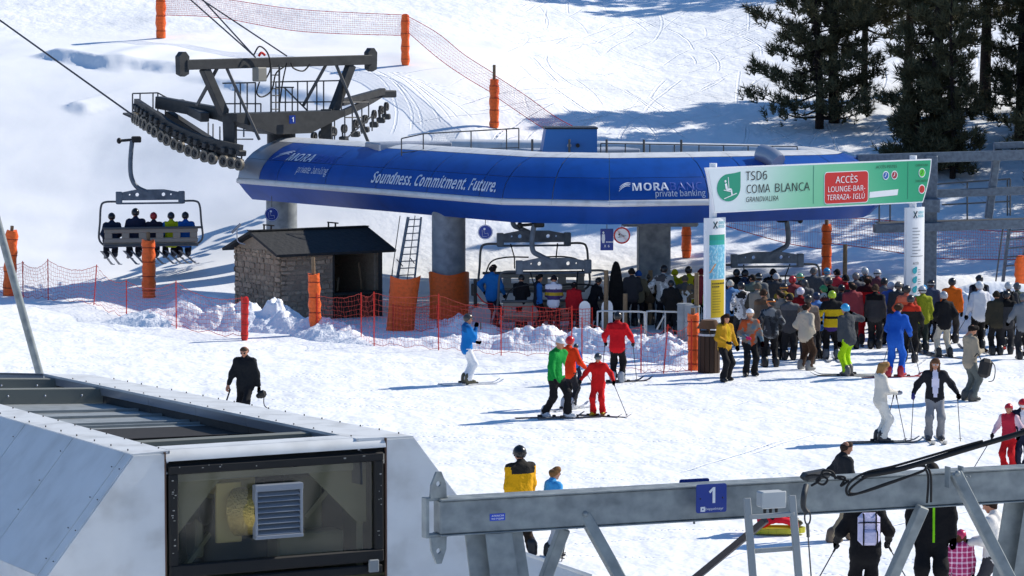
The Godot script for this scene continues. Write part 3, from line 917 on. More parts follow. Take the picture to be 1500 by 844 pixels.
func snow_relief() -> ImageTexture:
	# ruts, ski tracks and scuffed snow as one height picture over x -30..30, 50..170 m ahead
	var f := FastNoiseLite.new()
	f.seed = 5; f.frequency = 0.035; f.fractal_octaves = 5; f.fractal_gain = 0.55
	var im := f.get_image(2048, 2048)
	im.convert(Image.FORMAT_RGBA8)
	# the untouched left slope is smooth
	var soft := Image.create(64, 64, false, Image.FORMAT_RGBA8)
	for y in 64:
		for x in 64:
			var wx := -30.0 + 60.0 * (x + 0.5) / 64
			var d := 50.0 + 120.0 * (y + 0.5) / 64
			var a := smoothstep(102.0, 110.0, d) * (1.0 - smoothstep(-6.0, 0.0, wx - (d - 118.0) * 0.2))
			a *= 1.0 - smoothstep(136.0, 144.0, d)
			soft.set_pixel(x, y, Color(0.5, 0.5, 0.5, 0.35 + 0.6 * a if d > 100 else 0.3))
	soft.resize(2048, 2048, Image.INTERPOLATE_BILINEAR)
	im.blend_rect(soft, Rect2i(0, 0, 2048, 2048), Vector2i.ZERO)
	var r := RandomNumberGenerator.new()
	r.seed = 77
	var stroke := func(p: Vector2, dir: float, turn: float, length: float, w: float, deep: float):
		var st := 0.04
		var last := Vector2i(-1, -1)
		var n := int(length / st)
		for k in n:
			p += Vector2(cos(dir), sin(dir)) * st
			dir += turn * st
			var fade := minf(1.0, minf(k, n - k) / 15.0)
			var cx := int((p.x + 30.0) / 60.0 * 2048)
			var cy := int((p.y - 50.0) / 120.0 * 2048)
			if Vector2i(cx, cy) == last: continue
			last = Vector2i(cx, cy)
			var wx := int(ceil(w / 0.0293))
			for ox in range(-wx, wx + 1):
				var c := Vector2i(cx + ox, cy)
				if c.x < 0 or c.y < 0 or c.x >= 2048 or c.y >= 2048: continue
				var v := im.get_pixelv(c).r
				var e := absf(ox) / float(wx)
				v += (-deep if e < 0.6 else deep * 0.6) * fade
				v = clampf(v, 0, 1)
				im.set_pixelv(c, Color(v, v, v))
	for k in 380:       # skiers' turns on the piste behind
		stroke.call(Vector2(r.randf_range(0, 26), r.randf_range(120, 168)), r.randf_range(-2.4, -1.0), r.randf_range(-0.07, 0.07), r.randf_range(2, 9), r.randf_range(0.03, 0.06), r.randf_range(0.1, 0.26))
	for k in 240:       # glide marks over the flat area
		stroke.call(Vector2(r.randf_range(-14, 16), r.randf_range(55, 98)), r.randf_range(-0.35, 0.35) + (0.0 if r.randf() < 0.8 else 1.0), r.randf_range(-0.05, 0.05), r.randf_range(1, 7), r.randf_range(0.04, 0.09), r.randf_range(0.06, 0.18))
	for k in 7:         # grooming tracks down the drift above the station
		stroke.call(Vector2(-5.6 + 0.3 * k + 0.1 * sin(k * 2.3), 129.5 - 0.25 * k), -1.15 + 0.03 * k, -0.06, 9.0 - 0.6 * k, 0.05, 0.13)
	for k in 90:        # footprints along the bank's crest
		var q := Vector2(-4.5 + k * 0.09, 128.6 - k * 0.085)
		stroke.call(q + Vector2(r.randf_range(-0.2, 0.2), r.randf_range(-0.25, 0.25)), r.randf_range(0, 3), 0.0, 0.3, 0.12, 0.35)
	im.bump_map_to_normal_map(2.6)
	return ImageTexture.create_from_image(im)

func make_ground():
	var xs := PackedFloat32Array()
	for q in [-420, -300, -210, -150, -105, -75, -55, -42, -34]: xs.append(q)
	var x := -28.0
	while x < 28.01:
		xs.append(x); x += 0.14
	for q in [34, 42, 55, 75, 105, 150, 210, 300, 420]: xs.append(q)
	var ds := PackedFloat32Array()
	for q in [-60, -30, 0, 15, 21, 23, 24, 25, 26, 27, 28, 30, 32, 34, 36, 37, 38, 39, 40, 41, 42, 43, 44, 45, 46, 47, 48, 49, 50, 51, 52, 52.6]: ds.append(q)
	var d := 53.0
	while d < 104.0:
		ds.append(d); d += 0.13
	while d < 168.0:
		ds.append(d); d += 0.24
	while d < 560.0:
		ds.append(d); d += 3.0 + (d - 168.0) * 0.12
	var nx := xs.size()
	var nd := ds.size()
	var V := PackedVector3Array(); V.resize(nx * nd)
	var T := PackedVector2Array(); T.resize(nx * nd)
	for j in nd:
		for i in nx:
			var px := xs[i]
			var dd := ds[j]
			var h := ground(px, -dd)
			if dd > 53.0 and dd < 168.0 and absf(px) < 28.0:
				h += 0.007 * rough.get_noise_2d(px * 14.0, dd * 16.0) * (1.0 if dd < 101.0 or (dd > 118.0 and px > 0.0) else 0.3) * (1.0 + 2.2 * smoothstep(4.0, 7.0, px) * smoothstep(74.0, 82.0, dd) * (1.0 - smoothstep(96.0, 100.0, dd)))
			V[j * nx + i] = Vector3(px, h, -dd)
			T[j * nx + i] = Vector2((px + 30.0) / 60.0, (dd - 50.0) / 120.0)
	var N := PackedVector3Array(); N.resize(nx * nd)
	for j in nd:
		for i in nx:
			var a := V[j * nx + mini(i + 1, nx - 1)] - V[j * nx + maxi(i - 1, 0)]
			var b := V[maxi(j - 1, 0) * nx + i] - V[mini(j + 1, nd - 1) * nx + i]
			N[j * nx + i] = b.cross(a).normalized()
	var I := PackedInt32Array(); I.resize((nx - 1) * (nd - 1) * 6)
	var k := 0
	for j in nd - 1:
		for i in nx - 1:
			var a := j * nx + i
			I[k] = a; I[k + 1] = a + nx; I[k + 2] = a + 1
			I[k + 3] = a + 1; I[k + 4] = a + nx; I[k + 5] = a + nx + 1
			k += 6
	var arr := []
	arr.resize(Mesh.ARRAY_MAX)
	arr[Mesh.ARRAY_VERTEX] = V; arr[Mesh.ARRAY_NORMAL] = N; arr[Mesh.ARRAY_TEX_UV] = T; arr[Mesh.ARRAY_INDEX] = I
	var tan := PackedFloat32Array(); tan.resize(nx * nd * 4)
	for i in nx * nd:
		tan[i * 4] = 1.0; tan[i * 4 + 3] = -1.0
	arr[Mesh.ARRAY_TANGENT] = tan
	var m := ArrayMesh.new()
	m.add_surface_from_arrays(Mesh.PRIMITIVE_TRIANGLES, arr)
	var sn: StandardMaterial3D = M.snow
	sn.normal_enabled = true
	sn.normal_texture = snow_relief()
	sn.normal_scale = 1.0
	sn.albedo_texture = noise_tex(0.012, [[0.0, 0.35, 0.6, 1.0], [Color(0.9, 0.91, 0.92), Color(0.97, 0.975, 0.98), Color(1, 1, 1), Color(0.96, 0.965, 0.97)]], 1024, 6, 51)
	sn.texture_repeat = true
	tag(obj("snow_ground", m, sn), "", "", "", "structure")

# a ridge of shovelled, chunky snow along pts (plan x, d); heights per point
func windrow(called: String, pts: Array, wide: float, sd: int):
	var f := FastNoiseLite.new()
	f.noise_type = FastNoiseLite.TYPE_CELLULAR
	f.cellular_return_type = FastNoiseLite.RETURN_DISTANCE
	f.frequency = 1.0; f.seed = sd; f.fractal_type = FastNoiseLite.FRACTAL_NONE
	var c := Curve3D.new()
	for p in pts: c.add_point(Vector3(p[0], p[2], -p[1]))
	var L := c.get_baked_length()
	var ns := int(L / 0.06)
	var nt := 44
	var V := PackedVector3Array()
	for i in ns + 1:
		var p := c.sample_baked(L * i / ns)
		var q := c.sample_baked(minf(L * i / ns + 0.3, L)) - c.sample_baked(maxf(L * i / ns - 0.3, 0.0))
		var side := Vector3(q.z, 0, -q.x).normalized()
		var end := smoothstep(0.0, 0.06, float(i) / ns) * (1.0 - smoothstep(0.94, 1.0, float(i) / ns))
		for j in nt + 1:
			var t := 2.0 * j / nt - 1.0
			var w := p + side * t * wide * (0.85 + 0.3 * fine.get_noise_2d(p.x * 6.0, sd))
			var bell := maxf(0.0, 1.0 - t * t) ** 1.25
			var e := 1.0 - clampf(f.get_noise_2d(w.x * 3.2, w.z * 3.2) + 1.0, 0, 1)
			var e2 := 1.0 - clampf(f.get_noise_2d(w.x * 8.0 + 40.0, w.z * 8.0) + 1.0, 0, 1)
			var h := p.y * end * bell * (0.75 + 0.55 * fine.get_noise_2d(w.x * 9.0, w.z * 9.0)) + ((e * 0.18 + e2 * 0.1) * (0.15 + 1.3 * smoothstep(-0.25, 0.45, fine.get_noise_2d(w.x * 3.5 + 7.0, w.z * 3.5))) + 0.03 * rough.get_noise_2d(w.x * 60, w.z * 60)) * bell ** 0.4 * end * minf(1.0, p.y * 1.8)
			V.append(Vector3(w.x, ground(w.x, w.z) + h - 0.06 * (1.0 - bell), w.z))
	var st := SurfaceTool.new()
	st.begin(Mesh.PRIMITIVE_TRIANGLES)
	st.set_smooth_group(0)
	for p in V: st.add_vertex(p)
	for i in ns:
		for j in nt:
			var a := i * (nt + 1) + j
			for k in [a, a + 1, a + nt + 1, a + 1, a + nt + 2, a + nt + 1]: st.add_index(k)
	st.generate_normals()
	tag(obj(called, st.commit(), M.heap), "", "", "", "structure")

# ---------------------------------------------------------------- pines
var tuft: ArrayMesh
func make_tuft():
	var b := MB.new()
	var r := RandomNumberGenerator.new(); r.seed = 4
	for k in 20:
		var a := r.randf() * TAU
		var t := r.randf()
		var dir := Vector3(cos(a) * 0.75, 0.55 + 0.5 * t, sin(a) * 0.75).normalized()
		var o := Vector3(0, -0.12 + 0.26 * t, 0)
		var l := r.randf_range(0.14, 0.24)
		var w := dir.cross(Vector3(r.randf() - 0.5, r.randf() - 0.5, r.randf() - 0.5)).normalized() * 0.016
		var nn := dir.cross(w).normalized()
		b.tri(o - w, o + w, o + dir * l, nn, nn, nn)
	tuft = b.mesh()

func pine(base: Vector3, label: String, tall: float, r0: float, reach: float, low: float, limbs: int, per: int, sd: int, skew := 0.0):
	var r := RandomNumberGenerator.new(); r.seed = sd
	var o := thing("pine_tree", label, "tree", base - Vector3(0, 0.15, 0), 0.0, "pines on the slope")
	var tr := MB.new()
	var tops := []
	for k in 13:
		var t := k / 12.0
		tops.append(Vector3(skew * t * t + 0.07 * sin(t * 5.0 + sd), t * tall, 0.06 * cos(t * 6.0 + sd)))
	tr.tube(smooth_path(tops, 30), r0, 0.03, 10)
	obj("trunk", tr, M.bark, o)
	var xf: Array[Transform3D] = []
	for k in limbs:
		var f := float(k) / limbs
		var h := low + (tall - low) * (f ** 1.15) * 0.98
		var a := k * 2.39996 + r.randf() * 0.7
		var prof := (1.0 - f) ** 0.65 * (0.6 + 0.4 * minf(1.0, f * 7.0)) * reach
		var L := prof * r.randf_range(0.55, 1.15) + 0.25
		var p0: Vector3 = tops[0].lerp(tops[12], h / tall); p0.y = h
		var dir := Vector3(cos(a), 0, sin(a))
		var droop := r.randf_range(-0.25, 0.05) * L if f < 0.6 else 0.25 * L
		var pts := smooth_path([p0, p0 + dir * L * 0.5 + Vector3(0, droop * 0.7, 0), p0 + dir * L + Vector3(0, droop * 0.7 + 0.18 * L, 0)], 6)
		var lb := MB.new()
		lb.tube(pts, 0.035 * (1.1 - f) + 0.012, 0.008, 5, false)
		many("limb", lb.mesh(), M.bark, o, k)
		if r.randf() < 0.06 and f < 0.3: continue
		var cnt := int(per * (0.35 + L / reach))
		var clump := r.randf() * 10.0
		for q in cnt:
			var t := 0.22 + 0.78 * sqrt(r.randf())
			if sin(t * 13.0 + clump) < -0.55 and t < 0.85: continue
			var c: Vector3 = pts[int(t * 6.0)].lerp(pts[mini(int(t * 6.0) + 1, 6)], t * 6.0 - int(t * 6.0))
			var sp := 0.1 + 0.24 * L * (1.0 - absf(t - 0.6))
			var off := Vector3(r.randfn(), r.randfn() * 0.42, r.randfn()) * sp * 0.5
			var y := (dir * 0.5 + Vector3(0, 0.9, 0) + Vector3(r.randfn(), r.randfn(), r.randfn()) * 0.35).normalized()
			var x := y.cross(Vector3(r.randfn(), r.randfn(), r.randfn())).normalized()
			xf.append(Transform3D(Basis(x, y, x.cross(y)) * r.randf_range(0.75, 1.45), c + off))
	var mm := MultiMesh.new()
	mm.transform_format = MultiMesh.TRANSFORM_3D
	mm.use_colors = true
	mm.mesh = tuft
	mm.instance_count = xf.size()
	for i in xf.size():
		mm.set_instance_transform(i, xf[i])
		var v := r.randf_range(0.6, 1.35)
		mm.set_instance_color(i, Color(0.1 * v, 0.096 * v, 0.05 * v))
	var mi := MultiMeshInstance3D.new()
	mi.name = "crown"
	mi.multimesh = mm
	mi.material_override = M.needles
	mi.set_meta("kind", "stuff")
	o.add_child(mi, true)

# ---------------------------------------------------------------- fences
func pad_mesh(r: float, h: float, sd: int) -> MB:
	var b := MB.new()
	var rows := 12
	var seg := 12
	var p := func(i: int, k: int) -> Vector3:
		var a := TAU * k / seg
		var t := float(i) / rows
		var rr := r * (1.0 + 0.1 * sin(t * 26.0 + sd) + 0.13 * fine.get_noise_3d(cos(a) * 8, t * 40.0 + sd * 9, sin(a) * 8))
		if i == 0 or i == rows: rr *= 0.9
		return Vector3(cos(a) * rr, t * h + 0.03 * sin(a * 2 + sd) * float(i == rows), sin(a) * rr)
	for i in rows:
		for k in seg:
			var q := [p.call(i, k), p.call(i, k + 1), p.call(i + 1, k + 1), p.call(i + 1, k)]
			var m0 := Vector3(q[0].x, 0, q[0].z).normalized()
			var m1 := Vector3(q[1].x, 0, q[1].z).normalized()
			b.tri(q[0], q[1], q[2], m0, m1, m1); b.tri(q[0], q[2], q[3], m0, m1, m0)
	for k in seg:
		b.tri(p.call(rows, k), p.call(rows, k + 1), Vector3(0, h - 0.02, 0), Vector3.UP, Vector3.UP, Vector3.UP)
	return b

func padded_post(base: Vector3, label: String, pad_h: float, post_h: float, r: float, sd: int, mat: Material, tilt := 0.0):
	var o := thing("padded_post", label, "post", base, 0.0, "padded fence posts")
	o.rotation.z = tilt
	var b := MB.new()
	b.tube(PackedVector3Array([Vector3(0, -0.3, 0), Vector3(0, post_h, 0)]), 0.06, 0.055, 8)
	obj("post", b, M.wood, o)
	obj("pad", pad_mesh(r, pad_h, sd), mat, o)
	var t := MB.new()
	for k in 4:
		var y := pad_h * (0.12 + 0.25 * k)
		t.ring(Vector3(0, y, 0), r * 0.8, r * 1.07, 0.018, Basis(Vector3(1, 0, 0), Vector3(0, 0, -1), Vector3(0, 1, 0)), 12)
	obj("tie_strap", t, gloss(Color(0.45, 0.1, 0.05), 0.6), o)

func strands(tops: PackedVector3Array, lows: PackedVector3Array, cell: float, w: float) -> MB:
	# a knotted net hung between two lines
	var b := MB.new()
	var len_ := 0.0
	for i in tops.size() - 1: len_ += tops[i].distance_to(tops[i + 1])
	var n := int(len_ / cell)
	var rows := maxi(2, int(tops[0].distance_to(lows[0]) / cell))
	var pick := func(a: PackedVector3Array, f: float) -> Vector3:
		var q := f * (a.size() - 1)
		var i := mini(int(q), a.size() - 2)
		return a[i].lerp(a[i + 1], q - i)
	var pt := func(i: int, j: int) -> Vector3:
		var f := float(i) / n
		var a: Vector3 = pick.call(tops, f)
		var c: Vector3 = pick.call(lows, f)
		var p := a.lerp(c, float(j) / rows)
		return p + Vector3(fine.get_noise_2d(i * 7.0, j * 11.0), 0.6 * fine.get_noise_2d(i * 5.0 + 90, j * 9.0), fine.get_noise_2d(i * 9.0, j * 7.0 + 50)) * cell * 0.5
	var grid := []
	for i in n + 1:
		var col := PackedVector3Array()
		for j in rows + 1: col.append(pt.call(i, j))
		grid.append(col)
	for i in n + 1:
		for j in rows + 1:
			if j < rows:
				var e = (Vector3(1, 0, 0) if i == n else (grid[i + 1][j] - grid[i][j]).normalized()) * w * 0.5
				b.quad(grid[i][j] - e, grid[i][j] + e, grid[i][j + 1] + e, grid[i][j + 1] - e)
			if i < n:
				var e := Vector3(0, w * 0.5 * (2.0 if j == 0 or j == rows else 1.0), 0)
				b.quad(grid[i][j] - e, grid[i][j] + e, grid[i + 1][j] + e, grid[i + 1][j] - e)
	return b

# posts: [[x, d, height, lean], ...]
func net_fence(label: String, posts: Array, cell: float, w: float, mat: Material, sag: float, with_posts := true):
	var first: Array = posts[0]
	var o := thing("net_fence", label, "fence", Vector3(first[0], ground(first[0], -first[1]), -first[1]), 0.0, "orange netting fences")
	var org := o.position
	var tops := PackedVector3Array()
	var lows := PackedVector3Array()
	for i in posts.size():
		var p: Array = posts[i]
		var g := Vector3(p[0], ground(p[0], -p[1]), -p[1])
		var t := g + Vector3(p[3] if p.size() > 3 else 0.0, p[2], 0)
		if with_posts:
			var b := MB.new()
			b.rod(g - Vector3(0, 0.25, 0) - org, t - org + Vector3(0, 0.04, 0), 0.017, 6)
			obj("post", b, M.net, o)
		if i > 0:
			var q: Array = posts[i - 1]
			var g0 := Vector3(q[0], ground(q[0], -q[1]), -q[1])
			var t0 := g0 + Vector3(q[3] if q.size() > 3 else 0.0, q[2], 0)
			for k in range(1, 8):
				var f := k / 8.0
				var m := g0.lerp(g, f)
				var dip := 4.0 * f * (1.0 - f)
				tops.append(t0.lerp(t, f) - Vector3(0, sag * dip, 0) - org)
				m.y = ground(m.x, m.z) + 0.06 + 0.06 * sin(k * 2.0 + i)
				lows.append(m - org)
		tops.append(t - org); lows.append(g + Vector3(0, 0.08, 0) - org)
	tag(obj("net", strands(tops, lows, cell, w), mat, o), "", "", "", "stuff")

func hung_net(label: String, tops: Array, lows: Array, cell: float, w: float):
	var a := smooth_path(tops, 24)
	var c := smooth_path(lows, 24)
	var org := c[0]
	for i in a.size():
		a[i] -= org; c[i] -= org
	var o := thing("net_fence", label, "fence", org, 0.0, "orange netting fences")
	tag(obj("net", strands(a, c, cell, w), M.net_far, o), "", "", "", "stuff")
	var b := MB.new()
	b.tube(a, 0.013, 0.013, 5)
	obj("top_rope", b, M.net, o)
	var b2 := MB.new()
	b2.tube(c, 0.013, 0.013, 5)
	obj("bottom_rope", b2, M.net, o)

# ---------------------------------------------------------------- the station roof
# plan of the drip edge, x and distance ahead, from the mouth on the left round the right end to the back
const PLAN := [Vector2(-8.78, 109.05), Vector2(-0.29, 97.2), Vector2(2.75, 96.2), Vector2(5.6, 97.0), Vector2(9.7, 98.6), Vector2(10.8, 99.7), Vector2(11.2, 101.4), Vector2(10.6, 103.8), Vector2(8.6, 106.0), Vector2(4.0, 108.6), Vector2(-1.1, 110.6)]
var rim := []          # stations: [plan point, outward scaled normal]

func plan_normal(i: int) -> Vector2:
	var a: Vector2 = PLAN[maxi(i, 1)] - PLAN[maxi(i, 1) - 1]
	var b: Vector2 = PLAN[mini(i, PLAN.size() - 2) + 1] - PLAN[mini(i, PLAN.size() - 2)]
	var na := Vector2(a.y, -a.x).normalized()
	var nb := Vector2(b.y, -b.x).normalized()
	var m := (na + nb).normalized()
	return m / maxf(m.dot(na), 0.5)

func rim_at(seg: int, t: float) -> Array:
	return [PLAN[seg].lerp(PLAN[seg + 1], t), plan_normal(seg).lerp(plan_normal(seg + 1), t)]

func rim_point(s: Array, o: float, y: float) -> Vector3:
	var p: Vector2 = s[0] + s[1] * o
	return Vector3(p.x, y, -p.y)

func column_frac(seg: int, px: float) -> float:
	var k := (px - 750.0) / FOCAL
	var a: Vector2 = PLAN[seg]
	var b: Vector2 = PLAN[seg + 1]
	return (k * a.y - a.x) / ((b.x - a.x) - k * (b.y - a.y))

const LOWER := [Vector2(-0.02, 3.82), Vector2(-0.07, 4.02), Vector2(-0.18, 4.23), Vector2(-0.35, 4.42)]
const UPPER := [Vector2(-0.36, 4.43), Vector2(-0.58, 4.61), Vector2(-0.92, 4.8), Vector2(-1.33, 4.94)]
const RIM := [Vector2(-1.35, 4.95), Vector2(-1.62, 5.03), Vector2(-2.0, 5.07), Vector2(-2.35, 5.04), Vector2(-2.52, 4.92), Vector2(-2.56, 4.4)]
const STRIP := [Vector2(-0.02, 3.63), Vector2(0.035, 3.66), Vector2(0.045, 3.72), Vector2(0.035, 3.78), Vector2(-0.02, 3.81)]
const SKIRT := [Vector2(-0.55, 3.1), Vector2(-0.3, 3.34), Vector2(-0.04, 3.64)]

func shell_patch(s0: Array, s1: Array, prof: Array, gap: float) -> MB:
	var b := MB.new()
	var e: Vector2 = (s1[0] - s0[0])
	var g := e.normalized() * minf(gap, e.length() * 0.2)
	var a0 := [s0[0] + g, s0[1]]
	var a1 := [s1[0] - g, s1[1]]
	for i in prof.size() - 1:
		var ns := []
		for q in [[a0, i], [a1, i], [a1, i + 1], [a0, i + 1]]:
			var k: int = q[1]
			var tn: Vector2 = (prof[mini(k + 1, prof.size() - 1)] - prof[maxi(k - 1, 0)]).normalized()
			var o: Vector2 = q[0][1].normalized()
			ns.append(Vector3(o.x * tn.y, -tn.x, -o.y * tn.y))
		var p := [rim_point(a0, prof[i].x, prof[i].y), rim_point(a1, prof[i].x, prof[i].y), rim_point(a1, prof[i + 1].x, prof[i + 1].y), rim_point(a0, prof[i + 1].x, prof[i + 1].y)]
		b.tri(p[0], p[1], p[2], ns[0], ns[1], ns[2])
		b.tri(p[0], p[2], p[3], ns[0], ns[2], ns[3])
	return b

# a map for lettering on the shell: x along segment seg from fraction t0, y up the curve from arc length s0
func on_shell(seg: int, t0: float, s0: float) -> Callable:
	var prof := LOWER + UPPER
	var L := (PLAN[seg + 1] as Vector2).distance_to(PLAN[seg])
	return func(x: float, y: float, z: float) -> Vector3:
		var s := s0 + y
		var i := 0
		while i < prof.size() - 2 and s > (prof[i + 1] as Vector2).distance_to(prof[i]):
			s -= (prof[i + 1] as Vector2).distance_to(prof[i]); i += 1
		var d: Vector2 = (prof[i + 1] - prof[i]).normalized()
		var q: Vector2 = prof[i] + d * s + Vector2(d.y, -d.x) * (z + 0.012)
		return rim_point(rim_at(seg, t0 + x / L), q.x, q.y)

func wave_mark(map: Callable, sz: float, slant: float) -> MB:
	# three rising arcs, as on the roof
	var b := MB.new()
	for k in 3:
		for i in 8:
			var p := []
			for q in [[i, 0.0], [i + 1, 0.0], [i + 1, 1.0], [i, 1.0]]:
				var t: float = q[0] / 8.0
				var y: float = (0.02 + 0.25 * k) + (0.62 - 0.06 * k) * sin(t * PI * 0.62) + q[1] * (0.07 + 0.05 * sin(t * PI))
				p.append(map.call((t * 1.05 + 0.04 * k) * sz + y * sz * slant * 0.8, y * sz * 0.8, 0.006))
			var out: Vector3 = map.call(0.0, 0.0, 1.0) - map.call(0.0, 0.0, 0.0)
			b.quad(p[0], p[1], p[2], p[3], out)
	return b

func make_station():
	var o := thing("lift_station", "long blue and white lift station roof with rounded right end on grey columns", "lift station", Vector3.ZERO)
	var cuts := []       # [segment, fraction, blue?]
	var silver := column_frac(0, 378.0)
	for px in [0.0, 378.0, 404.0, 475.0, 549.0, 624.0, 701.0]: cuts.append([0, 0.0 if px == 0.0 else column_frac(0, px)])
	cuts.append([1, 0.0]); cuts.append([1, 0.47]); cuts.append([2, 0.0]); cuts.append([3, 0.0]); cuts.append([3, 0.3]); cuts.append([3, 0.65])
	for s in range(4, 10): cuts.append([s, 0.0])
	cuts.append([8, 0.5]); cuts.append([9, 0.33]); cuts.append([9, 0.66]); cuts.append([9, 1.0])
	cuts.sort_custom(func(a, b): return a[0] + a[1] < b[0] + b[1])
	for i in cuts.size() - 1:
		var s0 := rim_at(cuts[i][0], cuts[i][1])
		var s1 := rim_at(cuts[i + 1][0], cuts[i + 1][1]) if cuts[i + 1][0] == cuts[i][0] else rim_at(cuts[i][0], 1.0)
		var blue: Material = M.canopy_blue if i > 0 else M.silver
		obj("roof_panel", shell_patch(s0, s1, LOWER, 0.012), blue, o)
		obj("roof_panel", shell_patch(s0, s1, UPPER, 0.012), blue, o)
		obj("roof_rim", shell_patch(s0, s1, RIM, 0.005), M.canopy_white, o)
		obj("drip_strip", shell_patch(s0, s1, STRIP, 0.002), M.canopy_white, o)
		obj("skirt_panel", shell_patch(s0, s1, SKIRT, 0.0), M.canopy_skirt, o)
		var back := []
		for p in LOWER + UPPER: back.append(p + Vector2(-0.025, -0.02))
		obj("joint_backing", shell_patch(s0, s1, back, 0.0), M.silver, o)
	# end plate that closes the shell at the mouth
	var e := MB.new()
	var s := rim_at(0, 0.0)
	var ring := SKIRT + STRIP + LOWER + UPPER + RIM
	var mid := rim_point(s, -1.5, 4.0)
	for i in ring.size() - 1:
		e.quad(mid, rim_point(s, ring[i].x, ring[i].y), rim_point(s, ring[i + 1].x, ring[i + 1].y), rim_point(s, ring[i + 1].x, ring[i + 1].y), Vector3(-0.7, 0, -0.7))
	obj("end_plate", e, M.silver, o)
	# lettering
	var lt := gloss(Color(0.8, 0.83, 0.88), 0.5)
	var faint := gloss(Color(0.2, 0.33, 0.68), 0.5)
	var m1 := on_shell(0, column_frac(0, 404.0), 0.72)
	obj("lettering", letters("MORA", true, 0.36, 1.45, m1, 0.25), lt, o)
	obj("lettering", letters("BANC", false, 0.36, 1.3, on_shell(0, column_frac(0, 443.0), 0.72), 0.25), faint, o)
	obj("lettering", letters("private banking", false, 0.24, 1.75, on_shell(0, column_frac(0, 429.0), 0.3), 0.18), lt, o)
	obj("wave_logo", wave_mark(on_shell(0, column_frac(0, 384.0), 0.72), 0.55, 0.5), lt, o)
	obj("lettering", letters("Soundness. Commitment. Future.", true, 0.38, 6.5, on_shell(0, column_frac(0, 541.0), 0.16), 0.2), lt, o)
	var f2 := column_frac(2, 927.0)
	obj("lettering", letters("MORA", true, 0.245, 1.1, on_shell(2, f2, 0.26)), lt, o)
	obj("lettering", letters("BANC", false, 0.245, 1.0, on_shell(2, f2 + 1.14 / 2.96, 0.26)), faint, o)
	obj("lettering", letters("private banking", false, 0.17, 1.5, on_shell(2, column_frac(2, 961.0), 0.08)), lt, o)
	obj("wave_logo", wave_mark(on_shell(2, column_frac(2, 907.0), 0.24), 0.32, 0.0), lt, o)
	# silver hood on the right end
	var hood := MB.new()
	hood.tube(smooth_path([at(1116, 226, 98.9), at(1130, 230, 98.6), at(1140, 238, 98.4)], 8), 0.3, 0.26, 14)
	obj("vent_hood", hood, M.silver, o)
	# deck and machinery seen over the rim
	var dk := MB.new()
	var poly := PackedVector2Array()
	for i in PLAN.size():
		var q: Vector2 = PLAN[i] + plan_normal(i) * -2.5
		poly.append(Vector2(q.x, -q.y))
	dk.plate(Vector3(0, 4.42, 0), PackedVector2Array(poly), 0.06, Basis(Vector3(1, 0, 0), Vector3(0, 0, 1), Vector3(0, -1, 0)))
	obj("deck", dk, M.frame_steel, o)
	for q in [[Vector3(2.0, 4.75, -103.0), Vector3(3.4, 0.5, 1.6)], [Vector3(-3.2, 4.8, -105.4), Vector3(2.4, 0.6, 1.3)], [Vector3(6.4, 4.7, -102.6), Vector3(2.2, 0.4, 1.2)]]:
		var bx := MB.new()
		bx.box(q[0], q[1], Basis(Vector3.UP, 0.4), 0.04)
		obj("housing", bx, M.silver, o)
	for k in 5:
		var rr := MB.new()
		rr.rod(Vector3(0.6 + 1.1 * k, 4.44, -101.2 + 0.1 * k), Vector3(0.6 + 1.1 * k, 5.35, -101.2 + 0.1 * k), 0.035, 8)
		obj("vent_pipe", rr, M.rail_steel, o)
	var rl := [at(588, 203, 103), at(620, 196, 103), at(690, 192, 103), at(742, 189, 103), at(760, 188, 103)]
	for k in rl.size():
		var rr := MB.new()
		rr.rod(rl[k], Vector3(rl[k].x, 4.44, rl[k].z), 0.022, 6)
		if k > 0:
			rr.rod(rl[k - 1], rl[k], 0.022, 6)
			rr.rod((rl[k - 1] + Vector3(rl[k - 1].x, 4.44, rl[k - 1].z)) * 0.5, (rl[k] + Vector3(rl[k].x, 4.44, rl[k].z)) * 0.5, 0.016, 6)
		obj("railing", rr, M.rail_steel, o)
	var rb := MB.new()
	for k in 9:
		var p := at(880 + 36 * k, 210 + 0.6 * k, 102)
		rb.rod(p, Vector3(p.x, 4.44, p.z), 0.02, 6)
		if k > 0: rb.rod(at(844 + 36 * k, 210 + 0.6 * (k - 1), 102), p, 0.018, 6)
	obj("railing", rb, M.rail_steel, o)
	var bb := MB.new()
	var c0 := Vector3(1.6, 4.44, -101.9)
	bb.plate(c0, PackedVector2Array([Vector2(-0.82, 0), Vector2(0.9, 0), Vector2(0.9, 1.2), Vector2(-0.62, 1.2)]), 1.1, Basis(Vector3.UP, 0.06))
	obj("blue_cabinet", bb, gloss(Color(0.1, 0.42, 0.72), 0.45), o)
	var lid := MB.new()
	lid.box(c0 + Vector3(0.13, 1.23, 0), Vector3(1.6, 0.05, 1.2), Basis(Vector3.UP, 0.06), 0.015)
	obj("cabinet_lid", lid, gloss(Color(0.1, 0.13, 0.17), 0.5), o)
	for k in 2:
		var lp := MB.new()
		lp.rod(c0 + Vector3(0.1 + 0.25 * k, 0.72, 0.55), c0 + Vector3(0.1 + 0.25 * k, 0.72, 0.7), 0.06, 12)
		obj("cabinet_vent", lp, M.black if k else M.silver, o)
	# columns
	for q in [[657.0, 101.0, 0.5], [412.0, 109.6, 0.5]]:
		var cl := MB.new()
		var p := on(q[0], q[1])
		cl.tube(PackedVector3Array([p - Vector3(0, 0.3, 0), Vector3(p.x, 4.3, p.z)]), q[2], q[2], 28)
		obj("column", cl, M.column, o)
	var t := MB.new()
	t.bar(on(958, 101.5, -0.3), Vector3(on(958, 101.5).x, 3.2, -101.5), 1.55, 0.95, 0.04, Vector3(1, 0, 0))
	obj("column", t, M.column, o)
	var tb := MB.new()
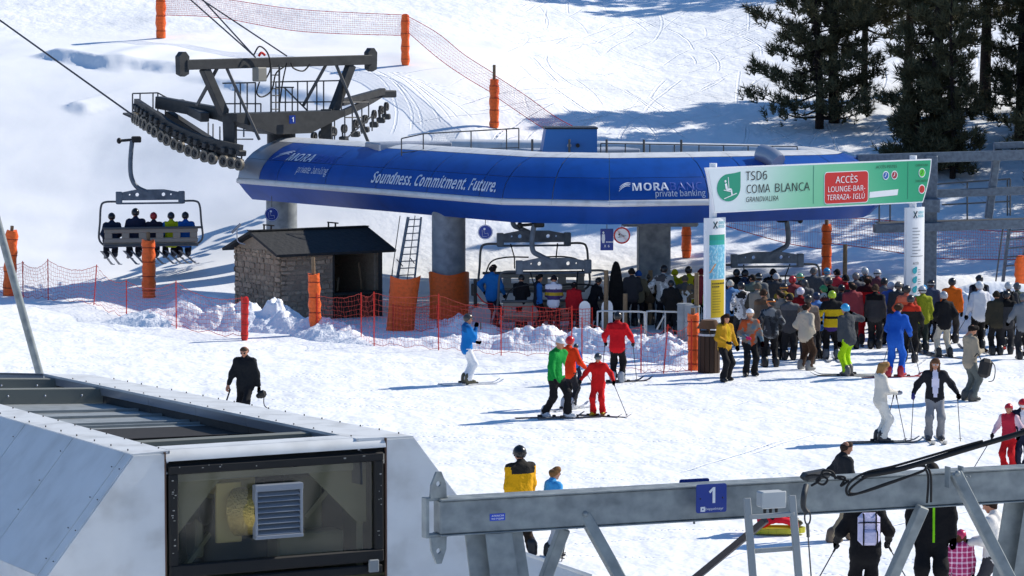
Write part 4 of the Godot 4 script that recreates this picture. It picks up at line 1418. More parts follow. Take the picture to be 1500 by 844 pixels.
	tb.box(Vector3(on(966, 101.2).x, 3.22, -101.2), Vector3(2.25, 0.85, 1.6), Basis(), 0.05)
	obj("column_head", tb, M.column, o)
	# guide beams and tyre lines under the roof
	for sg in [[0, -1.1], [1, -1.1], [2, -1.1], [3, -1.1]]:
		var gb := MB.new()
		gb.bar(rim_point(rim_at(sg[0], 0.0), sg[1], 3.75), rim_point(rim_at(sg[0], 1.0), sg[1], 3.75), 0.18, 0.3)
		obj("guide_rail", gb, M.dark_steel, o)
	# orange pad round the left column
	var w := thing("column_pad", "wide orange crash pad wrapped round the fat grey station column", "crash pad", on(657, 101.0), 0.0)
	var pd := MB.new()
	var r := 0.57
	for k in 26:
		for j in 6:
			var q := []
			for c in [[k, j], [k + 1, j], [k + 1, j + 1], [k, j + 1]]:
				var a: float = TAU * c[0] / 26.0
				var y: float = c[1] / 6.0
				var rr: float = r + 0.025 * sin(a * 5.0 + y * 3.0) + 0.03 * y
				q.append(Vector3(cos(a) * rr, y * (1.36 + 0.05 * sin(a * 3.0)), sin(a) * rr))
			pd.tri(q[0], q[1], q[2], Vector3(q[0].x, 0, q[0].z), Vector3(q[1].x, 0, q[1].z), Vector3(q[2].x, 0, q[2].z))
			pd.tri(q[0], q[2], q[3], Vector3(q[0].x, 0, q[0].z), Vector3(q[2].x, 0, q[2].z), Vector3(q[3].x, 0, q[3].z))
	obj("pad", pd, M.orange_pad, w)
	# round and square notices
	round_sign(at(711, 340, 97.2), 0.21, "round blue notice of a seated rider hung under the roof beside the fat column", true, 3.2)
	round_sign(at(398, 314, 106.0), 0.22, "round blue notice of a skier hung in front of the far left column", true, 3.4)
	var n := thing("notice_board", "square blue notice with a white standing figure hung under the station roof", "sign", at(889, 351, 97.5))
	var pl := MB.new(); pl.box(Vector3.ZERO, Vector3(0.37, 0.62, 0.02), Basis(), 0.006)
	obj("plate", pl, M.sign_blue, n)
	var fg := MB.new()
	fg.ball(Vector3(-0.1, 0.2, 0.012), Vector3(0.03, 0.035, 0.004), 10, 6)
	fg.plate(Vector3(0, 0, 0.012), PackedVector2Array([Vector2(-0.14, 0.15), Vector2(-0.06, 0.15), Vector2(-0.05, 0.02), Vector2(-0.07, -0.1), Vector2(-0.13, -0.1), Vector2(-0.15, 0.02)]), 0.004)
	for k in 5: fg.box(Vector3(-0.01 + 0.042 * k, -0.07, 0.012), Vector3(0.03, 0.035, 0.004))
	obj("pictogram", fg, M.sign_white, n)
	obj("lettering", letters("X", true, 0.07, 0.0, on_plane(Vector3(-0.08, -0.22, 0.008), Basis())), M.sign_white, n)
	obj("lettering", letters("6", true, 0.07, 0.0, on_plane(Vector3(0.03, -0.22, 0.008), Basis())), M.sign_white, n)
	hang_rod(n, 0.31, 3.15)
	round_sign(at(911, 345, 97.3), 0.24, "round red ringed notice forbidding skiers to sit, beside the square blue one", false, 3.15)

func hang_rod(o: Node3D, top: float, to_y: float):
	var b := MB.new()
	b.rod(Vector3(0, top, -0.012), Vector3(0, to_y - o.position.y, -0.012), 0.012, 6)
	obj("hanger", b, M.rail_steel, o)

func round_sign(p: Vector3, r: float, label: String, blue: bool, to_y: float):
	var o := thing("round_notice", label, "sign", p)
	var d := MB.new()
	d.ring(Vector3.ZERO, 0.0, r, 0.02, Basis(), 28)
	obj("plate", d, M.sign_blue if blue else M.sign_white, o)
	var f := MB.new()
	if blue:
		f.ring(Vector3(0, 0, 0.011), r * 0.9, r * 0.95, 0.004, Basis(), 28)
		f.ball(Vector3(-r * 0.12, r * 0.42, 0.012), Vector3(r * 0.15, r * 0.15, 0.004), 10, 6)
		f.bar(Vector3(-r * 0.2, r * 0.25, 0.012), Vector3(-r * 0.1, -r * 0.2, 0.012), r * 0.22, 0.005)
		f.bar(Vector3(-r * 0.1, -r * 0.2, 0.012), Vector3(r * 0.35, -r * 0.15, 0.012), r * 0.16, 0.005)
		f.bar(Vector3(r * 0.35, -r * 0.15, 0.012), Vector3(r * 0.4, -r * 0.55, 0.012), r * 0.14, 0.005)
		f.bar(Vector3(-r * 0.45, r * 0.3, 0.012), Vector3(-r * 0.4, -r * 0.6, 0.012), r * 0.09, 0.005)
		f.bar(Vector3(-r * 0.4, -r * 0.6, 0.012), Vector3(r * 0.2, -r * 0.62, 0.012), r * 0.08, 0.005)
		obj("pictogram", f, M.sign_white, o)
	else:
		f.bar(Vector3(-r * 0.5, -r * 0.28, 0.012), Vector3(r * 0.55, -r * 0.02, 0.012), 0.04, 0.005)
		f.bar(Vector3(-r * 0.3, -r * 0.12, 0.012), Vector3(0, r * 0.08, 0.012), 0.05, 0.005)
		f.bar(Vector3(0, r * 0.08, 0.012), Vector3(r * 0.25, -r * 0.08, 0.012), 0.05, 0.005)
		f.ball(Vector3(-r * 0.32, r * 0.12, 0.012), Vector3(0.03, 0.03, 0.004), 8, 5)
		obj("pictogram", f, M.black, o)
		var g := MB.new()
		g.ring(Vector3(0, 0, 0.013), r * 0.82, r, 0.008, Basis(), 28)
		g.bar(Vector3(-r * 0.62, r * 0.62, 0.018), Vector3(r * 0.62, -r * 0.62, 0.018), r * 0.15, 0.004)
		obj("red_ring", g, gloss(Color(0.75, 0.05, 0.05), 0.4), o)
	hang_rod(o, r * 0.95, to_y)

# ---------------------------------------------------------------- the tower with its wheels at the mouth
func gantry_depth(px: float) -> float:
	return (-10.4 - 0.958 * 107.0) / ((px - 750.0) / FOCAL - 0.958)

func gp(px: float, py: float, back := 0.0) -> Vector3:
	return at(px, py, gantry_depth(px) + back)

func make_tower():
	var o := thing("lift_tower", "dark steel lift tower with a wide crossbar behind the left end of the roof", "lift tower", on(412, 110.0))
	var org := o.position
	var add := func(called: String, list: Array, mat: Material):
		var b := MB.new()
		for q in list: b.bar(q[0] - org, q[1] - org, q[2], q[3], 0.015)
		obj(called, b, mat, o)
	add.call("crossbar", [[gp(270, 95), gp(541, 87.5), 0.3, 0.32]], M.dark_steel)
	for px in [267.0, 543.0]:
		var f := MB.new()
		var c := gp(px, 94.5 if px < 400 else 88.0) - org
		f.plate(c, PackedVector2Array([Vector2(-0.18, -0.3), Vector2(0, -0.38), Vector2(0.18, -0.3), Vector2(0.2, 0.25), Vector2(0.06, 0.4), Vector2(-0.06, 0.4), Vector2(-0.2, 0.25)]), 0.22, Basis(Vector3.UP, 0.8))
		obj("end_flange", f, M.dark_steel, o)
	add.call("leg", [[gp(299, 100), gp(328, 166), 0.24, 0.3]], M.dark_steel)
	add.call("leg", [[gp(514, 95), gp(488, 164), 0.24, 0.3]], M.dark_steel)
	for q in [[[332, 100], [380, 205]], [[318, 100], [288, 155]], [[478, 94], [444, 155]], [[492, 94], [540, 210]]]:
		add.call("brace", [[gp(q[0][0], q[0][1]), gp(q[1][0], q[1][1], -0.9 if q[1][1] > 180 else 0.8), 0.1, 0.1]], M.rail_steel)
	# the deep girder under the platform
	var hb := MB.new()
	var bs := Basis(Vector3(0.69, 0, -0.72), Vector3.UP, Vector3(0.72, 0, 0.69))
	var hc := gp(415, 182) - org
	hb.plate(hc, PackedVector2Array([Vector2(-2.4, 0.4), Vector2(2.3, 0.4), Vector2(2.3, 0.22), Vector2(0.8, -0.3), Vector2(-0.7, -0.3), Vector2(-2.4, 0.16)]), 0.9, bs)
	obj("girder", hb, M.dark_steel, o)
	var col := MB.new()
	col.tube(PackedVector3Array([on(412, 111.0, -0.4) - org, Vector3(on(412, 111.0).x, hc.y + org.y, -111.0) - org]), 0.5, 0.46, 20)
	obj("column", col, M.dark_steel, o)
	add.call("post", [[gp(335, 166), gp(337, 236), 0.38, 0.38]], M.dark_steel)
	add.call("post", [[gp(478, 160), Vector3(gp(478, 160).x, 3.0, gp(478, 160).z), 0.36, 0.36]], M.dark_steel)
	# number plate
	var np := MB.new()
	np.box(hc + bs * Vector3(-0.16, 0.17, 0.6), Vector3(0.26, 0.26, 0.02), bs)
	obj("number_plate", np, M.sign_blue, o)
	obj("lettering", letters("1", true, 0.16, 0.0, on_plane(hc + bs * Vector3(-0.19, 0.09, 0.615), bs)), M.sign_white, o)
	# railings round the platform
	var rails := [[[326, 122], [374, 121]], [[326, 152], [382, 152]], [[374, 121], [374, 166]], [[344, 122], [344, 166]], [[352, 122], [352, 166]], [[362, 122], [362, 166]], [[382, 152], [382, 166]],
		[[404, 120], [504, 118]], [[404, 150], [500, 149]], [[404, 120], [404, 166]], [[418, 128], [418, 166]], [[428, 128], [428, 166]], [[436, 119], [436, 166]], [[450, 119], [450, 164]], [[464, 119], [464, 164]], [[474, 119], [474, 164]], [[404, 128], [430, 128]], [[416, 128], [452, 164]], [[330, 168], [330, 228]], [[346, 170], [346, 232]], [[330, 190], [346, 190]], [[330, 210], [346, 212]], [[330, 170], [346, 190]], [[346, 190], [330, 210]], [[480, 164], [480, 206]], [[490, 164], [490, 206]], [[480, 175], [490, 175]], [[480, 186], [490, 186]], [[480, 197], [490, 197]], [[505, 160], [505, 205]], [[516, 150], [516, 200]], [[505, 172], [530, 172]], [[530, 158], [530, 196]], [[545, 170], [545, 192]], [[505, 205], [545, 170]], [[488, 150], [540, 150]], [[540, 150], [540, 172]], [[500, 128], [500, 166]]]
	for q in rails:
		var b := MB.new()
		b.rod(gp(q[0][0], q[0][1], 0.7) - org, gp(q[1][0], q[1][1], 0.7) - org, 0.026, 6)
		obj("railing", b, M.rail_steel, o)
	# ladder up to the crossbar
	var ld := MB.new()
	ld.rod(gp(397, 95, -0.3) - org, gp(397, 166, -0.3) - org, 0.035, 6)
	ld.rod(gp(409, 95, -0.3) - org, gp(409, 166, -0.3) - org, 0.035, 6)
	for k in 7: ld.rod(gp(397, 100 + 10 * k, -0.3) - org, gp(409, 100 + 10 * k, -0.3) - org, 0.02, 6)
	obj("ladder", ld, M.rail_steel, o)
	var bx := MB.new()
	bx.box(gp(380, 109, -0.5) - org, Vector3(0.4, 0.45, 0.3), bs, 0.03)
	obj("junction_box", bx, gloss(Color(0.55, 0.54, 0.5), 0.6), o)
	for q in [[[372, 80], [380, 68], [392, 78], [396, 100], [388, 118]], [[380, 120], [376, 136], [384, 142], [398, 132], [404, 108], [416, 98]], [[426, 92], [430, 100], [444, 104], [454, 94]], [[420, 92], [414, 120], [410, 150]]]:
		var pts := []
		for p in q: pts.append(gp(p[0], p[1], -0.45) - org)
		var b := MB.new()
		b.tube(smooth_path(pts, 24), 0.025, 0.025, 6)
		obj("cable_loop", b, M.rubber, o)
	var rd := MB.new()
	rd.tube(smooth_path([gp(379, 82, -0.5) - org, gp(383, 77, -0.5) - org, gp(388, 81, -0.5) - org], 8), 0.04, 0.04, 6)
	obj("red_connector", rd, M.red_pad, o)
	# the line of wheels: from the rope's entry down to the mouth
	wheel_train("curved line of wheels on a beam that leads the rope into the roof's left end", [[196, 172], [214, 184], [250, 208], [296, 228], [350, 241]], 111.6, 107.4, 18, true)
	wheel_train("far line of wheels on the right hand side of the lift tower", [[566, 156], [540, 172], [500, 190], [460, 200]], 117.0, 112.5, 9, false)

func wheel_train(label: String, line: Array, d0: float, d1: float, count: int, near: bool):
	var pts := []
	for i in line.size(): pts.append(at(line[i][0], line[i][1], lerpf(d0, d1, float(i) / (line.size() - 1))))
	var path := smooth_path(pts, 60)
	var o := thing("wheel_train", label, "pulley train", path[30])
	var org := o.position
	var along := (path[60] - path[0]).normalized()
	along.y = 0
	along = along.normalized()
	var across := Vector3(-along.z, 0, along.x)
	if across.z < 0: across = -across
	for k in count:
		var p := path[int(round(k * 60.0 / (count - 1)))] - org
		var t := (path[mini(int(round(k * 60.0 / (count - 1))) + 1, 60)] - path[maxi(int(round(k * 60.0 / (count - 1))) - 1, 0)]).normalized()
		var bs := Basis(t, across.cross(t).normalized(), across)
		var w := MB.new()
		w.ring(p, 0.13 if near else 0.09, 0.195 if near else 0.15, 0.09, bs, 20)
		var wm := obj("wheel", w, gloss(Color(0.46, 0.43, 0.38) if near else Color(0.2, 0.2, 0.2), 0.6), o)
		var h := MB.new()
		h.ring(p, 0.0, 0.15 if near else 0.09, 0.05, bs, 16)
		h.ring(p, 0.0, 0.05, 0.14, bs, 10)
		obj("hub", h, M.dark_steel, wm)
		var br := MB.new()
		br.bar(p + across * -0.08, p + bs.y * 0.3 + across * -0.08, 0.08, 0.05)
		br.box(p + bs.y * 0.36 + across * -0.05, Vector3(0.16, 0.18, 0.3), bs, 0.02)
		obj("bracket", br, M.dark_steel, o)
	var beam := MB.new()
	for i in range(0, 60, 5): beam.bar(path[i] - org + Vector3(0, 0.5, 0) - across * 0.1, path[i + 5] - org + Vector3(0, 0.5, 0) - across * 0.1, 0.16, 0.22)
	obj("carrier_beam", beam, M.dark_steel, o)
	if not near:
		var e := MB.new()
		e.box(path[2] - org + Vector3(0, 0.45, 0), Vector3(0.7, 0.25, 0.4), Basis(Vector3.UP, 0.7), 0.03)
		e.bar(path[6] - org + Vector3(0, 0.6, 0), path[40] - org + Vector3(0, 0.9, 0), 0.2, 0.22)
		obj("catch_housing", e, M.dark_steel, o)
		return
	# walkway, its railing and the tilted beams beside the wheels
	for q in [[[232, 150], [330, 168], 0.4], [[246, 172], [338, 232], 0.45], [[262, 152], [300, 172], 0.3]]:
		var b := MB.new()
		b.bar(at(q[0][0], q[0][1], 111.4) - org, at(q[1][0], q[1][1], 108.8) - org, 0.3, q[2], 0.02)
		obj("tilted_beam", b, M.dark_steel, o)
	var wk := MB.new()
	wk.bar(at(192, 166, 112.6) - org, at(345, 236, 108.8) - org, 0.7, 0.06)
	obj("walkway", wk, M.dark_steel, o)
	for q in [[[194, 137], [231, 136]], [[231, 136], [268, 156]], [[194, 137], [194, 164]], [[205, 137], [205, 164]], [[224, 136], [224, 172]], [[231, 136], [231, 175]], [[242, 142], [242, 178]], [[194, 163], [231, 163]], [[231, 163], [262, 182]],
		[[338, 168], [338, 238]], [[346, 168], [346, 238]], [[338, 190], [372, 192]], [[346, 204], [370, 204]], [[357, 168], [357, 200]], [[305, 180], [305, 222]], [[312, 182], [312, 225]], [[322, 186], [322, 230]]]:
		var b := MB.new()
		b.rod(at(q[0][0], q[0][1], 112.2) - org, at(q[1][0], q[1][1], 112.2 if q[1][0] < 300 else 109.5) - org, 0.026, 6)
		obj("railing", b, M.rail_steel, o)

func rope(label: String, a: Vector3, dir: Vector3, long: float, r: float):
	var o := thing("steel_rope", label, "rope", a)
	var b := MB.new()
	var pts := []
	for k in 9: pts.append(dir * long * (k / 8.0) - Vector3(0, 0.006 * long * sin(PI * k / 8.0), 0))
	b.tube(smooth_path(pts, 24), r, r, 8)
	obj("strand", b, gloss(Color(0.2, 0.2, 0.22), 0.45), o)

# ---------------------------------------------------------------- chairs
func make_chair(label: String, p: Vector3, turn: float, hang: float) -> Node3D:
	# p is the middle of the upper beam; the sitters look along -z
	var o := thing("lift_chair", label, "lift chair", p, turn, "six-seat lift chairs")
	var b := MB.new()
	b.tube(smooth_path([Vector3(-0.55, hang, -0.1), Vector3(-0.62, hang * 0.62, -0.05), Vector3(-0.6, hang * 0.32, 0), Vector3(-0.42, 0.22, 0), Vector3(-0.05, 0.04, 0)], 22), 0.075, 0.075, 12)
	obj("hanger_arm", b, M.chair_steel, o)
	var g := MB.new()
	g.rod(Vector3(-0.95, hang - 0.02, -0.1), Vector3(-0.4, hang + 0.02, -0.1), 0.045, 8)
	g.ball(Vector3(-0.97, hang - 0.02, -0.1), Vector3(0.08, 0.1, 0.08), 10, 6)
	g.box(Vector3(-0.42, hang + 0.02, -0.1), Vector3(0.3, 0.2, 0.26), Basis(), 0.03)
	obj("rope_grip", g, M.black, o)
	var bm := CSGPolygon3D.new()
	bm.polygon = PackedVector2Array([Vector2(-1.08, -0.2), Vector2(1.08, -0.2), Vector2(1.08, 0.02), Vector2(0.45, 0.14), Vector2(-0.45, 0.14), Vector2(-1.08, 0.02)])
	bm.depth = 0.12
	bm.position.z = 0.06
	bm.material = M.chair_steel
	var holes := CSGCombiner3D.new()
	holes.name = "upper_beam"
	o.add_child(holes, true)
	bm.name = "web"
	holes.add_child(bm)
	for q in [[-0.42, 0.06], [0.42, 0.06], [-0.66, 0.03], [0.66, 0.03]]:
		var h := CSGCylinder3D.new()
		h.operation = CSGShape3D.OPERATION_SUBTRACTION
		h.radius = q[1]; h.height = 0.4; h.sides = 14
		h.rotation.x = PI / 2
		h.position = Vector3(q[0], -0.02, 0)
		h.name = "hole_%d" % int(q[0] * 100 + 100)
		h.material = M.chair_steel
		holes.add_child(h)
	var sl := MB.new()
	for s in [-1.0, 1.0]:
		sl.box(Vector3(1.0 * s, -0.12, 0), Vector3(0.2, 0.4, 0.17), Basis(), 0.02)
	obj("beam_end", sl, M.chair_steel, o)
	# the hoop: out from the beam, down both sides to the seat
	for s in [-1.0, 1.0]:
		var f := MB.new()
		f.tube(smooth_path([Vector3(1.05 * s, -0.24, 0), Vector3(1.45 * s, -0.25, 0), Vector3(1.58 * s, -0.4, 0.02), Vector3(1.62 * s, -0.9, 0.06), Vector3(1.66 * s, -1.38, 0.1), Vector3(1.55 * s, -1.58, 0.05), Vector3(1.42 * s, -1.62, -0.1)], 30), 0.034, 0.034, 10)
		obj("side_hoop", f, M.rail_steel, o)
	var under := MB.new()
	under.rod(Vector3(-1.05, -0.3, 0), Vector3(1.05, -0.3, 0), 0.03, 8)
	obj("tie_bar", under, M.chair_steel, o)
	# backrest with its five openings
	var tone := gloss(Color(0.6, 0.56, 0.51), 0.6)
	var bk := MB.new()
	bk.box(Vector3(0, -1.16, 0.14), Vector3(3.0, 0.16, 0.07), Basis(), 0.03)
	bk.box(Vector3(0, -1.48, 0.12), Vector3(3.0, 0.16, 0.07), Basis(), 0.03)
	for k in 6: bk.box(Vector3(-1.36 + 0.545 * k, -1.32, 0.13), Vector3(0.24, 0.2, 0.06), Basis(), 0.02)
	obj("backrest", bk, tone, o)
	var rl := MB.new()
	rl.rod(Vector3(-1.55, -1.08, 0.2), Vector3(1.6, -1.08, 0.2), 0.04, 10)
	obj("back_rail", rl, M.rail_steel, o)
	var st := MB.new()
	st.box(Vector3(0, -1.62, -0.12), Vector3(3.05, 0.1, 0.5), Basis(), 0.03)
	obj("seat", st, tone, o)
	var sr := MB.new()
	sr.rod(Vector3(-1.5, -1.64, 0.16), Vector3(1.5, -1.64, 0.16), 0.04, 8)
	obj("seat_rail", sr, M.rail_steel, o)
	# raised restraint bar
	for s in [-1.0, 1.0]:
		var rb := MB.new()
		rb.tube(smooth_path([Vector3(1.5 * s, -1.5, 0.0), Vector3(1.35 * s, -0.8, 0.25), Vector3(0.9 * s, -0.62, 0.3), Vector3(0.2 * s, -0.62, 0.3)], 16), 0.022, 0.022, 6)
		rb.rod(Vector3(0.7 * s, -0.24, 0.06), Vector3(0.62 * s, -0.62, 0.3), 0.02, 6)
		rb.rod(Vector3(0.62 * s, -0.62, 0.3), Vector3(0.62 * s, -0.95, 0.32), 0.02, 6)
		if hang < 1.5: obj("restraint_bar", rb, M.black, o)
	return o

# ---------------------------------------------------------------- hut
func make_hut():
	var d0 := 100.0
	var a := Vector3(0.842, 0, -0.54)       # along the front
	var c := Vector3(-0.54, 0, -0.842)      # back along the gable
	var p := Vector3(-6.8, 0, -d0)
	p.y = -0.1
	var o := thing("stone_hut", "small stone hut with a dark gabled roof and open front", "hut", p)
	var L := 3.5
	var W := 2.85
	var eave := 2.2
	var apex := 2.62
	var bf := Basis(a, Vector3.UP, -c)
	var bg := Basis(c, Vector3.UP, -a)
	var mortar := textured(paint(Color(0.6, 0.54, 0.47), 0.95), M.dirt_noise, bump_tex(0.08, 4.0, 128, 4, 31), 1.5, false, 0.8)
	var stones := []
	for k in 6:
		var v = 0.58 + 0.03 * k
		stones.append(textured(paint(Color(v, v * 0.87, v * 0.74), 0.92), M.dirt_noise, bump_tex(0.06, 5.0, 128, 4, 32 + k), 2.0, false, 1.0))
	var wall_piece := func(called: String, pts: Array, b: Basis, at_: Vector3) -> MeshInstance3D:
		var m := MB.new()
		var q := PackedVector2Array(pts)
		m.plate(at_, q, 0.2, b)
		return obj(called, m, mortar, o)
	var front: MeshInstance3D = wall_piece.call("front_wall", [Vector2(0, 0), Vector2(1.75, 0), Vector2(1.75, eave - 0.05), Vector2(0, eave - 0.05)], bf, c * 0.1)
	var gable: MeshInstance3D = wall_piece.call("gable_wall", [Vector2(0, 0), Vector2(W, 0), Vector2(W, eave), Vector2(W * 0.5, apex), Vector2(0, eave)], bg, a * 0.1)
	wall_piece.call("back_wall", [Vector2(0, 0), Vector2(L, 0), Vector2(L, eave), Vector2(0, eave)], bf, c * (W - 0.1))
	wall_piece.call("gable_wall", [Vector2(0.2, 0), Vector2(W - 0.2, 0), Vector2(W - 0.2, eave), Vector2(W * 0.5, apex), Vector2(0.2, eave)], bg, a * (L - 0.1))
	# the stones: rough courses of uneven, slightly proud blocks
	var r := RandomNumberGenerator.new(); r.seed = 12
	for side in 2:
		var wall: MeshInstance3D = front if side == 0 else gable
		var wide := 1.75 if side == 0 else W
		var b := bf if side == 0 else bg
		var y := 0.05
		var n := 0
		while y < (eave - 0.12 if side == 0 else apex - 0.25):
			var hh := r.randf_range(0.1, 0.19)
			var x := 0.0
			while x < wide - 0.05:
				var ww := minf(r.randf_range(0.13, 0.36), wide - x)
				var top := eave + (apex - eave) * (1.0 - absf(x + ww * 0.5 - W * 0.5) / (W * 0.5)) if side == 1 else eave - 0.05
				if y + hh > top + 0.02: break
				var m := MB.new()
				var cc := []
				var g := 0.014
				for q in [[x + g, y + g], [x + ww - g, y + g], [x + ww - g, y + hh - g], [x + g, y + hh - g]]:
					cc.append(Vector2(q[0] + r.randf_range(-0.02, 0.025), q[1] + r.randf_range(-0.025, 0.025)))
				# cut the corners so that the block is not a plain rectangle
				var outl := PackedVector2Array()
				for k in 4:
					var e0: Vector2 = cc[k]
					outl.append(e0.lerp(cc[(k + 3) % 4], r.randf_range(0.06, 0.2)))
					outl.append(e0.lerp(cc[(k + 1) % 4], r.randf_range(0.06, 0.2)))
				var base: Vector3 = (c * 0.0 if side == 0 else a * 0.0)
				var outw := -c if side == 0 else -a
				var rise := r.randf_range(0.015, 0.045)
				var mid := Vector2.ZERO
				for q in outl: mid += q / 8.0
				for k in 8:
					var q0 := outl[k]
					var q1 := outl[(k + 1) % 8]
					var f := func(q: Vector2, s: float, z: float) -> Vector3:
						var w := mid.lerp(q, s)
						return base + b.x * w.x + b.y * w.y + outw * z
					m.quad(f.call(q0, 1.0, -0.02), f.call(q1, 1.0, -0.02), f.call(q1, 0.9, rise), f.call(q0, 0.9, rise), b.x * (q0 + q1 - mid * 2).x + b.y * (q0 + q1 - mid * 2).y + outw * 0.3)
					m.tri(f.call(q0, 0.9, rise), f.call(q1, 0.9, rise), f.call(mid, 1.0, rise + 0.012), outw, outw, outw)
				many("stone", m.mesh(), stones[r.randi() % 6], wall, n)
				n += 1
				x += ww
			y += hh
	# roof slabs, ridge to eaves
	var tar := textured(paint(Color(0.16, 0.165, 0.17), 0.85), M.dirt_noise, bump_tex(0.04, 3.0, 128, 4, 41), 1.0, false, 0.6)
	var ov := 0.28
	for s in 2:
		var m := MB.new()
		var rid := c * (W * 0.5) + Vector3(0, apex + 0.06, 0)
		var e := (c * -ov if s == 0 else c * (W + ov)) + Vector3(0, eave - 0.12, 0)
		var n := (rid - e).cross(a).normalized()
		if n.y < 0: n = -n
		var q := [e - a * ov, e + a * (L + ov), rid + a * (L + ov), rid - a * ov]
		m.quad(q[0] + n * 0.05, q[1] + n * 0.05, q[2] + n * 0.05, q[3] + n * 0.05, n)
		m.quad(q[0] - n * 0.03, q[1] - n * 0.03, q[2] - n * 0.03, q[3] - n * 0.03, -n)
		m.quad(q[0] - n * 0.03, q[1] - n * 0.03, q[1] + n * 0.05, q[0] + n * 0.05, (e - rid))
		m.quad(q[0] - n * 0.03, q[3] - n * 0.03, q[3] + n * 0.05, q[0] + n * 0.05, -a)
		m.quad(q[1] - n * 0.03, q[2] - n * 0.03, q[2] + n * 0.05, q[1] + n * 0.05, a)
		obj("roof", m, tar, o)
	var cap := MB.new()
	cap.bar(c * (W * 0.5) - a * ov + Vector3(0, apex + 0.12, 0), c * (W * 0.5) + a * (L + ov) + Vector3(0, apex + 0.12, 0), 0.24, 0.03)
	obj("ridge_cap", cap, tar, o)
	for q in [0.35, 2.55]:
		var v := MB.new()
		for s in [-0.12, 0.12]: v.bar(c * (W * 0.5) + a * (q + s) + Vector3(0, apex + 0.1, 0), c * (W * 0.5) + a * (q + s) + Vector3(0, apex + 0.27, 0), 0.05, 0.05)
		v.bar(c * (W * 0.5) + a * (q - 0.14) + Vector3(0, apex + 0.28, 0), c * (W * 0.5) + a * (q + 0.2) + Vector3(0, apex + 0.24, 0), 0.1, 0.04)
		obj("roof_bracket", v, M.black, o)
	# the open bay: dark frame, counter, shelves and stools inside
	var fr := MB.new()
	fr.bar(a * 1.8 + c * 0.06, a * 1.8 + c * 0.06 + Vector3(0, eave, 0), 0.1, 0.1)
	fr.bar(a * 3.43 + c * 0.06, a * 3.43 + c * 0.06 + Vector3(0, eave, 0), 0.12, 0.12)
	fr.bar(a * 1.7 + c * 0.05 + Vector3(0, eave - 0.08, 0), a * 3.5 + c * 0.05 + Vector3(0, eave - 0.08, 0), 0.12, 0.14)
	obj("bay_frame", fr, M.black, o)
	var ct := MB.new()
	ct.bar(a * 1.76 + c * 0.1 + Vector3(0, 0.85, 0), a * 3.4 + c * 0.1 + Vector3(0, 0.85, 0), 0.35, 0.07, 0.01)
	obj("counter", ct, gloss(Color(0.12, 0.14, 0.12), 0.7), o)
	for k in 9:
		var pk := MB.new()
		pk.box(a * (1.85 + 0.18 * k) + c * 0.06 + Vector3(0, 0.42, 0), Vector3(0.165, 0.78, 0.03), bf, 0.006)
		obj("plank", pk, textured(paint(Color(0.2, 0.16, 0.13), 0.9), M.dirt_noise, null, 1.0, false) if not M.has("plank") else M.plank, o)
		M["plank"] = (o.get_node("plank") as MeshInstance3D).material_override
	var sh := MB.new()
	sh.bar(a * 1.9 + c * 2.3 + Vector3(0, 1.5, 0), a * 3.2 + c * 2.3 + Vector3(0, 1.5, 0), 0.3, 0.04)
	sh.bar(a * 1.9 + c * 2.3 + Vector3(0, 1.1, 0), a * 3.2 + c * 2.3 + Vector3(0, 1.1, 0), 0.3, 0.04)
	sh.bar(a * 2.2 + c * 0.5 + Vector3(0, 0.9, 0), a * 2.25 + c * 0.5 + Vector3(0, 1.3, 0), 0.05, 0.05)
	sh.bar(a * 3.1 + c * 0.6 + Vector3(0, 0.9, 0), a * 3.0 + c * 0.6 + Vector3(0, 1.7, 0), 0.05, 0.05)
	obj("shelf", sh, M.wood, o)
	# weather vane on the left gable
	var an := MB.new()
	an.tube(smooth_path([c * 2.0 - a * 0.1 + Vector3(0, eave + 0.1, 0), c * 2.1 - a * 0.3 + Vector3(0, eave + 0.2, 0), c * 2.1 - a * 0.32 + Vector3(0, eave + 0.6, 0)], 10), 0.025, 0.02, 6)
	an.bar(c * 2.1 - a * 0.5 + Vector3(0, eave + 0.45, 0), c * 2.1 - a * 0.2 + Vector3(0, eave + 0.7, 0), 0.03, 0.08)
	obj("wind_gauge", an, M.silver, o)

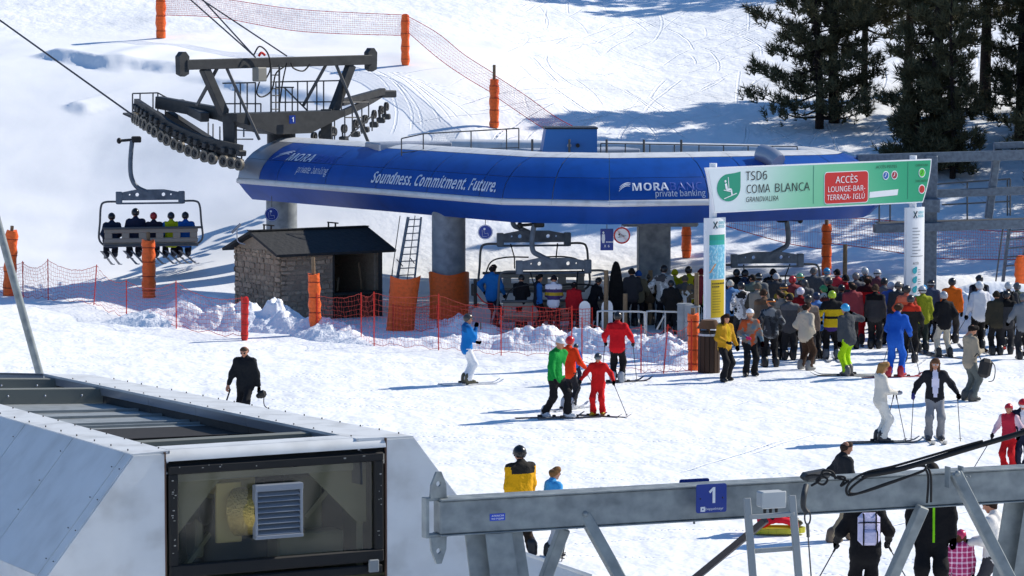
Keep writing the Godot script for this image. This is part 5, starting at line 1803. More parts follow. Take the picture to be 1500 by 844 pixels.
# ---------------------------------------------------------------- the gate with the lift's name
func make_gate():
	var pl := on(1045, 89.0)
	var pr := on(1338, 93.6)
	var a := Vector3(pr.x - pl.x, 0, pr.z - pl.z)
	var W := a.length()
	a = a.normalized()
	var n := Vector3(-a.z, 0, a.x)
	if n.z < 0: n = -n
	var b := Basis(a, Vector3.UP, n)
	var o := thing("lift_gate_sign", "long green and white overhead sign board on two white posts naming the lift", "sign", pl)
	for q in [0.0, W]:
		var m := MB.new()
		m.tube(PackedVector3Array([a * q + Vector3(0, -0.2, 0), a * q + Vector3(0, 5.22, 0)]), 0.1, 0.1, 14)
		obj("post", m, M.sign_white, o)
	# board: trapezoid with bowed ends, 1.13 tall
	var x0 := -0.43
	var x1 := W + 0.5
	var y0 := 3.93
	var y1 := 5.12
	var pts := PackedVector2Array()
	for k in 9: pts.append(Vector2(x0 + 0.28 * (1.0 - k / 8.0) ** 0.8, lerpf(y0, y1, k / 8.0)))
	for k in 9:
		var t := 1.0 - k / 8.0
		pts.append(Vector2(x1 - 0.32 * (1.0 - t) ** 1.7, lerpf(y0, y1, t)))
	var z := 0.17
	var edge := MB.new()
	edge.plate(n * z, pts, 0.09, b)
	obj("board", edge, M.sign_white, o)
	# printed face
	var im := Image.create(512, 128, false, Image.FORMAT_RGB8)
	for y in 128:
		for x in 512:
			var t := x / 511.0
			var c := Color(0.84, 0.88, 0.9).lerp(Color(0.42, 0.74, 0.57), smoothstep(0.08, 0.55, t + 0.05 * (y / 127.0 - 0.5)))
			c = c.lerp(Color(0.03, 0.6, 0.42), smoothstep(0.55, 0.95, t - 0.06 * (y / 127.0)))
			im.set_pixel(x, y, c)
	var tex := ImageTexture.create_from_image(im)
	var fm := paint(Color(1, 1, 1), 0.45)
	fm.albedo_texture = tex
	var inner := Geometry2D.offset_polygon(pts, -0.035)[0] as PackedVector2Array
	var fb := MB.new()
	var idx := Geometry2D.triangulate_polygon(inner)
	for i in range(0, idx.size(), 3):
		var p := []
		for k in 3: p.append(b.x * inner[idx[i + k]].x + b.y * inner[idx[i + k]].y + n * (z + 0.049))
		fb.tri(p[0], p[1], p[2], n, n, n)
	fb.uv.resize(fb.v.size())
	for i in fb.v.size(): fb.uv[i] = Vector2((fb.v[i].dot(a) - x0) / (x1 - x0), (y1 - fb.v[i].y) / (y1 - y0))
	obj("printed_face", fb, fm, o)
	var zt := z + 0.052
	var ink := gloss(Color(0.03, 0.05, 0.1), 0.5)
	var P := func(x: float, y: float) -> Vector3: return b.x * x + b.y * y + n * zt
	var put := func(t: String, bold: bool, cap: float, width: float, x: float, y: float, m: Material, sl := 0.0, lift := 0.0): obj("lettering", letters(t, bold, cap, width, on_plane(P.call(x, y) + n * lift, b), sl), m, o)
	put.call("TSD", false, 0.23, 0.57, 0.94, 4.75, ink)
	put.call("6", false, 0.23, 0.16, 1.55, 4.75, ink)
	put.call("COMA", false, 0.22, 0.84, 0.98, 4.41, ink)
	put.call("BLANCA", false, 0.22, 1.26, 2.0, 4.41, ink)
	put.call("GRANDVALIRA", false, 0.13, 1.17, 0.95, 4.18, ink, 0.15)
	# leaf-shaped lift symbol
	var lf := MB.new()
	var lp := PackedVector2Array()
	for k in 25:
		var t := TAU * k / 24.0
		var q := Vector2(cos(t), sin(t)) * 0.3
		if k <= 6: q = Vector2(maxf(q.x, 0.3 if k > 0 else 0.3), q.y) if k < 3 else (Vector2(0.3, 0.34) if k == 3 else Vector2(q.x, lerpf(0.34, q.y, (k - 3) / 3.0)))
		if k < 24: lp.append(Vector2(q.x * 1.38, q.y * 1.2) + Vector2(0.35, 4.58))
	lf.plate(n * zt, lp, 0.006, b)
	obj("lift_symbol", lf, gloss(Color(0.03, 0.56, 0.44), 0.5), o)
	var sy := MB.new()
	var Q := func(x: float, y: float) -> Vector3: return P.call(0.35 + x * 1.4, 4.58 + y * 1.2) + n * 0.006
	sy.ball(Q.call(-0.09, 0.14), Vector3(0.035, 0.035, 0.005), 10, 6, b)
	for q in [[-0.08, 0.09, -0.05, -0.04, 0.07], [-0.05, -0.04, 0.06, -0.04, 0.055], [0.06, -0.04, 0.08, -0.17, 0.045], [-0.02, 0.23, 0.0, -0.02, 0.02], [-0.13, -0.05, 0.05, -0.09, 0.02], [-0.12, -0.24, 0.2, -0.13, 0.02]]:
		sy.bar(Q.call(q[0], q[1]), Q.call(q[2], q[3]), q[4], 0.004, 0.0, n)
	obj("lift_symbol_rider", sy, M.sign_white, o)
	# red panel
	var rr := MB.new()
	var rp := PackedVector2Array()
	for q in [[5.33, 4.77, 0.0], [3.9, 4.77, PI * 0.5], [3.9, 4.12, PI], [5.33, 4.12, PI * 1.5]]:
		for k in 5:
			var t: float = q[2] + PI * 0.5 * k / 4.0
			rp.append(Vector2(q[0] + cos(t) * 0.09, q[1] + sin(t) * 0.09))
	var rim2 := Geometry2D.offset_polygon(rp, 0.02)[0] as PackedVector2Array
	rr.plate(n * zt, rim2, 0.006, b)
	obj("notice_border", rr, M.sign_white, o)
	var rq := MB.new()
	rq.plate(n * (zt + 0.004), rp, 0.006, b)
	obj("notice_panel", rq, gloss(Color(0.76, 0.09, 0.08), 0.5), o)
	put.call("ACCÈS", false, 0.18, 0.82, 4.2, 4.57, M.sign_white, 0.0, 0.008)
	put.call("LOUNGE-BAR-", false, 0.145, 1.38, 3.93, 4.34, M.sign_white, 0.0, 0.008)
	put.call("TERRAZA- IGLÚ", false, 0.14, 1.4, 3.88, 4.125, M.sign_white, 0.1, 0.008)
	put.call("ACCÈS PISTES", false, 0.075, 0.8, 5.72, 4.92, ink)
	put.call("OBERTURA", false, 0.06, 0.48, 7.24, 4.93, gloss(Color(0.05, 0.3, 0.2), 0.5))
	put.call("TANCAMENT", false, 0.06, 0.5, 7.23, 4.5, gloss(Color(0.05, 0.3, 0.2), 0.5))
	for q in [[6.1, 4.72, 0.12, Color(0.1, 0.35, 0.65)], [6.43, 4.72, 0.12, Color(0.6, 0.08, 0.15)], [7.49, 4.75, 0.13, Color(0.3, 0.75, 0.15)], [7.49, 4.3, 0.13, Color(0.8, 0.1, 0.1)]]:
		var m := MB.new()
		m.ring(P.call(q[0], q[1]), 0.0, q[2], 0.006, b, 20)
		var base := obj("symbol_disc", m, M.sign_white, o)
		var m2 := MB.new()
		m2.ring(P.call(q[0], q[1]) + n * 0.004, 0.0, q[2] * 0.8, 0.006, b, 20)
		obj("disc_face", m2, gloss(q[3], 0.5), base)
		var m3 := MB.new()
		m3.bar(P.call(q[0], q[1]) + n * 0.008, P.call(q[0] + q[2] * 0.05, q[1] + q[2] * 0.6) + n * 0.008, 0.02, 0.004, 0.0, n)
		m3.bar(P.call(q[0], q[1]) + n * 0.008, P.call(q[0] - q[2] * 0.4, q[1] - q[2] * 0.3) + n * 0.008, 0.02, 0.004, 0.0, n)
		obj("disc_mark", m3, M.sign_white if q[0] < 7.0 else gloss(Color(0.05, 0.3, 0.1), 0.5), base)
	var sl := MB.new()
	sl.plate(n * zt, PackedVector2Array([Vector2(5.48, 4.13), Vector2(6.55, 4.17), Vector2(6.58, 4.33), Vector2(5.5, 4.29)]), 0.006, b)
	obj("white_strip", sl, M.sign_white, o)
	# bowed joints across the board
	for q in [3.4, 6.95]:
		var m := MB.new()
		m.box(P.call(q, 4.56), Vector3(0.012, 1.02, 0.004), b)
		obj("board_joint", m, gloss(Color(0.2, 0.5, 0.42), 0.5), o)
	# hanging banners on both posts
	for s in 2:
		var q0 := 0.0 if s == 0 else W
		var wd := 0.68
		var top := 3.8
		var low := 1.05 if s == 0 else 0.9
		var bt := thing("banner_panel", ["white banner with a piste map and yellow notice on the left gate post", "white banner with turquoise pictograms on the right gate post"][s], "banner", pl + a * q0)
		var bb := MB.new()
		var front := func(u: float, v: float, lift: float) -> Vector3: return a * (u - 0.5) * wd + Vector3(0, lerpf(low, top, v), 0) + n * (0.12 + 0.06 * (1.0 - (2.0 * u - 1.0) ** 2) + lift)
		for k in 8:
			var u0 := k / 8.0
			var u1 := (k + 1) / 8.0
			bb.quad(front.call(u0, 0, 0), front.call(u1, 0, 0), front.call(u1, 1, 0), front.call(u0, 1, 0), n)
			bb.quad(front.call(u0, 0, -0.1), front.call(u1, 0, -0.1), front.call(u1, 1, -0.1), front.call(u0, 1, -0.1), -n)
			bb.quad(front.call(u0, 1, 0), front.call(u1, 1, 0), front.call(u1, 1, -0.1), front.call(u0, 1, -0.1), Vector3.UP)
		for u in [0.0, 1.0]: bb.quad(front.call(u, 0, 0), front.call(u, 1, 0), front.call(u, 1, -0.1), front.call(u, 0, -0.1), a * (u - 0.5))
		obj("panel", bb, M.sign_white, bt)
		var sheet := func(called: String, u0: float, u1: float, v0: float, v1: float, m: Material, parent: Node, lift := 0.004):
			var f := MB.new()
			for k in 6:
				var ua := lerpf(u0, u1, k / 6.0)
				var ub := lerpf(u0, u1, (k + 1) / 6.0)
				f.quad(front.call(ua, v0, lift), front.call(ub, v0, lift), front.call(ub, v1, lift), front.call(ua, v1, lift), n)
			return obj(called, f, m, parent)
		var word := func(t: String, bold: bool, cap: float, width: float, u: float, v: float, m: Material):
			obj("lettering", letters(t, bold, cap, width, func(x: float, y: float, zz: float) -> Vector3: return front.call(u + x / wd, v + y / (top - low), zz + 0.002), 0.0), m, bt)
		var teal := gloss(Color(0.35, 0.68, 0.75), 0.5)
		# crossed-strokes emblem and its two words
		var xm := MB.new()
		xm.bar(front.call(0.3, 0.9, 0.008), front.call(0.48, 0.965, 0.008), 0.035, 0.004, 0.0, n)
		obj("emblem", xm, gloss(Color(0.05, 0.1, 0.15), 0.5), bt)
		var xm2 := MB.new()
		xm2.bar(front.call(0.3, 0.965, 0.006), front.call(0.48, 0.9, 0.006), 0.035, 0.004, 0.0, n)
		obj("emblem_stroke", xm2, gloss(Color(0.1, 0.35, 0.4), 0.5), bt)
		word.call("GRAU", true, 0.075, 0.24, 0.55, 0.94, teal)
		word.call("ROIG", true, 0.075, 0.24, 0.55, 0.905, teal)
		if s == 0:
			var mi := Image.create(96, 192, false, Image.FORMAT_RGB8)
			for y in 192:
				for x in 96:
					var v := lump.get_noise_2d(x * 0.5, y * 0.35)
					var w := fine.get_noise_2d(x * 1.1, y * 1.1)
					var c := Color(0.36, 0.7, 0.82).lerp(Color(0.62, 0.84, 0.9), smoothstep(-0.3, 0.4, v))
					if y < 44: c = Color(0.02, 0.55, 0.62).lerp(Color(0.1, 0.66, 0.58), y / 44.0)
					elif absf(w) < 0.035: c = Color(0.75, 0.88, 0.93)
					if absf(v - 0.1) < 0.015 and y > 60: c = Color(0.75, 0.3, 0.3) if x < 50 else Color(0.2, 0.4, 0.7)
					if y < 24: c = Color(0.05, 0.6, 0.5)
					if x + (y - 150) * 0.8 > 10 and x + (y - 150) * 0.8 < 20 and y > 125 and y < 165: c = Color(0.85, 0.6, 0.4)
					mi.set_pixel(x, y, c)
			var mm := paint(Color(1, 1, 1), 0.5)
			mm.albedo_texture = ImageTexture.create_from_image(mi)
			var f := MB.new()
			for k in 6:
				var ua := lerpf(0.12, 0.92, k / 6.0)
				var ub := lerpf(0.12, 0.92, (k + 1) / 6.0)
				f.quad_uv(front.call(ua, 0.42, 0.004), front.call(ub, 0.42, 0.004), front.call(ub, 0.84, 0.004), front.call(ua, 0.84, 0.004), n)
				for j in 6: f.uv[f.uv.size() - 6 + j].x = (f.uv[f.uv.size() - 6 + j].x + k) / 6.0
			obj("piste_map", f, mm, bt)
			sheet.call("yellow_notice", 0.2, 0.9, 0.05, 0.41, gloss(Color(0.82, 0.7, 0.08), 0.5), bt)
			var dk := gloss(Color(0.15, 0.15, 0.1), 0.5)
			for k in 11:
				var q := MB.new()
				q.ring(front.call(0.28 + 0.095 * (k % 7), 0.375 - 0.03 * int(k / 7), 0.009), 0.0, 0.022, 0.004, b, 10)
				obj("notice_symbol", q, dk, bt)
			for k in 9: sheet.call("text_line", 0.26, 0.62 + 0.2 * absf(fine.get_noise_1d(k * 50.0)), 0.3 - 0.025 * k, 0.307 - 0.025 * k, gloss(Color(0.62, 0.53, 0.1), 0.5), bt, 0.007)
		else:
			for k in 9: sheet.call("text_line", 0.25, 0.5 + 0.5 * absf(fine.get_noise_1d(k * 70.0 + 9)), 0.8 - 0.03 * k, 0.808 - 0.03 * k, gloss(Color(0.55, 0.57, 0.6), 0.5), bt)
			sheet.call("divider", 0.17, 0.88, 0.535, 0.54, gloss(Color(0.25, 0.27, 0.3), 0.5), bt)
			word.call("ACCÈS", true, 0.06, 0.22, 0.28, 0.46, gloss(Color(0.4, 0.42, 0.45), 0.5))
			for k in 5:
				var q := MB.new()
				q.ring(front.call(0.38, 0.4 - 0.09 * k, 0.009), 0.0, 0.085, 0.005, b, 16)
				q.box(front.call(0.45, 0.425 - 0.09 * k, 0.0085), Vector3(0.08, 0.07, 0.004), b)
				obj("pictogram", q, gloss(Color(0.1, 0.62, 0.68), 0.5), bt)
				for j in 3: sheet.call("text_line", 0.56, 0.72 + 0.1 * absf(fine.get_noise_1d(k * 30.0 + j * 11)), 0.405 - 0.09 * k - 0.022 * j, 0.411 - 0.09 * k - 0.022 * j, gloss(Color(0.55, 0.57, 0.6), 0.5), bt)

# ---------------------------------------------------------------- smaller structures round the station
func make_small():
	# leaning ladder with an orange pad
	var p := on(590, 98.3)
	var o := thing("access_ladder", "tall grey steel ladder leaning up to the roof between hut and fat column", "ladder", p)
	for s in [0, 1]:
		var b := MB.new()
		b.rod(at([576, 604][s], 440, 98.3) - p, at([598, 617][s], 318, 98.6) - p, 0.045 if s == 0 else 0.03, 8)
		obj("stile", b, M.frame_steel, o)
	for k in 12:
		var b := MB.new()
		var f := k / 11.0
		b.rod(at(lerpf(577, 598, f), lerpf(434, 322, f), 98.3 + 0.3 * f) - p, at(lerpf(604.5, 616.5, f), lerpf(433, 321, f), 98.3 + 0.3 * f) - p, 0.018, 6)
		obj("rung", b, M.frame_steel, o)
	var hb := MB.new()
	hb.rod(at(570, 430, 98.1) - p, at(586, 316, 98.4) - p, 0.015, 6)
	hb.rod(at(594, 430, 98.1) - p, at(608, 316, 98.4) - p, 0.015, 6)
	hb.rod(at(581, 380, 98.1) - p, at(590, 390, 98.4) - p, 0.015, 6)
	hb.rod(at(601, 378, 98.1) - p, at(607, 386, 98.4) - p, 0.015, 6)
	hb.rod(at(575, 395, 98.1) - p, on(566, 98.0) - p, 0.02, 6)
	obj("hand_rail", hb, M.rail_steel, o)
	var w := thing("ladder_pad", "orange crash pad curved round the foot of the steel ladder", "crash pad", on(589, 97.9))
	var pd := MB.new()
	for k in 14:
		for j in 6:
			var q := []
			for c in [[k, j], [k + 1, j], [k + 1, j + 1], [k, j + 1]]:
				var t: float = c[0] / 14.0 * 2.0 - 1.0
				var y: float = c[1] / 6.0
				var wx: float = 0.4 + 0.09 * (y - 0.3) ** 2
				q.append(Vector3(t * wx + 0.16 * y - 0.07, y * (1.6 - 0.1 * (1.0 - t * t)), 0.3 * sqrt(maxf(0.0, 1.0 - t * t * 0.98)) + 0.015 * sin(y * 9.0 + t * 4.0)))
			pd.quad(q[0], q[1], q[2], q[3], Vector3(0, 0, 1))
	obj("pad", pd, M.orange_pad, w)
	# shovel stuck in the bank and a notice post
	var sv := thing("snow_shovel", "grey snow shovel standing blade up against the dark post behind the snow bank", "shovel", on(704, 96.2, 0.2))
	var bl := MB.new()
	bl.plate(Vector3(0.02, 0.35, 0), PackedVector2Array([Vector2(-0.25, -0.2), Vector2(0.25, -0.24), Vector2(0.27, 0.1), Vector2(0.16, 0.22), Vector2(-0.2, 0.2), Vector2(-0.28, 0.1)]), 0.02)
	obj("blade", bl, gloss(Color(0.5, 0.48, 0.52), 0.5), sv)
	var hd := MB.new()
	hd.rod(Vector3(0, -0.2, -0.02), Vector3(0.0, 0.3, -0.02), 0.02, 6)
	obj("handle", hd, M.wood, sv)
	var po := thing("barrier_post", "thin dark post beside the fat column pad", "post", on(696, 97.0))
	var pb := MB.new()
	pb.rod(Vector3(0, -0.2, 0), Vector3(0, 1.5, 0), 0.05, 8)
	pb.box(Vector3(-0.06, 1.2, 0.04), Vector3(0.12, 0.35, 0.08), Basis(), 0.02)
	obj("post", pb, M.black, po)
	var ps := MB.new()
	ps.tube(smooth_path([Vector3(0.03, 1.1, 0), Vector3(0.25, 0.85, 0.1), Vector3(0.5, 0.8, 0.1)], 10), 0.018, 0.018, 6)
	obj("strap", ps, M.net, po)
	# white pipe barriers of the queue
	for q in [[876, 945, "white pipe barrier in front of the queue, left of the two"], [948, 998, "white pipe barrier in front of the queue, right of the two"]]:
		var o2 := on(q[0], 96.0)
		var e := on(q[1], 95.6)
		var br := thing("pipe_barrier", q[2], "barrier", o2, 0.0, "white pipe barriers")
		var v := e - o2
		var b := MB.new()
		b.tube(smooth_path([Vector3(0, -0.2, 0), Vector3(0, 0.58, 0), v * 0.05 + Vector3(0, 0.7, 0), v * 0.5 + Vector3(0, 0.71, 0), v * 0.95 + Vector3(0, 0.71, 0), v + Vector3(0, 0.6, 0), v + Vector3(0, -0.2, 0)], 40), 0.026, 0.026, 8)
		obj("frame", b, gloss(Color(0.72, 0.73, 0.74), 0.5), br)
		var b2 := MB.new()
		b2.rod(v * 0.55 + Vector3(0, 0.0, 0), v * 0.55 + Vector3(0, 0.7, 0), 0.022, 8)
		b2.rod(v * 0.3 + Vector3(0, 0.2, 0), v * 0.52 + Vector3(0, 0.6, 0), 0.025, 8)
		obj("stay", b2, gloss(Color(0.72, 0.73, 0.74), 0.5), br)
	for q in [[888, 396, 96.6, "pale wooden post left of the standing black ski bag"], [916, 430, 96.2, "short pale wooden post right of the black ski bag"], [953, 396, 98.6, "pale wooden post in front of the square grey column"], [1021, 400, 94.5, "thin wooden post beside the grey barrels"], [1239, 358, 101.5, "bare grey wooden post behind the queue under the name sign"]]:
		var b := MB.new()
		var g := on(q[0], q[2])
		var top := at(q[0], q[1], q[2]).y - g.y
		b.tube(PackedVector3Array([Vector3(0, -0.2, 0), Vector3(0.01, top, 0)]), 0.07, 0.065, 10)
		var t := thing("wooden_post", q[3], "post", g, 0.0, "wooden queue posts")
		obj("trunk", b, M.wood, t)
	for q in [[1004, 95.2, "grey round barrel behind the orange padded post, left of the two"], [1015, 94.6, "grey round barrel behind the orange padded post, right of the two"]]:
		var b := MB.new()
		b.tube(PackedVector3Array([Vector3(0, 0, 0), Vector3(0, 1.0, 0)]), 0.21, 0.21, 18)
		for y in [0.04, 0.5, 0.97]: b.ring(Vector3(0, y, 0), 0.2, 0.225, 0.035, Basis(Vector3(1, 0, 0), Vector3(0, 0, -1), Vector3(0, 1, 0)), 18)
		var t := thing("barrel", q[2], "barrel", on(q[0], q[1]), 0.0, "grey barrels")
		obj("drum", b, M.column, t)
	# bags and boards standing in the queue
	var sb := thing("ski_bag", "tall black padded board bag standing upright in the queue", "board bag", on(903, 97.0))
	var bm := MB.new()
	var out := PackedVector2Array()
	for k in 24:
		var t := TAU * k / 24.0
		out.append(Vector2(cos(t) * 0.2 * (1.0 - 0.18 * sin(t)), 1.08 + sin(t) * 0.95))
	bm.plate(Vector3.ZERO, out, 0.16, Basis(Vector3.UP, 0.3))
	obj("bag", bm, cloth(Color(0.05, 0.05, 0.055)), sb)
	for q in [[857, 96.4, "white round topped board standing in the snow right of the red jacketed rider"], [890, 96.6, "white round topped board standing between the pale posts"]]:
		var b := MB.new()
		var pl := PackedVector2Array([Vector2(-0.15, -0.2), Vector2(0.15, -0.2), Vector2(0.16, 0.75)])
		for k in 7: pl.append(Vector2(0.16 * cos(PI * k / 6.0), 0.78 + 0.18 * sin(PI * k / 6.0)))
		b.plate(Vector3.ZERO, pl, 0.03)
		var t := thing("standing_board", q[2], "board", on(q[0], q[1]), 0.0, "white standing boards")
		obj("board", b, M.sign_white, t)
	# wooden litter bin
	var bn := thing("litter_bin", "round slatted wooden litter bin with a roofed lid beside the yellow jacketed woman", "litter bin", on(1040, 86.0))
	bn.scale = Vector3(0.88, 0.94, 0.88)
	for k in 14:
		var t := TAU * k / 14.0
		var b := MB.new()
		b.box(Vector3(cos(t) * 0.3, 0.5, sin(t) * 0.3), Vector3(0.125, 1.0, 0.03), Basis(Vector3.UP, PI / 2 - t), 0.008)
		obj("slat", b, gloss(Color(0.2 + 0.02 * (k % 3), 0.13 + 0.012 * (k % 3), 0.09), 0.8), bn)
	var core := MB.new()
	core.tube(PackedVector3Array([Vector3(0, 0.02, 0), Vector3(0, 1.12, 0)]), 0.26, 0.26, 14)
	obj("liner", core, M.black, bn)
	var band := MB.new()
	band.ring(Vector3(0, 1.03, 0), 0.26, 0.31, 0.06, Basis(Vector3(1, 0, 0), Vector3(0, 0, -1), Vector3(0, 1, 0)), 16)
	obj("rim_band", band, M.silver, bn)
	var lidm := MB.new()
	lidm.tube(smooth_path([Vector3(0, 1.2, 0), Vector3(0, 1.3, 0), Vector3(0, 1.42, 0)], 4), 0.36, 0.22, 14)
	for s in 4: lidm.rod(Vector3(cos(s * PI / 2) * 0.26, 1.0, sin(s * PI / 2) * 0.26), Vector3(cos(s * PI / 2) * 0.26, 1.22, sin(s * PI / 2) * 0.26), 0.02, 6)
	obj("lid", lidm, gloss(Color(0.38, 0.27, 0.18), 0.8), bn)
	# slanting grey tube at the left edge
	var tb := thing("slanting_tube", "long slanting grey steel tube at the left edge beyond the white roof", "pole", on(118, 62.0))
	var tm := MB.new()
	tm.tube(PackedVector3Array([Vector3(0, -0.4, 0), (at(0, 345, 60) - at(118, 752, 60)) * 1.55]), 0.075, 0.07, 14)
	obj("tube", tm, M.steel, tb)

# chair store and gantry on the right
func make_store():
	var o := thing("chair_store_frame", "grey steel frame of beams and walkways for parked chairs at the right edge", "steel frame", on(1364, 101.0))
	var org := o.position
	var add := func(called: String, a: Vector3, b: Vector3, w: float, t: float, m: Material):
		var q := MB.new()
		q.bar(a - org, b - org, w, t, 0.02)
		obj(called, q, m, o)
	add.call("main_post", on(1364, 101.0, -0.3), at(1364, 228, 101.0), 0.36, 0.36, M.frame_steel)
	add.call("upper_beam", at(1255, 234, 101.0), at(1560, 225, 101.3), 0.3, 0.3, M.frame_steel)
	add.call("middle_beam", at(1366, 284, 101.3), at(1560, 277, 101.6), 0.22, 0.24, M.frame_steel)
	add.call("lower_beam", at(1280, 335, 100.6), at(1560, 326, 101.0), 0.3, 0.26, M.frame_steel)
	add.call("walkway", at(1285, 327, 102.0), at(1560, 320, 102.3), 0.8, 0.05, M.rail_steel)
	add.call("hanger_post", at(1462, 214, 101.6), at(1448, 320, 101.6), 0.28, 0.22, M.frame_steel)
	add.call("beam_cap", at(1456, 214, 101.5), at(1500, 212, 101.5), 0.32, 0.2, M.frame_steel)
	add.call("clamp", at(1352, 301, 100.7), at(1376, 301, 100.7), 0.44, 0.4, M.frame_steel)
	for q in [[[1288, 298], [1288, 330]], [[1304, 298], [1304, 330]], [[1417, 266], [1417, 322]], [[1476, 262], [1476, 316]], [[1480, 262], [1480, 316]], [[1370, 270], [1480, 262]], [[1380, 300], [1480, 295]], [[1284, 300], [1310, 298]]]:
		var b := MB.new()
		b.rod(at(q[0][0], q[0][1], 102.2) - org, at(q[1][0], q[1][1], 102.2) - org, 0.025, 6)
		obj("railing", b, M.rail_steel, o)
	var l := thing("leaning_ladder", "grey ladder with thin handrail leaning at the right edge under the steel frame", "ladder", on(1470, 101.2))
	var q := l.position
	for s in 2:
		var b := MB.new()
		b.bar(on([1468, 1496][s], 101.2, -0.3) - q, at([1479, 1506][s], 330, 101.4) - q, 0.12, 0.09)
		obj("stile", b, M.frame_steel, l)
	for k in 5:
		var b := MB.new()
		b.rod(at(1480 - 2.4 * k, 338 + 13 * k, 101.3) - q, at(1505 - 2.2 * k, 336 + 13 * k, 101.3) - q, 0.03, 6)
		obj("rung", b, M.frame_steel, l)
	var hr := MB.new()
	hr.rod(on(1458, 100.8) - q, at(1470, 330, 101.0) - q, 0.025, 6)
	obj("hand_rail", hr, M.rail_steel, l)
	var pp := thing("ladder_pad", "orange crash pad at the right edge beside the leaning ladder", "crash pad", on(1500, 100.5))
	obj("pad", pad_mesh(0.22, 1.3, 5), M.orange_pad, pp)

# ---------------------------------------------------------------- near building
func make_near_building():
	var C := Vector3(-3.69, 4.57, -36.0)
	var a := Vector3(-0.464, 0, -0.886)
	var b := Vector3(0.886, 0, -0.464)
	var n := -a
	var P := func(x: float, y: float, s: float) -> Vector3: return b * x + Vector3(0, y - (0.012 + 0.0055 * x) * s, 0) + a * s
	var o := thing("machine_house", "white sheet metal lift machine house with open roof and dark glazed end window", "machine house", C)
	var sheet: Material = M.white_sheet
	var bolts := MB.new()
	var slab := func(called: String, q: Array, out: Vector3, t: float, m: Material, parent: Node = o):
		var g := MB.new()
		var k := (out as Vector3).normalized() * t
		g.quad(q[0], q[1], q[2], q[3], out)
		g.quad(q[0] - k, q[1] - k, q[2] - k, q[3] - k, -out)
		for i in 4: g.quad(q[i], q[(i + 1) % 4], q[(i + 1) % 4] - k, q[i] - k, q[i] + q[(i + 1) % 4] - q[(i + 2) % 4] - q[(i + 3) % 4])
		return obj(called, g, m, parent)
	# sides: sloping panels with a gap at each joint
	var sl := [0.0, 0.22, 1.79, 3.35, 4.95, 6.55, 8.2, 10.0]
	for i in sl.size() - 1:
		var s0: float = sl[i] + 0.008
		var s1: float = sl[i + 1] - 0.008
		slab.call("side_panel", [P.call(-0.365, -0.01, s0), P.call(-0.365, -0.01, s1), P.call(-1.36, -1.25, s1), P.call(-1.36, -1.25, s0)], (Vector3.UP * 0.62 - b * 0.78), 0.03, sheet)
		slab.call("side_panel", [P.call(-1.36, -1.255, s0), P.call(-1.36, -1.255, s1), P.call(-1.36, -3.2, s1), P.call(-1.36, -3.2, s0)], -b, 0.03, sheet)
		slab.call("side_panel", [P.call(2.94, -0.01, s0), P.call(2.94, -0.01, s1), P.call(3.9, -1.23, s1), P.call(3.9, -1.23, s0)], (Vector3.UP * 0.62 + b * 0.78), 0.03, sheet)
		slab.call("low_roof_panel", [P.call(3.9, -1.23, s0), P.call(3.9, -1.23, s1), P.call(5.2, -1.72, s1), P.call(5.2, -1.72, s0)], (Vector3.UP * 0.93 + b * 0.36), 0.04, sheet)
		for k in 4:
			var f := (k + 0.5) / 4.0
			bolts.ball(P.call(lerpf(-0.365, -1.36, f) - 0.01, lerpf(-0.01, -1.25, f) + 0.01, s0 + 0.04), Vector3.ONE * 0.008, 6, 4)
	# joint strips under the gaps
	for s in [1.79, 3.35, 4.95, 6.55, 8.2]:
		slab.call("joint_strip", [P.call(-0.365, -0.03, s - 0.03), P.call(-0.365, -0.03, s + 0.03), P.call(-1.34, -1.25, s + 0.03), P.call(-1.34, -1.25, s - 0.03)], (Vector3.UP * 0.62 - b * 0.78), 0.02, gloss(Color(0.3, 0.27, 0.25), 0.8))
	# front wall: left and right wings and the fascia over the window
	var wing := func(called: String, pts: Array):
		var g := MB.new()
		g.plate(Vector3.ZERO, PackedVector2Array(pts), 0.04, Basis(b, Vector3.UP, n))
		obj(called, g, sheet, o)
	wing.call("front_panel", [Vector2(-1.36, -3.2), Vector2(-0.012, -3.2), Vector2(-0.012, -0.02), Vector2(-0.36, -0.02), Vector2(-1.36, -1.26)])
	wing.call("front_panel", [Vector2(2.6, -3.2), Vector2(3.55, -3.2), Vector2(3.62, -1.55), Vector2(3.88, -1.24), Vector2(2.93, -0.02), Vector2(2.6, -0.02)])
	wing.call("front_panel", [Vector2(3.56, -3.2), Vector2(5.1, -3.2), Vector2(5.18, -1.76), Vector2(3.9, -1.27), Vector2(3.64, -1.57)])
	var fa := MB.new()
	for k in 8:
		var t0 := PI * 0.5 * k / 8.0
		var t1 := PI * 0.5 * (k + 1) / 8.0
		var q := func(x: float, t: float) -> Vector3: return P.call(x, -0.1 + 0.11 * sin(t), 0.12 - 0.16 * cos(t))
		var n0 := n * cos(t0) + Vector3.UP * sin(t0)
		var n1 := n * cos(t1) + Vector3.UP * sin(t1)
		fa.tri(q.call(0, t0), q.call(2.585, t0), q.call(2.585, t1), n0, n0, n1)
		fa.tri(q.call(0, t0), q.call(2.585, t1), q.call(0, t1), n0, n1, n1)
	obj("fascia", fa, sheet, o)
	# rust-stained seams beside the window
	for x in [-0.006, 2.592]:
		var g := MB.new()
		g.box(P.call(x, -1.2, -0.012), Vector3(0.016, 2.4, 0.03), Basis(b, Vector3.UP, n))
		obj("seam", g, gloss(Color(0.36, 0.27, 0.22), 0.8), o)
	# roof rims in plates, with bolts
	var rimcut := [0.0, 1.55, 3.1, 4.65, 6.2, 7.75, 10.0]
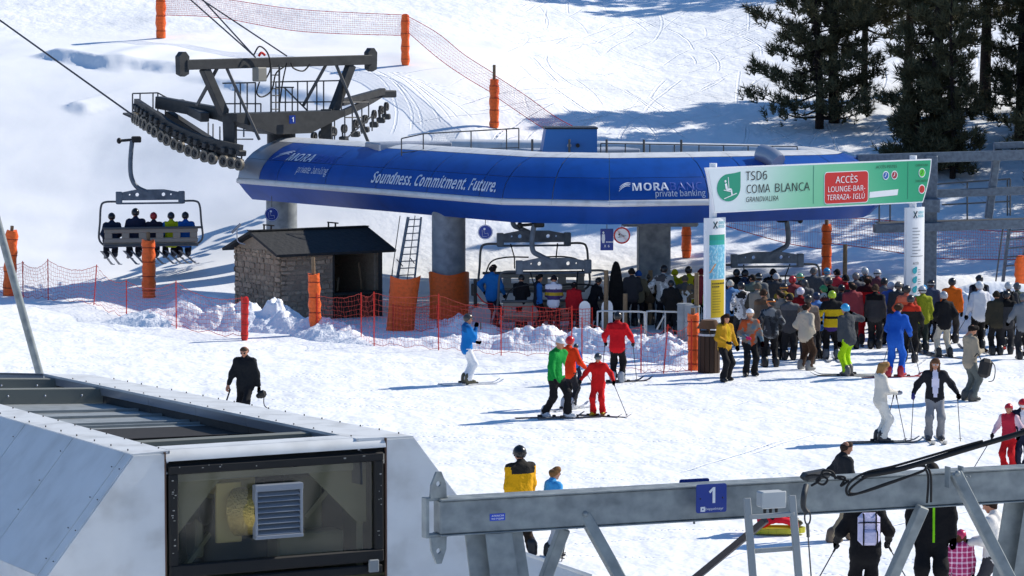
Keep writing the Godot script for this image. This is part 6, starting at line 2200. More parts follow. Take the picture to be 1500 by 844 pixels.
	for i in rimcut.size() - 1:
		var s0: float = rimcut[i] + 0.004
		var s1: float = rimcut[i + 1] - 0.004
		slab.call("roof_rim", [P.call(-0.365, 0, s0), P.call(0.06, 0.012, s0), P.call(0.06, 0.012, s1), P.call(-0.365, 0, s1)], Vector3.UP, 0.03, sheet)
		slab.call("roof_rim", [P.call(2.25, 0.012, s0), P.call(2.94, 0, s0), P.call(2.94, 0, s1), P.call(2.25, 0.012, s1)], Vector3.UP, 0.03, sheet)
		slab.call("rim_lip", [P.call(2.25, 0.01, s0), P.call(2.25, 0.01, s1), P.call(2.27, -0.12, s1), P.call(2.27, -0.12, s0)], -b, 0.02, M.silver)
		slab.call("rim_lip", [P.call(0.06, 0.01, s0), P.call(0.06, 0.01, s1), P.call(0.04, -0.12, s1), P.call(0.04, -0.12, s0)], b, 0.02, M.silver)
		slab.call("inner_wall", [P.call(2.29, -0.12, s0), P.call(2.29, -0.12, s1), P.call(2.3, -0.5, s1), P.call(2.3, -0.5, s0)], -b, 0.02, M.dark_steel)
		slab.call("inner_wall", [P.call(0.02, -0.12, s0), P.call(0.02, -0.12, s1), P.call(0.01, -0.5, s1), P.call(0.01, -0.5, s0)], b, 0.02, M.dark_steel)
		for k in 3:
			for x in [-0.32, 0.03, 2.3, 2.88]: bolts.ball(P.call(x, 0.016, s0 + 0.25 + 0.5 * k), Vector3(0.009, 0.012, 0.009), 6, 4)
	obj("bolts", bolts, gloss(Color(0.25, 0.24, 0.23), 0.6), o).set_meta("kind", "stuff")
	slab.call("roof_rim", [P.call(0.07, 0.012, 0.1), P.call(2.24, 0.012, 0.1), P.call(2.24, 0.012, 0.42), P.call(0.07, 0.012, 0.42)], Vector3.UP, 0.03, sheet)
	# the far part of the roof turns off to the left
	var t := Vector3(-0.985, 0, -0.17)
	var e0: Vector3 = P.call(2.94, 0, 10.0)
	var e1: Vector3 = P.call(2.25, 0.012, 10.0)
	for k in 4:
		slab.call("roof_rim", [e1 + t * (1.6 * k + 0.01), e0 + t * (1.6 * k + 0.01), e0 + t * 1.6 * (k + 1), e1 + t * 1.6 * (k + 1)], Vector3.UP, 0.03, sheet)
		slab.call("rim_lip", [e1 + t * 1.6 * k, e1 + t * 1.6 * (k + 1), e1 + t * 1.6 * (k + 1) - Vector3(0, 0.14, 0), e1 + t * 1.6 * k - Vector3(0, 0.14, 0)], n, 0.02, M.silver)
	# cross beams over the opening
	var olive := gloss(Color(0.45, 0.46, 0.43), 0.6)
	for s in [1.25, 3.3, 5.6, 7.9, 9.6]:
		var g := MB.new()
		var hh := 0.2 if s != 3.3 and s != 5.6 else 0.06
		if hh < 0.1: continue
		g.bar(P.call(0.02, -0.03 - hh * 0.5, s), P.call(2.3, -0.03 - hh * 0.5, s), 0.05, hh, 0.006)
		g.bar(P.call(0.02, -0.035, s + 0.06), P.call(2.3, -0.035, s + 0.06), 0.14, 0.012)
		var beam := obj("cross_beam", g, olive, o)
		for x in [0.5, 1.0, 1.5, 2.0]:
			var bo := MB.new()
			bo.ball(P.call(x, -0.12, s - 0.03), Vector3.ONE * 0.016, 8, 5)
			obj("bolt", bo, M.silver, beam)
	# sheets down inside the opening: grey, rusty, grey
	var rust := textured(paint(Color(0.26, 0.22, 0.19), 0.8), M.steel_noise, null, 1.5, false)
	for q in [[0.0, 1.2, 0], [1.35, 1.6, 0], [1.6, 4.4, 1], [4.4, 5.4, 0], [5.4, 7.8, 0], [8.0, 9.5, 0], [9.6, 11.5, 0]]:
		slab.call("deck_sheet", [P.call(0.0, -0.22, q[0]), P.call(2.3, -0.22, q[0]), P.call(2.3, -0.22, q[1] - 0.01), P.call(0.0, -0.22, q[1] - 0.01)], Vector3.UP, 0.02, rust if q[2] else M.deck)
		for k in 2:
			var rb := MB.new()
			var s: float = lerpf(q[0], q[1], (k + 0.5) / 3.0)
			rb.bar(P.call(0.02, -0.205, s), P.call(2.28, -0.205, s), 0.04, 0.03)
			obj("deck_rib", rb, rust if q[2] else M.deck, o)
	for q in [[-0.02, -0.5, b], [2.62, 3.1, -b]]:
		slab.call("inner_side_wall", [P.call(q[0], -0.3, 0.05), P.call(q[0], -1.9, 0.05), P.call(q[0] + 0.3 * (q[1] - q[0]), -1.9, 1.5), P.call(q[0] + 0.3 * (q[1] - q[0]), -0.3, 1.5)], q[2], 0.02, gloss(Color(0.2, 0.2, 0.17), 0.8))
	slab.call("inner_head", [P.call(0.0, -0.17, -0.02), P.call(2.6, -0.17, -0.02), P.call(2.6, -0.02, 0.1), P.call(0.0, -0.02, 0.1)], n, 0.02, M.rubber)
	# window: black rubber frame, dusty glass
	var fr := MB.new()
	for q in [[0.03, 2.56, -0.15, -0.25], [0.03, 2.56, -1.22, -1.36]]: fr.box(P.call((q[0] + q[1]) * 0.5, (q[2] + q[3]) * 0.5, -0.005), Vector3(q[1] - q[0], q[2] - q[3], 0.07), Basis(b, Vector3.UP, n), 0.015)
	for x in [0.085, 2.505]: fr.box(P.call(x, -0.735, -0.003), Vector3(0.11, 1.0, 0.066), Basis(b, Vector3.UP, n), 0.015)
	var fo := obj("window_frame", fr, M.rubber, o)
	var fl := MB.new()
	for q in [[0.03, 2.56, -1.38, -1.46]]: fl.box(P.call(1.295, -1.44, -0.005), Vector3(2.5, 0.1, 0.06), Basis(b, Vector3.UP, n), 0.015)
	fl.box(P.call(1.295, -2.4, 0.0), Vector3(2.54, 1.7, 0.04), Basis(b, Vector3.UP, n))
	obj("lower_panel", fl, M.rubber, o)
	var gm := StandardMaterial3D.new()
	gm.transparency = BaseMaterial3D.TRANSPARENCY_ALPHA
	gm.albedo_color = Color(0.4, 0.4, 0.3, 0.08)
	gm.roughness = 0.06
	var gl := MB.new()
	gl.quad(P.call(0.12, -1.24, 0.012), P.call(2.47, -1.24, 0.012), P.call(2.47, -0.24, 0.012), P.call(0.12, -0.24, 0.012), n)
	obj("window_glass", gl, gm, fo)
	# chips of old sealant
	var r := RandomNumberGenerator.new(); r.seed = 8
	var chips := MB.new()
	for k in 30:
		var side := r.randi() % 3
		var c: Vector3 = P.call(r.randf_range(0.1, 2.5), -0.19 + r.randf_range(-0.02, 0.03), -0.042) if side == 0 else P.call(0.085 + r.randf_range(-0.02, 0.02) if side == 1 else 2.505 + r.randf_range(-0.02, 0.02), r.randf_range(-1.15, -0.25), -0.04)
		chips.box(c, Vector3(r.randf_range(0.006, 0.03), r.randf_range(0.005, 0.014), 0.004), Basis(b, Vector3.UP, n))
	var cm := obj("sealant_chips", chips, gloss(Color(0.6, 0.6, 0.58), 0.7), fo)
	cm.set_meta("kind", "stuff")
	# inside: back wall, floor, gusset plates, fan, duct
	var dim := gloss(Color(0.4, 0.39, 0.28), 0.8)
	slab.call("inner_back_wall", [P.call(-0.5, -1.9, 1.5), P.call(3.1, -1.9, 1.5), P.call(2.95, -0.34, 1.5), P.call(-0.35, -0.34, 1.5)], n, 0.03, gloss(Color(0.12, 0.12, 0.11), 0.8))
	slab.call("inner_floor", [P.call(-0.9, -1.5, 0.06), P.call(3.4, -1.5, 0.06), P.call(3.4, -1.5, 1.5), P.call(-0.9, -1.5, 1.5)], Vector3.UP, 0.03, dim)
	for s in [[0.12, 0.75, 1.0], [2.47, 1.75, -1.0]]:
		var g := MB.new()
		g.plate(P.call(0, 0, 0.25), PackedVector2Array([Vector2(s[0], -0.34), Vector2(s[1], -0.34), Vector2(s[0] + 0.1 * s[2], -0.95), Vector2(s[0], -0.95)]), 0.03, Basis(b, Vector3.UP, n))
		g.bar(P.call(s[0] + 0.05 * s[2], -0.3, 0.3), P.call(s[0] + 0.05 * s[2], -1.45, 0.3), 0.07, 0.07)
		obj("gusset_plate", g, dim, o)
	var tp := MB.new()
	tp.box(P.call(1.3, -0.3, 0.22), Vector3(2.3, 0.12, 0.06), Basis(b, Vector3.UP, n), 0.01)
	obj("head_rail", tp, gloss(Color(0.4, 0.4, 0.32), 0.7), o)
	var fp := MB.new()
	fp.box(P.call(0.86, -0.74, 0.32), Vector3(0.3, 0.66, 0.05), Basis(b, Vector3.UP, n), 0.01)
	fp.box(P.call(0.98, -0.4, 0.6), Vector3(0.62, 0.35, 0.05), Basis(b, Vector3.UP, n), 0.01)
	obj("duct_flange", fp, gloss(Color(0.6, 0.54, 0.3), 0.6), o)
	var du := MB.new()
	du.tube(PackedVector3Array([P.call(0.98, -0.74, 0.32), P.call(1.18, -0.72, 0.06)]), 0.27, 0.24, 20)
	var dm := textured(paint(Color(0.66, 0.58, 0.32), 0.3, 0.4), null, bump_tex(0.08, 6.0, 128, 3, 44), 3.0, false, 1.0)
	obj("foil_duct", du, dm, o)
	for q in [[0.62, -1.0, 0.7, 0.1, 0.5], [2.0, -0.75, 0.9, 0.35, 0.6], [1.9, -1.2, 0.6, 0.8, 0.3]]:
		var g := MB.new()
		g.box(P.call(q[0], q[1], q[2]), Vector3(q[3], q[4], 0.3), Basis(b, Vector3.UP, n), 0.02)
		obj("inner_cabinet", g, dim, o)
	var mo := MB.new()
	mo.tube(PackedVector3Array([P.call(0.5, -0.75, 0.9), P.call(0.72, -0.75, 0.6)]), 0.16, 0.16, 14)
	obj("fan_motor", mo, gloss(Color(0.22, 0.22, 0.2), 0.5), o)
	for q in [[0.3, -1.45, 0.75, -1.0], [0.25, -0.42, 0.8, -0.6], [2.3, -0.4, 1.9, -0.9]]:
		var g := MB.new()
		g.bar(P.call(q[0], q[1], 0.45), P.call(q[2], q[3], 0.6), 0.05, 0.05)
		obj("stay", g, dim, o)
	# louvred grille on the glass
	var lv := MB.new()
	var x0 := 1.0
	var x1 := 1.56
	for q in [[(x0 + x1) * 0.5, -0.45, x1 - x0, 0.07], [(x0 + x1) * 0.5, -0.985, x1 - x0, 0.04]]: lv.box(P.call(q[0], q[1], -0.06), Vector3(q[2], q[3], 0.1), Basis(b, Vector3.UP, n), 0.006)
	for x in [x0 + 0.015, x1 - 0.015]: lv.box(P.call(x, -0.715, -0.055), Vector3(0.03, 0.5, 0.09), Basis(b, Vector3.UP, n), 0.006)
	var lo := obj("louvre_frame", lv, gloss(Color(0.5, 0.53, 0.57), 0.4), o)
	for k in 8:
		var g := MB.new()
		var tilt := Basis(b, Vector3.UP, n) * Basis(Vector3(1, 0, 0), 0.62)
		g.box(P.call((x0 + x1) * 0.5, -0.515 - 0.06 * k, -0.062), Vector3(x1 - x0 - 0.06, 0.01, 0.085), tilt, 0.003)
		obj("slat", g, gloss(Color(0.5, 0.53, 0.57), 0.4), lo)
	# small latch at the lower right and a timber end poking out on the right
	var la := MB.new()
	la.box(P.call(2.42, -1.4, -0.06), Vector3(0.12, 0.14, 0.04), Basis(b, Vector3.UP, n), 0.01)
	obj("latch", la, gloss(Color(0.5, 0.52, 0.53), 0.5), o)
	var tb := MB.new()
	tb.bar(P.call(3.02, -0.12, 0.9), P.call(3.26, -0.2, 0.86), 0.08, 0.07, 0.01)
	obj("timber_end", tb, M.wood, o)

# the heavy beam at the lower right
func make_near_beam():
	var L := at(640, 757, 31.0)
	var R := at(1640, 700, 33.6)
	var o := thing("trestle_beam", "galvanised steel trestle beam with a blue number plate across the lower right", "steel beam", Vector3(L.x, 0, L.z))
	var org := o.position
	var u := (R - L).normalized()
	var nn := Vector3(u.z, 0, -u.x)
	if nn.z < 0: nn = -nn
	nn = nn.normalized()
	var bs := Basis(u, nn.cross(u).normalized(), nn)
	var S := (R - L).length()
	var X := func(px: float) -> float: return (px - 640.0) / 1000.0 * S * 1.0
	var Q := func(x: float, y: float, z: float) -> Vector3: return L - org + bs * Vector3(x, y, z)
	var m := MB.new()
	m.box(Q.call(S * 0.5, 0, 0), Vector3(S, 0.31, 0.2), bs, 0.012)
	m.box(Q.call(S * 0.5, 0.163, 0), Vector3(S, 0.016, 0.25), bs, 0.004)
	m.box(Q.call(S * 0.5, -0.163, 0), Vector3(S, 0.014, 0.23), bs, 0.004)
	obj("beam", m, M.steel, o)
	# end frame and lifting lugs
	var e := MB.new()
	var eb := Basis(Vector3.UP, 0.55)
	for q in [[-0.1, 0.0, 0.035, 0.36], [0.1, 0.0, 0.035, 0.36]]: e.box(Q.call(-0.02, 0, 0) + eb * Vector3(q[0], q[1], 0), Vector3(q[2], q[3], 0.09), eb, 0.006)
	for y in [-0.17, 0.17]: e.box(Q.call(-0.02, y, 0), Vector3(0.235, 0.035, 0.09), eb, 0.006)
	obj("end_frame", e, M.steel, o)
	for s in [-1.0, 1.0]:
		var g := CSGPolygon3D.new()
		g.polygon = PackedVector2Array([Vector2(-0.085, 0), Vector2(0.085, 0), Vector2(0.08, 0.12 * s), Vector2(0.03, 0.24 * s), Vector2(-0.02, 0.24 * s), Vector2(-0.075, 0.12 * s)]) if s > 0 else PackedVector2Array([Vector2(-0.075, -0.12), Vector2(-0.02, -0.25), Vector2(0.03, -0.25), Vector2(0.08, -0.12), Vector2(0.085, 0), Vector2(-0.085, 0)])
		g.depth = 0.03
		g.material = M.steel
		var cg := CSGCombiner3D.new()
		cg.name = "lifting_lug" if s > 0 else "lifting_lug_001"
		cg.position = Q.call(0.0, 0.18 * s, 0.05)
		cg.basis = eb
		o.add_child(cg, true)
		g.name = "lug"
		cg.add_child(g)
		var h := CSGCylinder3D.new()
		h.radius = 0.026; h.height = 0.2; h.sides = 14; h.rotation.x = PI / 2
		h.position = Vector3(0.0, 0.13 * s, 0)
		h.operation = CSGShape3D.OPERATION_SUBTRACTION
		h.material = M.steel
		h.name = "hole"
		cg.add_child(h)
	# tapered columns
	for q in [[717.0, 42.0], [1500.0, 42.0]]:
		var c := MB.new()
		var k := 1.0 if q[0] < 1000 else -1.0
		var top: Vector3 = Q.call(X.call(q[0]), -0.17, 0)
		var low := top + Vector3(0.62 * k, 0, 0.0)
		low.y = -0.3
		for s in [-1.0, 1.0]: c.bar(top + bs.x * 0.13 * s, low + bs.x * 0.2 * s, 0.03, 0.3, 0.0, bs.x)
		for s in [-1.0, 1.0]: c.quad(top + bs.x * -0.13 + nn * 0.13 * s, top + bs.x * 0.13 + nn * 0.13 * s, low + bs.x * 0.2 + nn * 0.13 * s, low - bs.x * 0.2 + nn * 0.13 * s, nn * s)
		obj("column", c, M.steel, o)
	# paired struts
	for q in [[846.0, 765.0, 899.0, 844.0, 0.14], [826.0, 770.0, 800.0, 844.0, 0.0], [1389.0, 706.0, 1468.0, 844.0, 0.14], [1352.0, 738.0, 1307.0, 844.0, 0.0]]:
		var p0: Vector3 = at(q[0], q[1] - (16 if q[4] > 0 else -4), 31.6 if q[0] < 1000 else 32.6) - org + nn * q[4]
		var p1: Vector3 = at(q[2], q[3], 31.6 if q[0] < 1000 else 32.6) - org + nn * q[4]
		var c := MB.new()
		c.bar(p0, p0 + (p1 - p0) * ((p0.y + 0.3) / (p0.y - p1.y)), 0.11, 0.1, 0.01, nn)
		obj("strut", c, M.steel, o)
		if q[4] > 0:
			var br := MB.new()
			for s in [-0.07, 0.07]: br.box(p0 + bs * Vector3(s, -0.04, -0.02), Vector3(0.015, 0.2, 0.09), bs)
			br.ball(p0 + nn * 0.05, Vector3.ONE * 0.03, 8, 5)
			for s in [0.17, 0.22]: br.ball(p0 + bs * Vector3(s * 0.8, -0.05, -0.03), Vector3.ONE * 0.012, 6, 4)
			obj("strut_bracket", br, M.steel, o)
	# plate welds and scuffs are in the steel; stickers and plates
	var st := MB.new()
	st.box(Q.call(X.call(717), -0.02, 0.103), Vector3(0.15, 0.065, 0.004), bs)
	var sk := obj("sticker", st, gloss(Color(0.1, 0.28, 0.75), 0.4), o)
	obj("lettering", letters("ATENCIO", true, 0.015, 0.12, on_plane(Q.call(X.call(717) - 0.06, -0.013, 0.106), bs)), M.sign_white, sk)
	obj("lettering", letters("NO PUJAR", true, 0.015, 0.12, on_plane(Q.call(X.call(717) - 0.06, -0.04, 0.106), bs)), M.sign_white, sk)
	for k in 2:
		var pt := MB.new()
		var c := at(1042, 730, 31.72) - org if k == 0 else at(1017, 722, 32.3) - org
		var pl := PackedVector2Array()
		for q in [[0.135, 0.115, 0.0], [-0.135, 0.115, PI * 0.5], [-0.135, -0.115, PI], [0.135, -0.115, PI * 1.5]]:
			for j in 4: pl.append(Vector2(q[0] + 0.02 * cos(q[2] + PI * j / 6.0), q[1] + 0.02 * sin(q[2] + PI * j / 6.0)))
		c += nn * (0.0 if k == 0 else -0.0)
		pt.plate(c, pl, 0.012, bs)
		var np := obj("number_plate", pt, M.sign_blue, o)
		if k == 0:
			obj("lettering", letters("1", true, 0.15, 0.066, on_plane(c + bs * Vector3(-0.03, -0.045, 0.005), bs)), M.sign_white, np)
			obj("lettering", letters("Doppelmayr", false, 0.022, 0.185, on_plane(c + bs * Vector3(-0.065, -0.11, 0.005), bs)), M.sign_white, np)
			var lg := MB.new()
			lg.ring(c + bs * Vector3(-0.09, -0.1, 0.008), 0.009, 0.02, 0.004, bs, 14)
			for q in [[-0.02, 0, 0.006, 0.046], [0.02, 0, 0.006, 0.046]]: lg.box(c + bs * Vector3(-0.09 + q[0], -0.1, 0.008), Vector3(q[2], q[3], 0.003), bs)
			for q in [-0.02, 0.02]: lg.box(c + bs * Vector3(-0.09, -0.1 + q, 0.008), Vector3(0.034, 0.006, 0.003), bs)
			obj("emblem", lg, M.sign_white, np)
			for s in [-0.115, 0.115]:
				var bo := MB.new()
				bo.ball(c + bs * Vector3(s, 0.0, 0.007), Vector3.ONE * 0.008, 8, 4)
				obj("bolt", bo, M.black, np)
		else:
			var hb := MB.new()
			hb.bar(c + Vector3(0, -0.1, 0), c + Vector3(0.0, -0.3, 0), 0.03, 0.02)
			obj("plate_stay", hb, M.steel, np)
	# cable box
	var cb := MB.new()
	var bc := at(1129, 731, 31.6) - org
	cb.box(bc, Vector3(0.235, 0.15, 0.14), bs, 0.012)
	var box := obj("cable_box", cb, gloss(Color(0.72, 0.73, 0.72), 0.45), o)
	var li := MB.new()
	li.box(bc + bs * Vector3(0, 0, 0.075), Vector3(0.245, 0.16, 0.02), bs, 0.008)
	obj("box_lid", li, gloss(Color(0.75, 0.76, 0.75), 0.45), box)
	for k in 3:
		var gld := MB.new()
		gld.tube(PackedVector3Array([bc + bs * Vector3(-0.06 + 0.06 * k, -0.07, 0), bc + bs * Vector3(-0.06 + 0.06 * k, -0.13, 0)]), 0.018, 0.014, 8)
		obj("cable_gland", gld, M.black, box)
	# hook, link and hanging wire
	var hk := MB.new()
	hk.tube(smooth_path([at(1181, 712, 31.7) - org, at(1178, 725, 31.6) - org, at(1177, 742, 31.6) - org, at(1183, 752, 31.6) - org], 12), 0.03, 0.026, 8)
	obj("hook", hk, M.dark_steel, o)
	var lk := MB.new()
	var lp := []
	for k in 13: lp.append(at(1183 + 4.2 * sin(TAU * k / 12.0), 758 + 10.5 * cos(TAU * k / 12.0), 31.6) - org)
	lk.tube(smooth_path(lp, 30), 0.009, 0.009, 6)
	obj("chain_link", lk, M.dark_steel, o)
	var wr := MB.new()
	wr.rod(at(1183, 767, 31.6) - org, at(1184, 787, 31.6) - org, 0.016, 8)
	wr.rod(at(1184, 787, 31.6) - org, at(1191, 880, 31.6) - org, 0.008, 6)
	obj("wire", wr, M.rail_steel, o)
	# coiled hoses on top and the long pipe rising to the right
	for q in [[[1440, 646], [1400, 657], [1310, 683], [1270, 692], [1246, 706], [1240, 720], [1250, 725], [1300, 708], [1348, 692], [1356, 684], [1340, 683], [1290, 690], [1262, 700]], [[1430, 652], [1402, 661], [1312, 688], [1274, 697], [1250, 712], [1245, 722], [1262, 722], [1310, 706], [1352, 690]], [[1560, 612], [1500, 633], [1410, 660], [1320, 687], [1265, 697]]]:
		var pts := []
		for p in q: pts.append(at(p[0], p[1], 31.4) - org)
		var g := MB.new()
		g.tube(smooth_path(pts, 70), 0.026 if q.size() < 6 else 0.012, 0.026 if q.size() < 6 else 0.012, 8)
		obj("hose", g, M.rubber, o)
	for q in [[[1355, 686], [1360, 700], [1358, 737]], [[1360, 686], [1364, 700], [1364, 736]], [[1180, 698], [1196, 696], [1212, 702], [1206, 710], [1196, 704], [1210, 694], [1226, 700], [1244, 705]], [[1244, 704], [1232, 712], [1238, 700], [1226, 698]], [[1188, 712], [1200, 704], [1206, 690], [1220, 692], [1224, 702]]]:
		var pts := []
		for p in q: pts.append(at(p[0], p[1], 31.5) - org)
		var g := MB.new()
		g.tube(smooth_path(pts, 40), 0.012, 0.012, 6)
		obj("cable", g, M.rubber, o)
	var pk := MB.new()
	pk.box(at(1195, 696, 32.0) - org, Vector3(0.28, 0.08, 0.16), bs * Basis(Vector3.BACK, 0.12), 0.03)
	obj("hose_clamp", pk, M.dark_steel, o)
	# short ladder in front
	var l := thing("steel_ladder", "short grey steel ladder hung in front of the trestle beam below the cable box", "ladder", Vector3(at(1130, 800, 31.2).x, 0, -31.2))
	var lo := l.position
	for q in [[1094, 730, 1103], [1160, 726, 1170]]:
		var g := MB.new()
		var p0 := at(q[0], q[1], 31.3)
		var p1 := at(q[2], 844, 31.1)
		g.bar(p0 - lo, p0 + (p1 - p0) * ((p0.y + 0.2) / (p0.y - p1.y)) - lo, 0.065, 0.05, 0.006)
		obj("stile", g, gloss(Color(0.6, 0.61, 0.6), 0.5), l)
	for k in 16:
		var g := MB.new()
		var y := 757.0 + 50.0 * k
		g.bar(at(1097 + 4.0 * k, y + 1, 31.25) - lo, at(1164 + 4.0 * k, y - 4, 31.25) - lo, 0.05, 0.04, 0.005)
		obj("rung", g, gloss(Color(0.6, 0.61, 0.6), 0.5), l)
	var dt := MB.new()
	var d0 := at(1122, 762, 31.8)
	var d1 := at(1022, 844, 32.2)
	dt.bar(d0 - lo, d0 + (d1 - d0) * ((d0.y + 0.2) / (d0.y - d1.y)) - lo, 0.08, 0.06, 0.008)
	obj("brace", dt, gloss(Color(0.25, 0.23, 0.23), 0.6), l)

# ---------------------------------------------------------------- everybody
func C(h: String) -> Color: return Color(h)

func make_people():
	var blk := C("1c1c1f")
	var navy := C("1d2438")
	var wht := C("e6e7ea")
	var red := C("c8141c")
	# --- open snow in front of the station
	person(357, 507, 1.78, "bald man in black jacket and sunglasses walking beyond the white roof", {"pose": "walk", "face": 165, "hat": "bald", "hair": C("4a3a30"), "glasses": C("1a0d0d"), "j": C("1b1e22"), "p": C("191a1e"), "bare": 1, "glove": C("b5826a"), "cell": 0.02, "bulk": 0.98})
	var wm := on(357, 75.3)
	var bag := thing("camera_bag", "small dark bag with a dangling strap held by the bald man in black", "bag", wm + Vector3(0.38, 0.72, 0.16))
	var b0 := MB.new()
	b0.box(Vector3.ZERO, Vector3(0.2, 0.17, 0.14), Basis(Vector3.BACK, 0.3), 0.05)
	b0.box(Vector3(-0.07, -0.03, 0.02), Vector3(0.12, 0.12, 0.12), Basis(), 0.04)
	obj("bag", b0, M.black, bag)
	var b1 := MB.new()
	b1.tube(smooth_path([Vector3(0.05, 0.0, 0), Vector3(0.04, -0.2, 0), Vector3(0.1, -0.3, 0), Vector3(0.26, -0.36, 0)], 12), 0.012, 0.012, 6)
	obj("strap", b1, M.black, bag)
	var stk := thing("walking_stick", "short dark stick held low by the bald man in black", "stick", wm + Vector3(-0.33, 0.82, 0.05))
	var b2 := MB.new()
	b2.rod(Vector3.ZERO, Vector3(-0.1, -0.3, 0.0), 0.018, 8)
	obj("stick", b2, M.black, stk)
	person(683, 458, 1.76, "woman in blue jacket, white trousers and dark helmet with hand at her mouth", {"short": "woman in blue jacket and white trousers", "pose": "mouth", "pat": "yoke", "a": C("105a96"), "face": -75, "hatc": C("3c3a3a"), "glasses": C("3a1512"), "j": C("1473bd"), "p": wht, "b": C("55503a"), "glove": C("24303a"), "skis": C("d9dbdd"), "cell": 0.022})
	person(815, 492, 1.86, "skier in long green jacket with white side patch and silver helmet", {"short": "skier in the green jacket", "pose": "stride", "pat": "patch", "face": -130, "turn": -50, "hatc": C("c9cdd0"), "j": C("0f8a38"), "a": wht, "p": blk, "b": C("b8bcc4"), "skis": C("31343c"), "skiturn": 55, "cell": 0.02, "bulk": 1.12})
	person(833, 491, 1.72, "skier in orange red jacket and red helmet half hidden behind the green one", {"short": "skier in the orange red jacket", "pose": "poles", "face": -40, "hatc": C("c01820"), "j": C("dc3a12"), "p": C("23242a"), "b": C("b9bcc0"), "skis": C("c8ccd0"), "poles": Vector3(0.5, 0, -0.1), "which": [1]})
	person(843, 503, 1.05, "small child in blue with black helmet behind the orange red jacket", {"d": 83.5, "pose": "front", "face": -30, "hatc": C("25282e"), "j": C("1f5fa8"), "p": navy})
	person(877, 516, 1.46, "child in all red ski suit with dark helmet and yellow boots", {"short": "child in the red suit", "pose": "wide", "face": 168, "hatc": C("3a3c42"), "gog": C("6a7076"), "j": C("cf1a1c"), "p": C("d01b1e"), "b": C("c9a020"), "skis": C("2c2e34"), "skiturn": 75, "poles": Vector3(0.3, 0, -0.1), "cell": 0.022})
	person(905, 455, 1.78, "skier in red jacket and black trousers with back turned by the snow bank", {"short": "skier in red jacket by the snow bank", "pose": "poles", "pat": "yoke", "a": C("a8101a"), "face": -12, "hatc": C("1e1d1f"), "gog": C("2a2a2c"), "j": C("cc1620"), "p": C("18181b"), "b": C("a0a4aa"), "skis": C("33353c"), "skiturn": -50, "poles": Vector3(0.12, 0, 0.1), "cell": 0.022})
	# --- near snow, beyond the trestle beam
	person(763, 652, 1.9, "man in yellow jacket with black shoulders and black helmet seen from behind", {"pose": "step", "pat": "yoke", "face": 28, "hatc": C("17181a"), "gog": C("26221e"), "j": C("e0a412"), "a": C("2a2826"), "p": C("33281f"), "cell": 0.018, "bulk": 1.1})
	person(809, 688, 1.52, "boy with light brown hair in pale blue jacket behind the trestle beam", {"short": "boy in pale blue jacket", "pose": "poles", "face": -62, "hat": "short", "hair": C("7d5a36"), "glasses": C("1c1a18"), "j": C("3d94cf"), "p": C("b9bcc0"), "poles": Vector3(0.2, 0, 0.3), "cell": 0.02})
	person(1236, 648, 1.76, "man with shaved head, black leather jacket and tan trousers walking right", {"pose": "stride", "face": -72, "hat": "bald", "hair": C("3a2c24"), "skin": C("9c6a50"), "j": C("23262a"), "p": C("9c8b70"), "b": C("6b5a48"), "bare": 1, "glove": C("9c6a50"), "cell": 0.02})
	person(1293, 531, 1.72, "blonde woman in white jacket and white trousers leaning on two ski poles", {"short": "blonde woman in white", "pose": "front", "face": -82, "hat": "long", "hair": C("9a7446"), "glasses": C("2a2420"), "j": C("cfcabf"), "p": C("d8d5cc"), "b": C("26272c"), "glove": C("9a9ca4"), "skis": C("2a2c33"), "poles": Vector3(-0.02, 0, -0.22), "cell": 0.022})
	person(1373, 526, 1.76, "woman in open dark jacket and grey trousers holding a ski pole in each hand", {"short": "woman in the open dark jacket", "pose": "wide", "pat": "open", "face": 180, "hat": "long", "hair": C("5f4330"), "glasses": C("b8b4b0"), "j": C("23242a"), "a": C("dcd8ea"), "p": C("85868a"), "b": C("4a4c52"), "glove": C("3b3a78"), "skis": C("c8c6c0"), "poles": Vector3(0.06, 0, -0.1), "cell": 0.02})
	person(1424, 476, 1.8, "man in beige jacket and grey green trousers looking down at his hands", {"pose": "phone", "face": -68, "hat": "short", "hair": C("1c1715"), "j": C("9a8f7d"), "p": C("5c6260"), "b": C("40403e"), "bare": 1, "glove": C("b5826a"), "cell": 0.022})
	var hp := thing("rucksack", "black rucksack with loose straps hanging in front of the man in beige", "backpack", on(1447, 79.4, 0.68))
	var rb := MB.new()
	rb.box(Vector3(0, 0.16, 0), Vector3(0.3, 0.46, 0.2), Basis(Vector3.BACK, -0.2), 0.08)
	obj("bag", rb, M.black, hp)
	var rs := MB.new()
	rs.tube(smooth_path([Vector3(0.1, 0.36, 0), Vector3(0.22, 0.2, 0.05), Vector3(0.2, -0.1, 0.05), Vector3(0.08, -0.16, 0)], 14), 0.012, 0.012, 6)
	rs.tube(smooth_path([Vector3(-0.1, 0.36, 0), Vector3(-0.18, 0.5, 0), Vector3(-0.25, 0.42, 0)], 10), 0.014, 0.014, 6)
	obj("strap", rs, M.black, hp)
	person(1484, 590, 1.42, "child in pink and red jacket with red helmet at the right edge", {"short": "child in pink and red", "pose": "poles", "face": 150, "hatc": C("b4202e"), "pat": "sleeve", "j": C("b82a3e"), "a": C("d8b8c0"), "p": C("c01a20"), "poles": Vector3(0.4, 0, -0.1), "which": [1]})
	person(1502, 583, 1.5, "child in navy and white jacket with red helmet and goggles at the right edge", {"pose": "front", "face": 185, "hatc": C("c41a20"), "gog": C("d8d8d8"), "pat": "open", "j": navy, "a": wht, "p": C("22263a")})
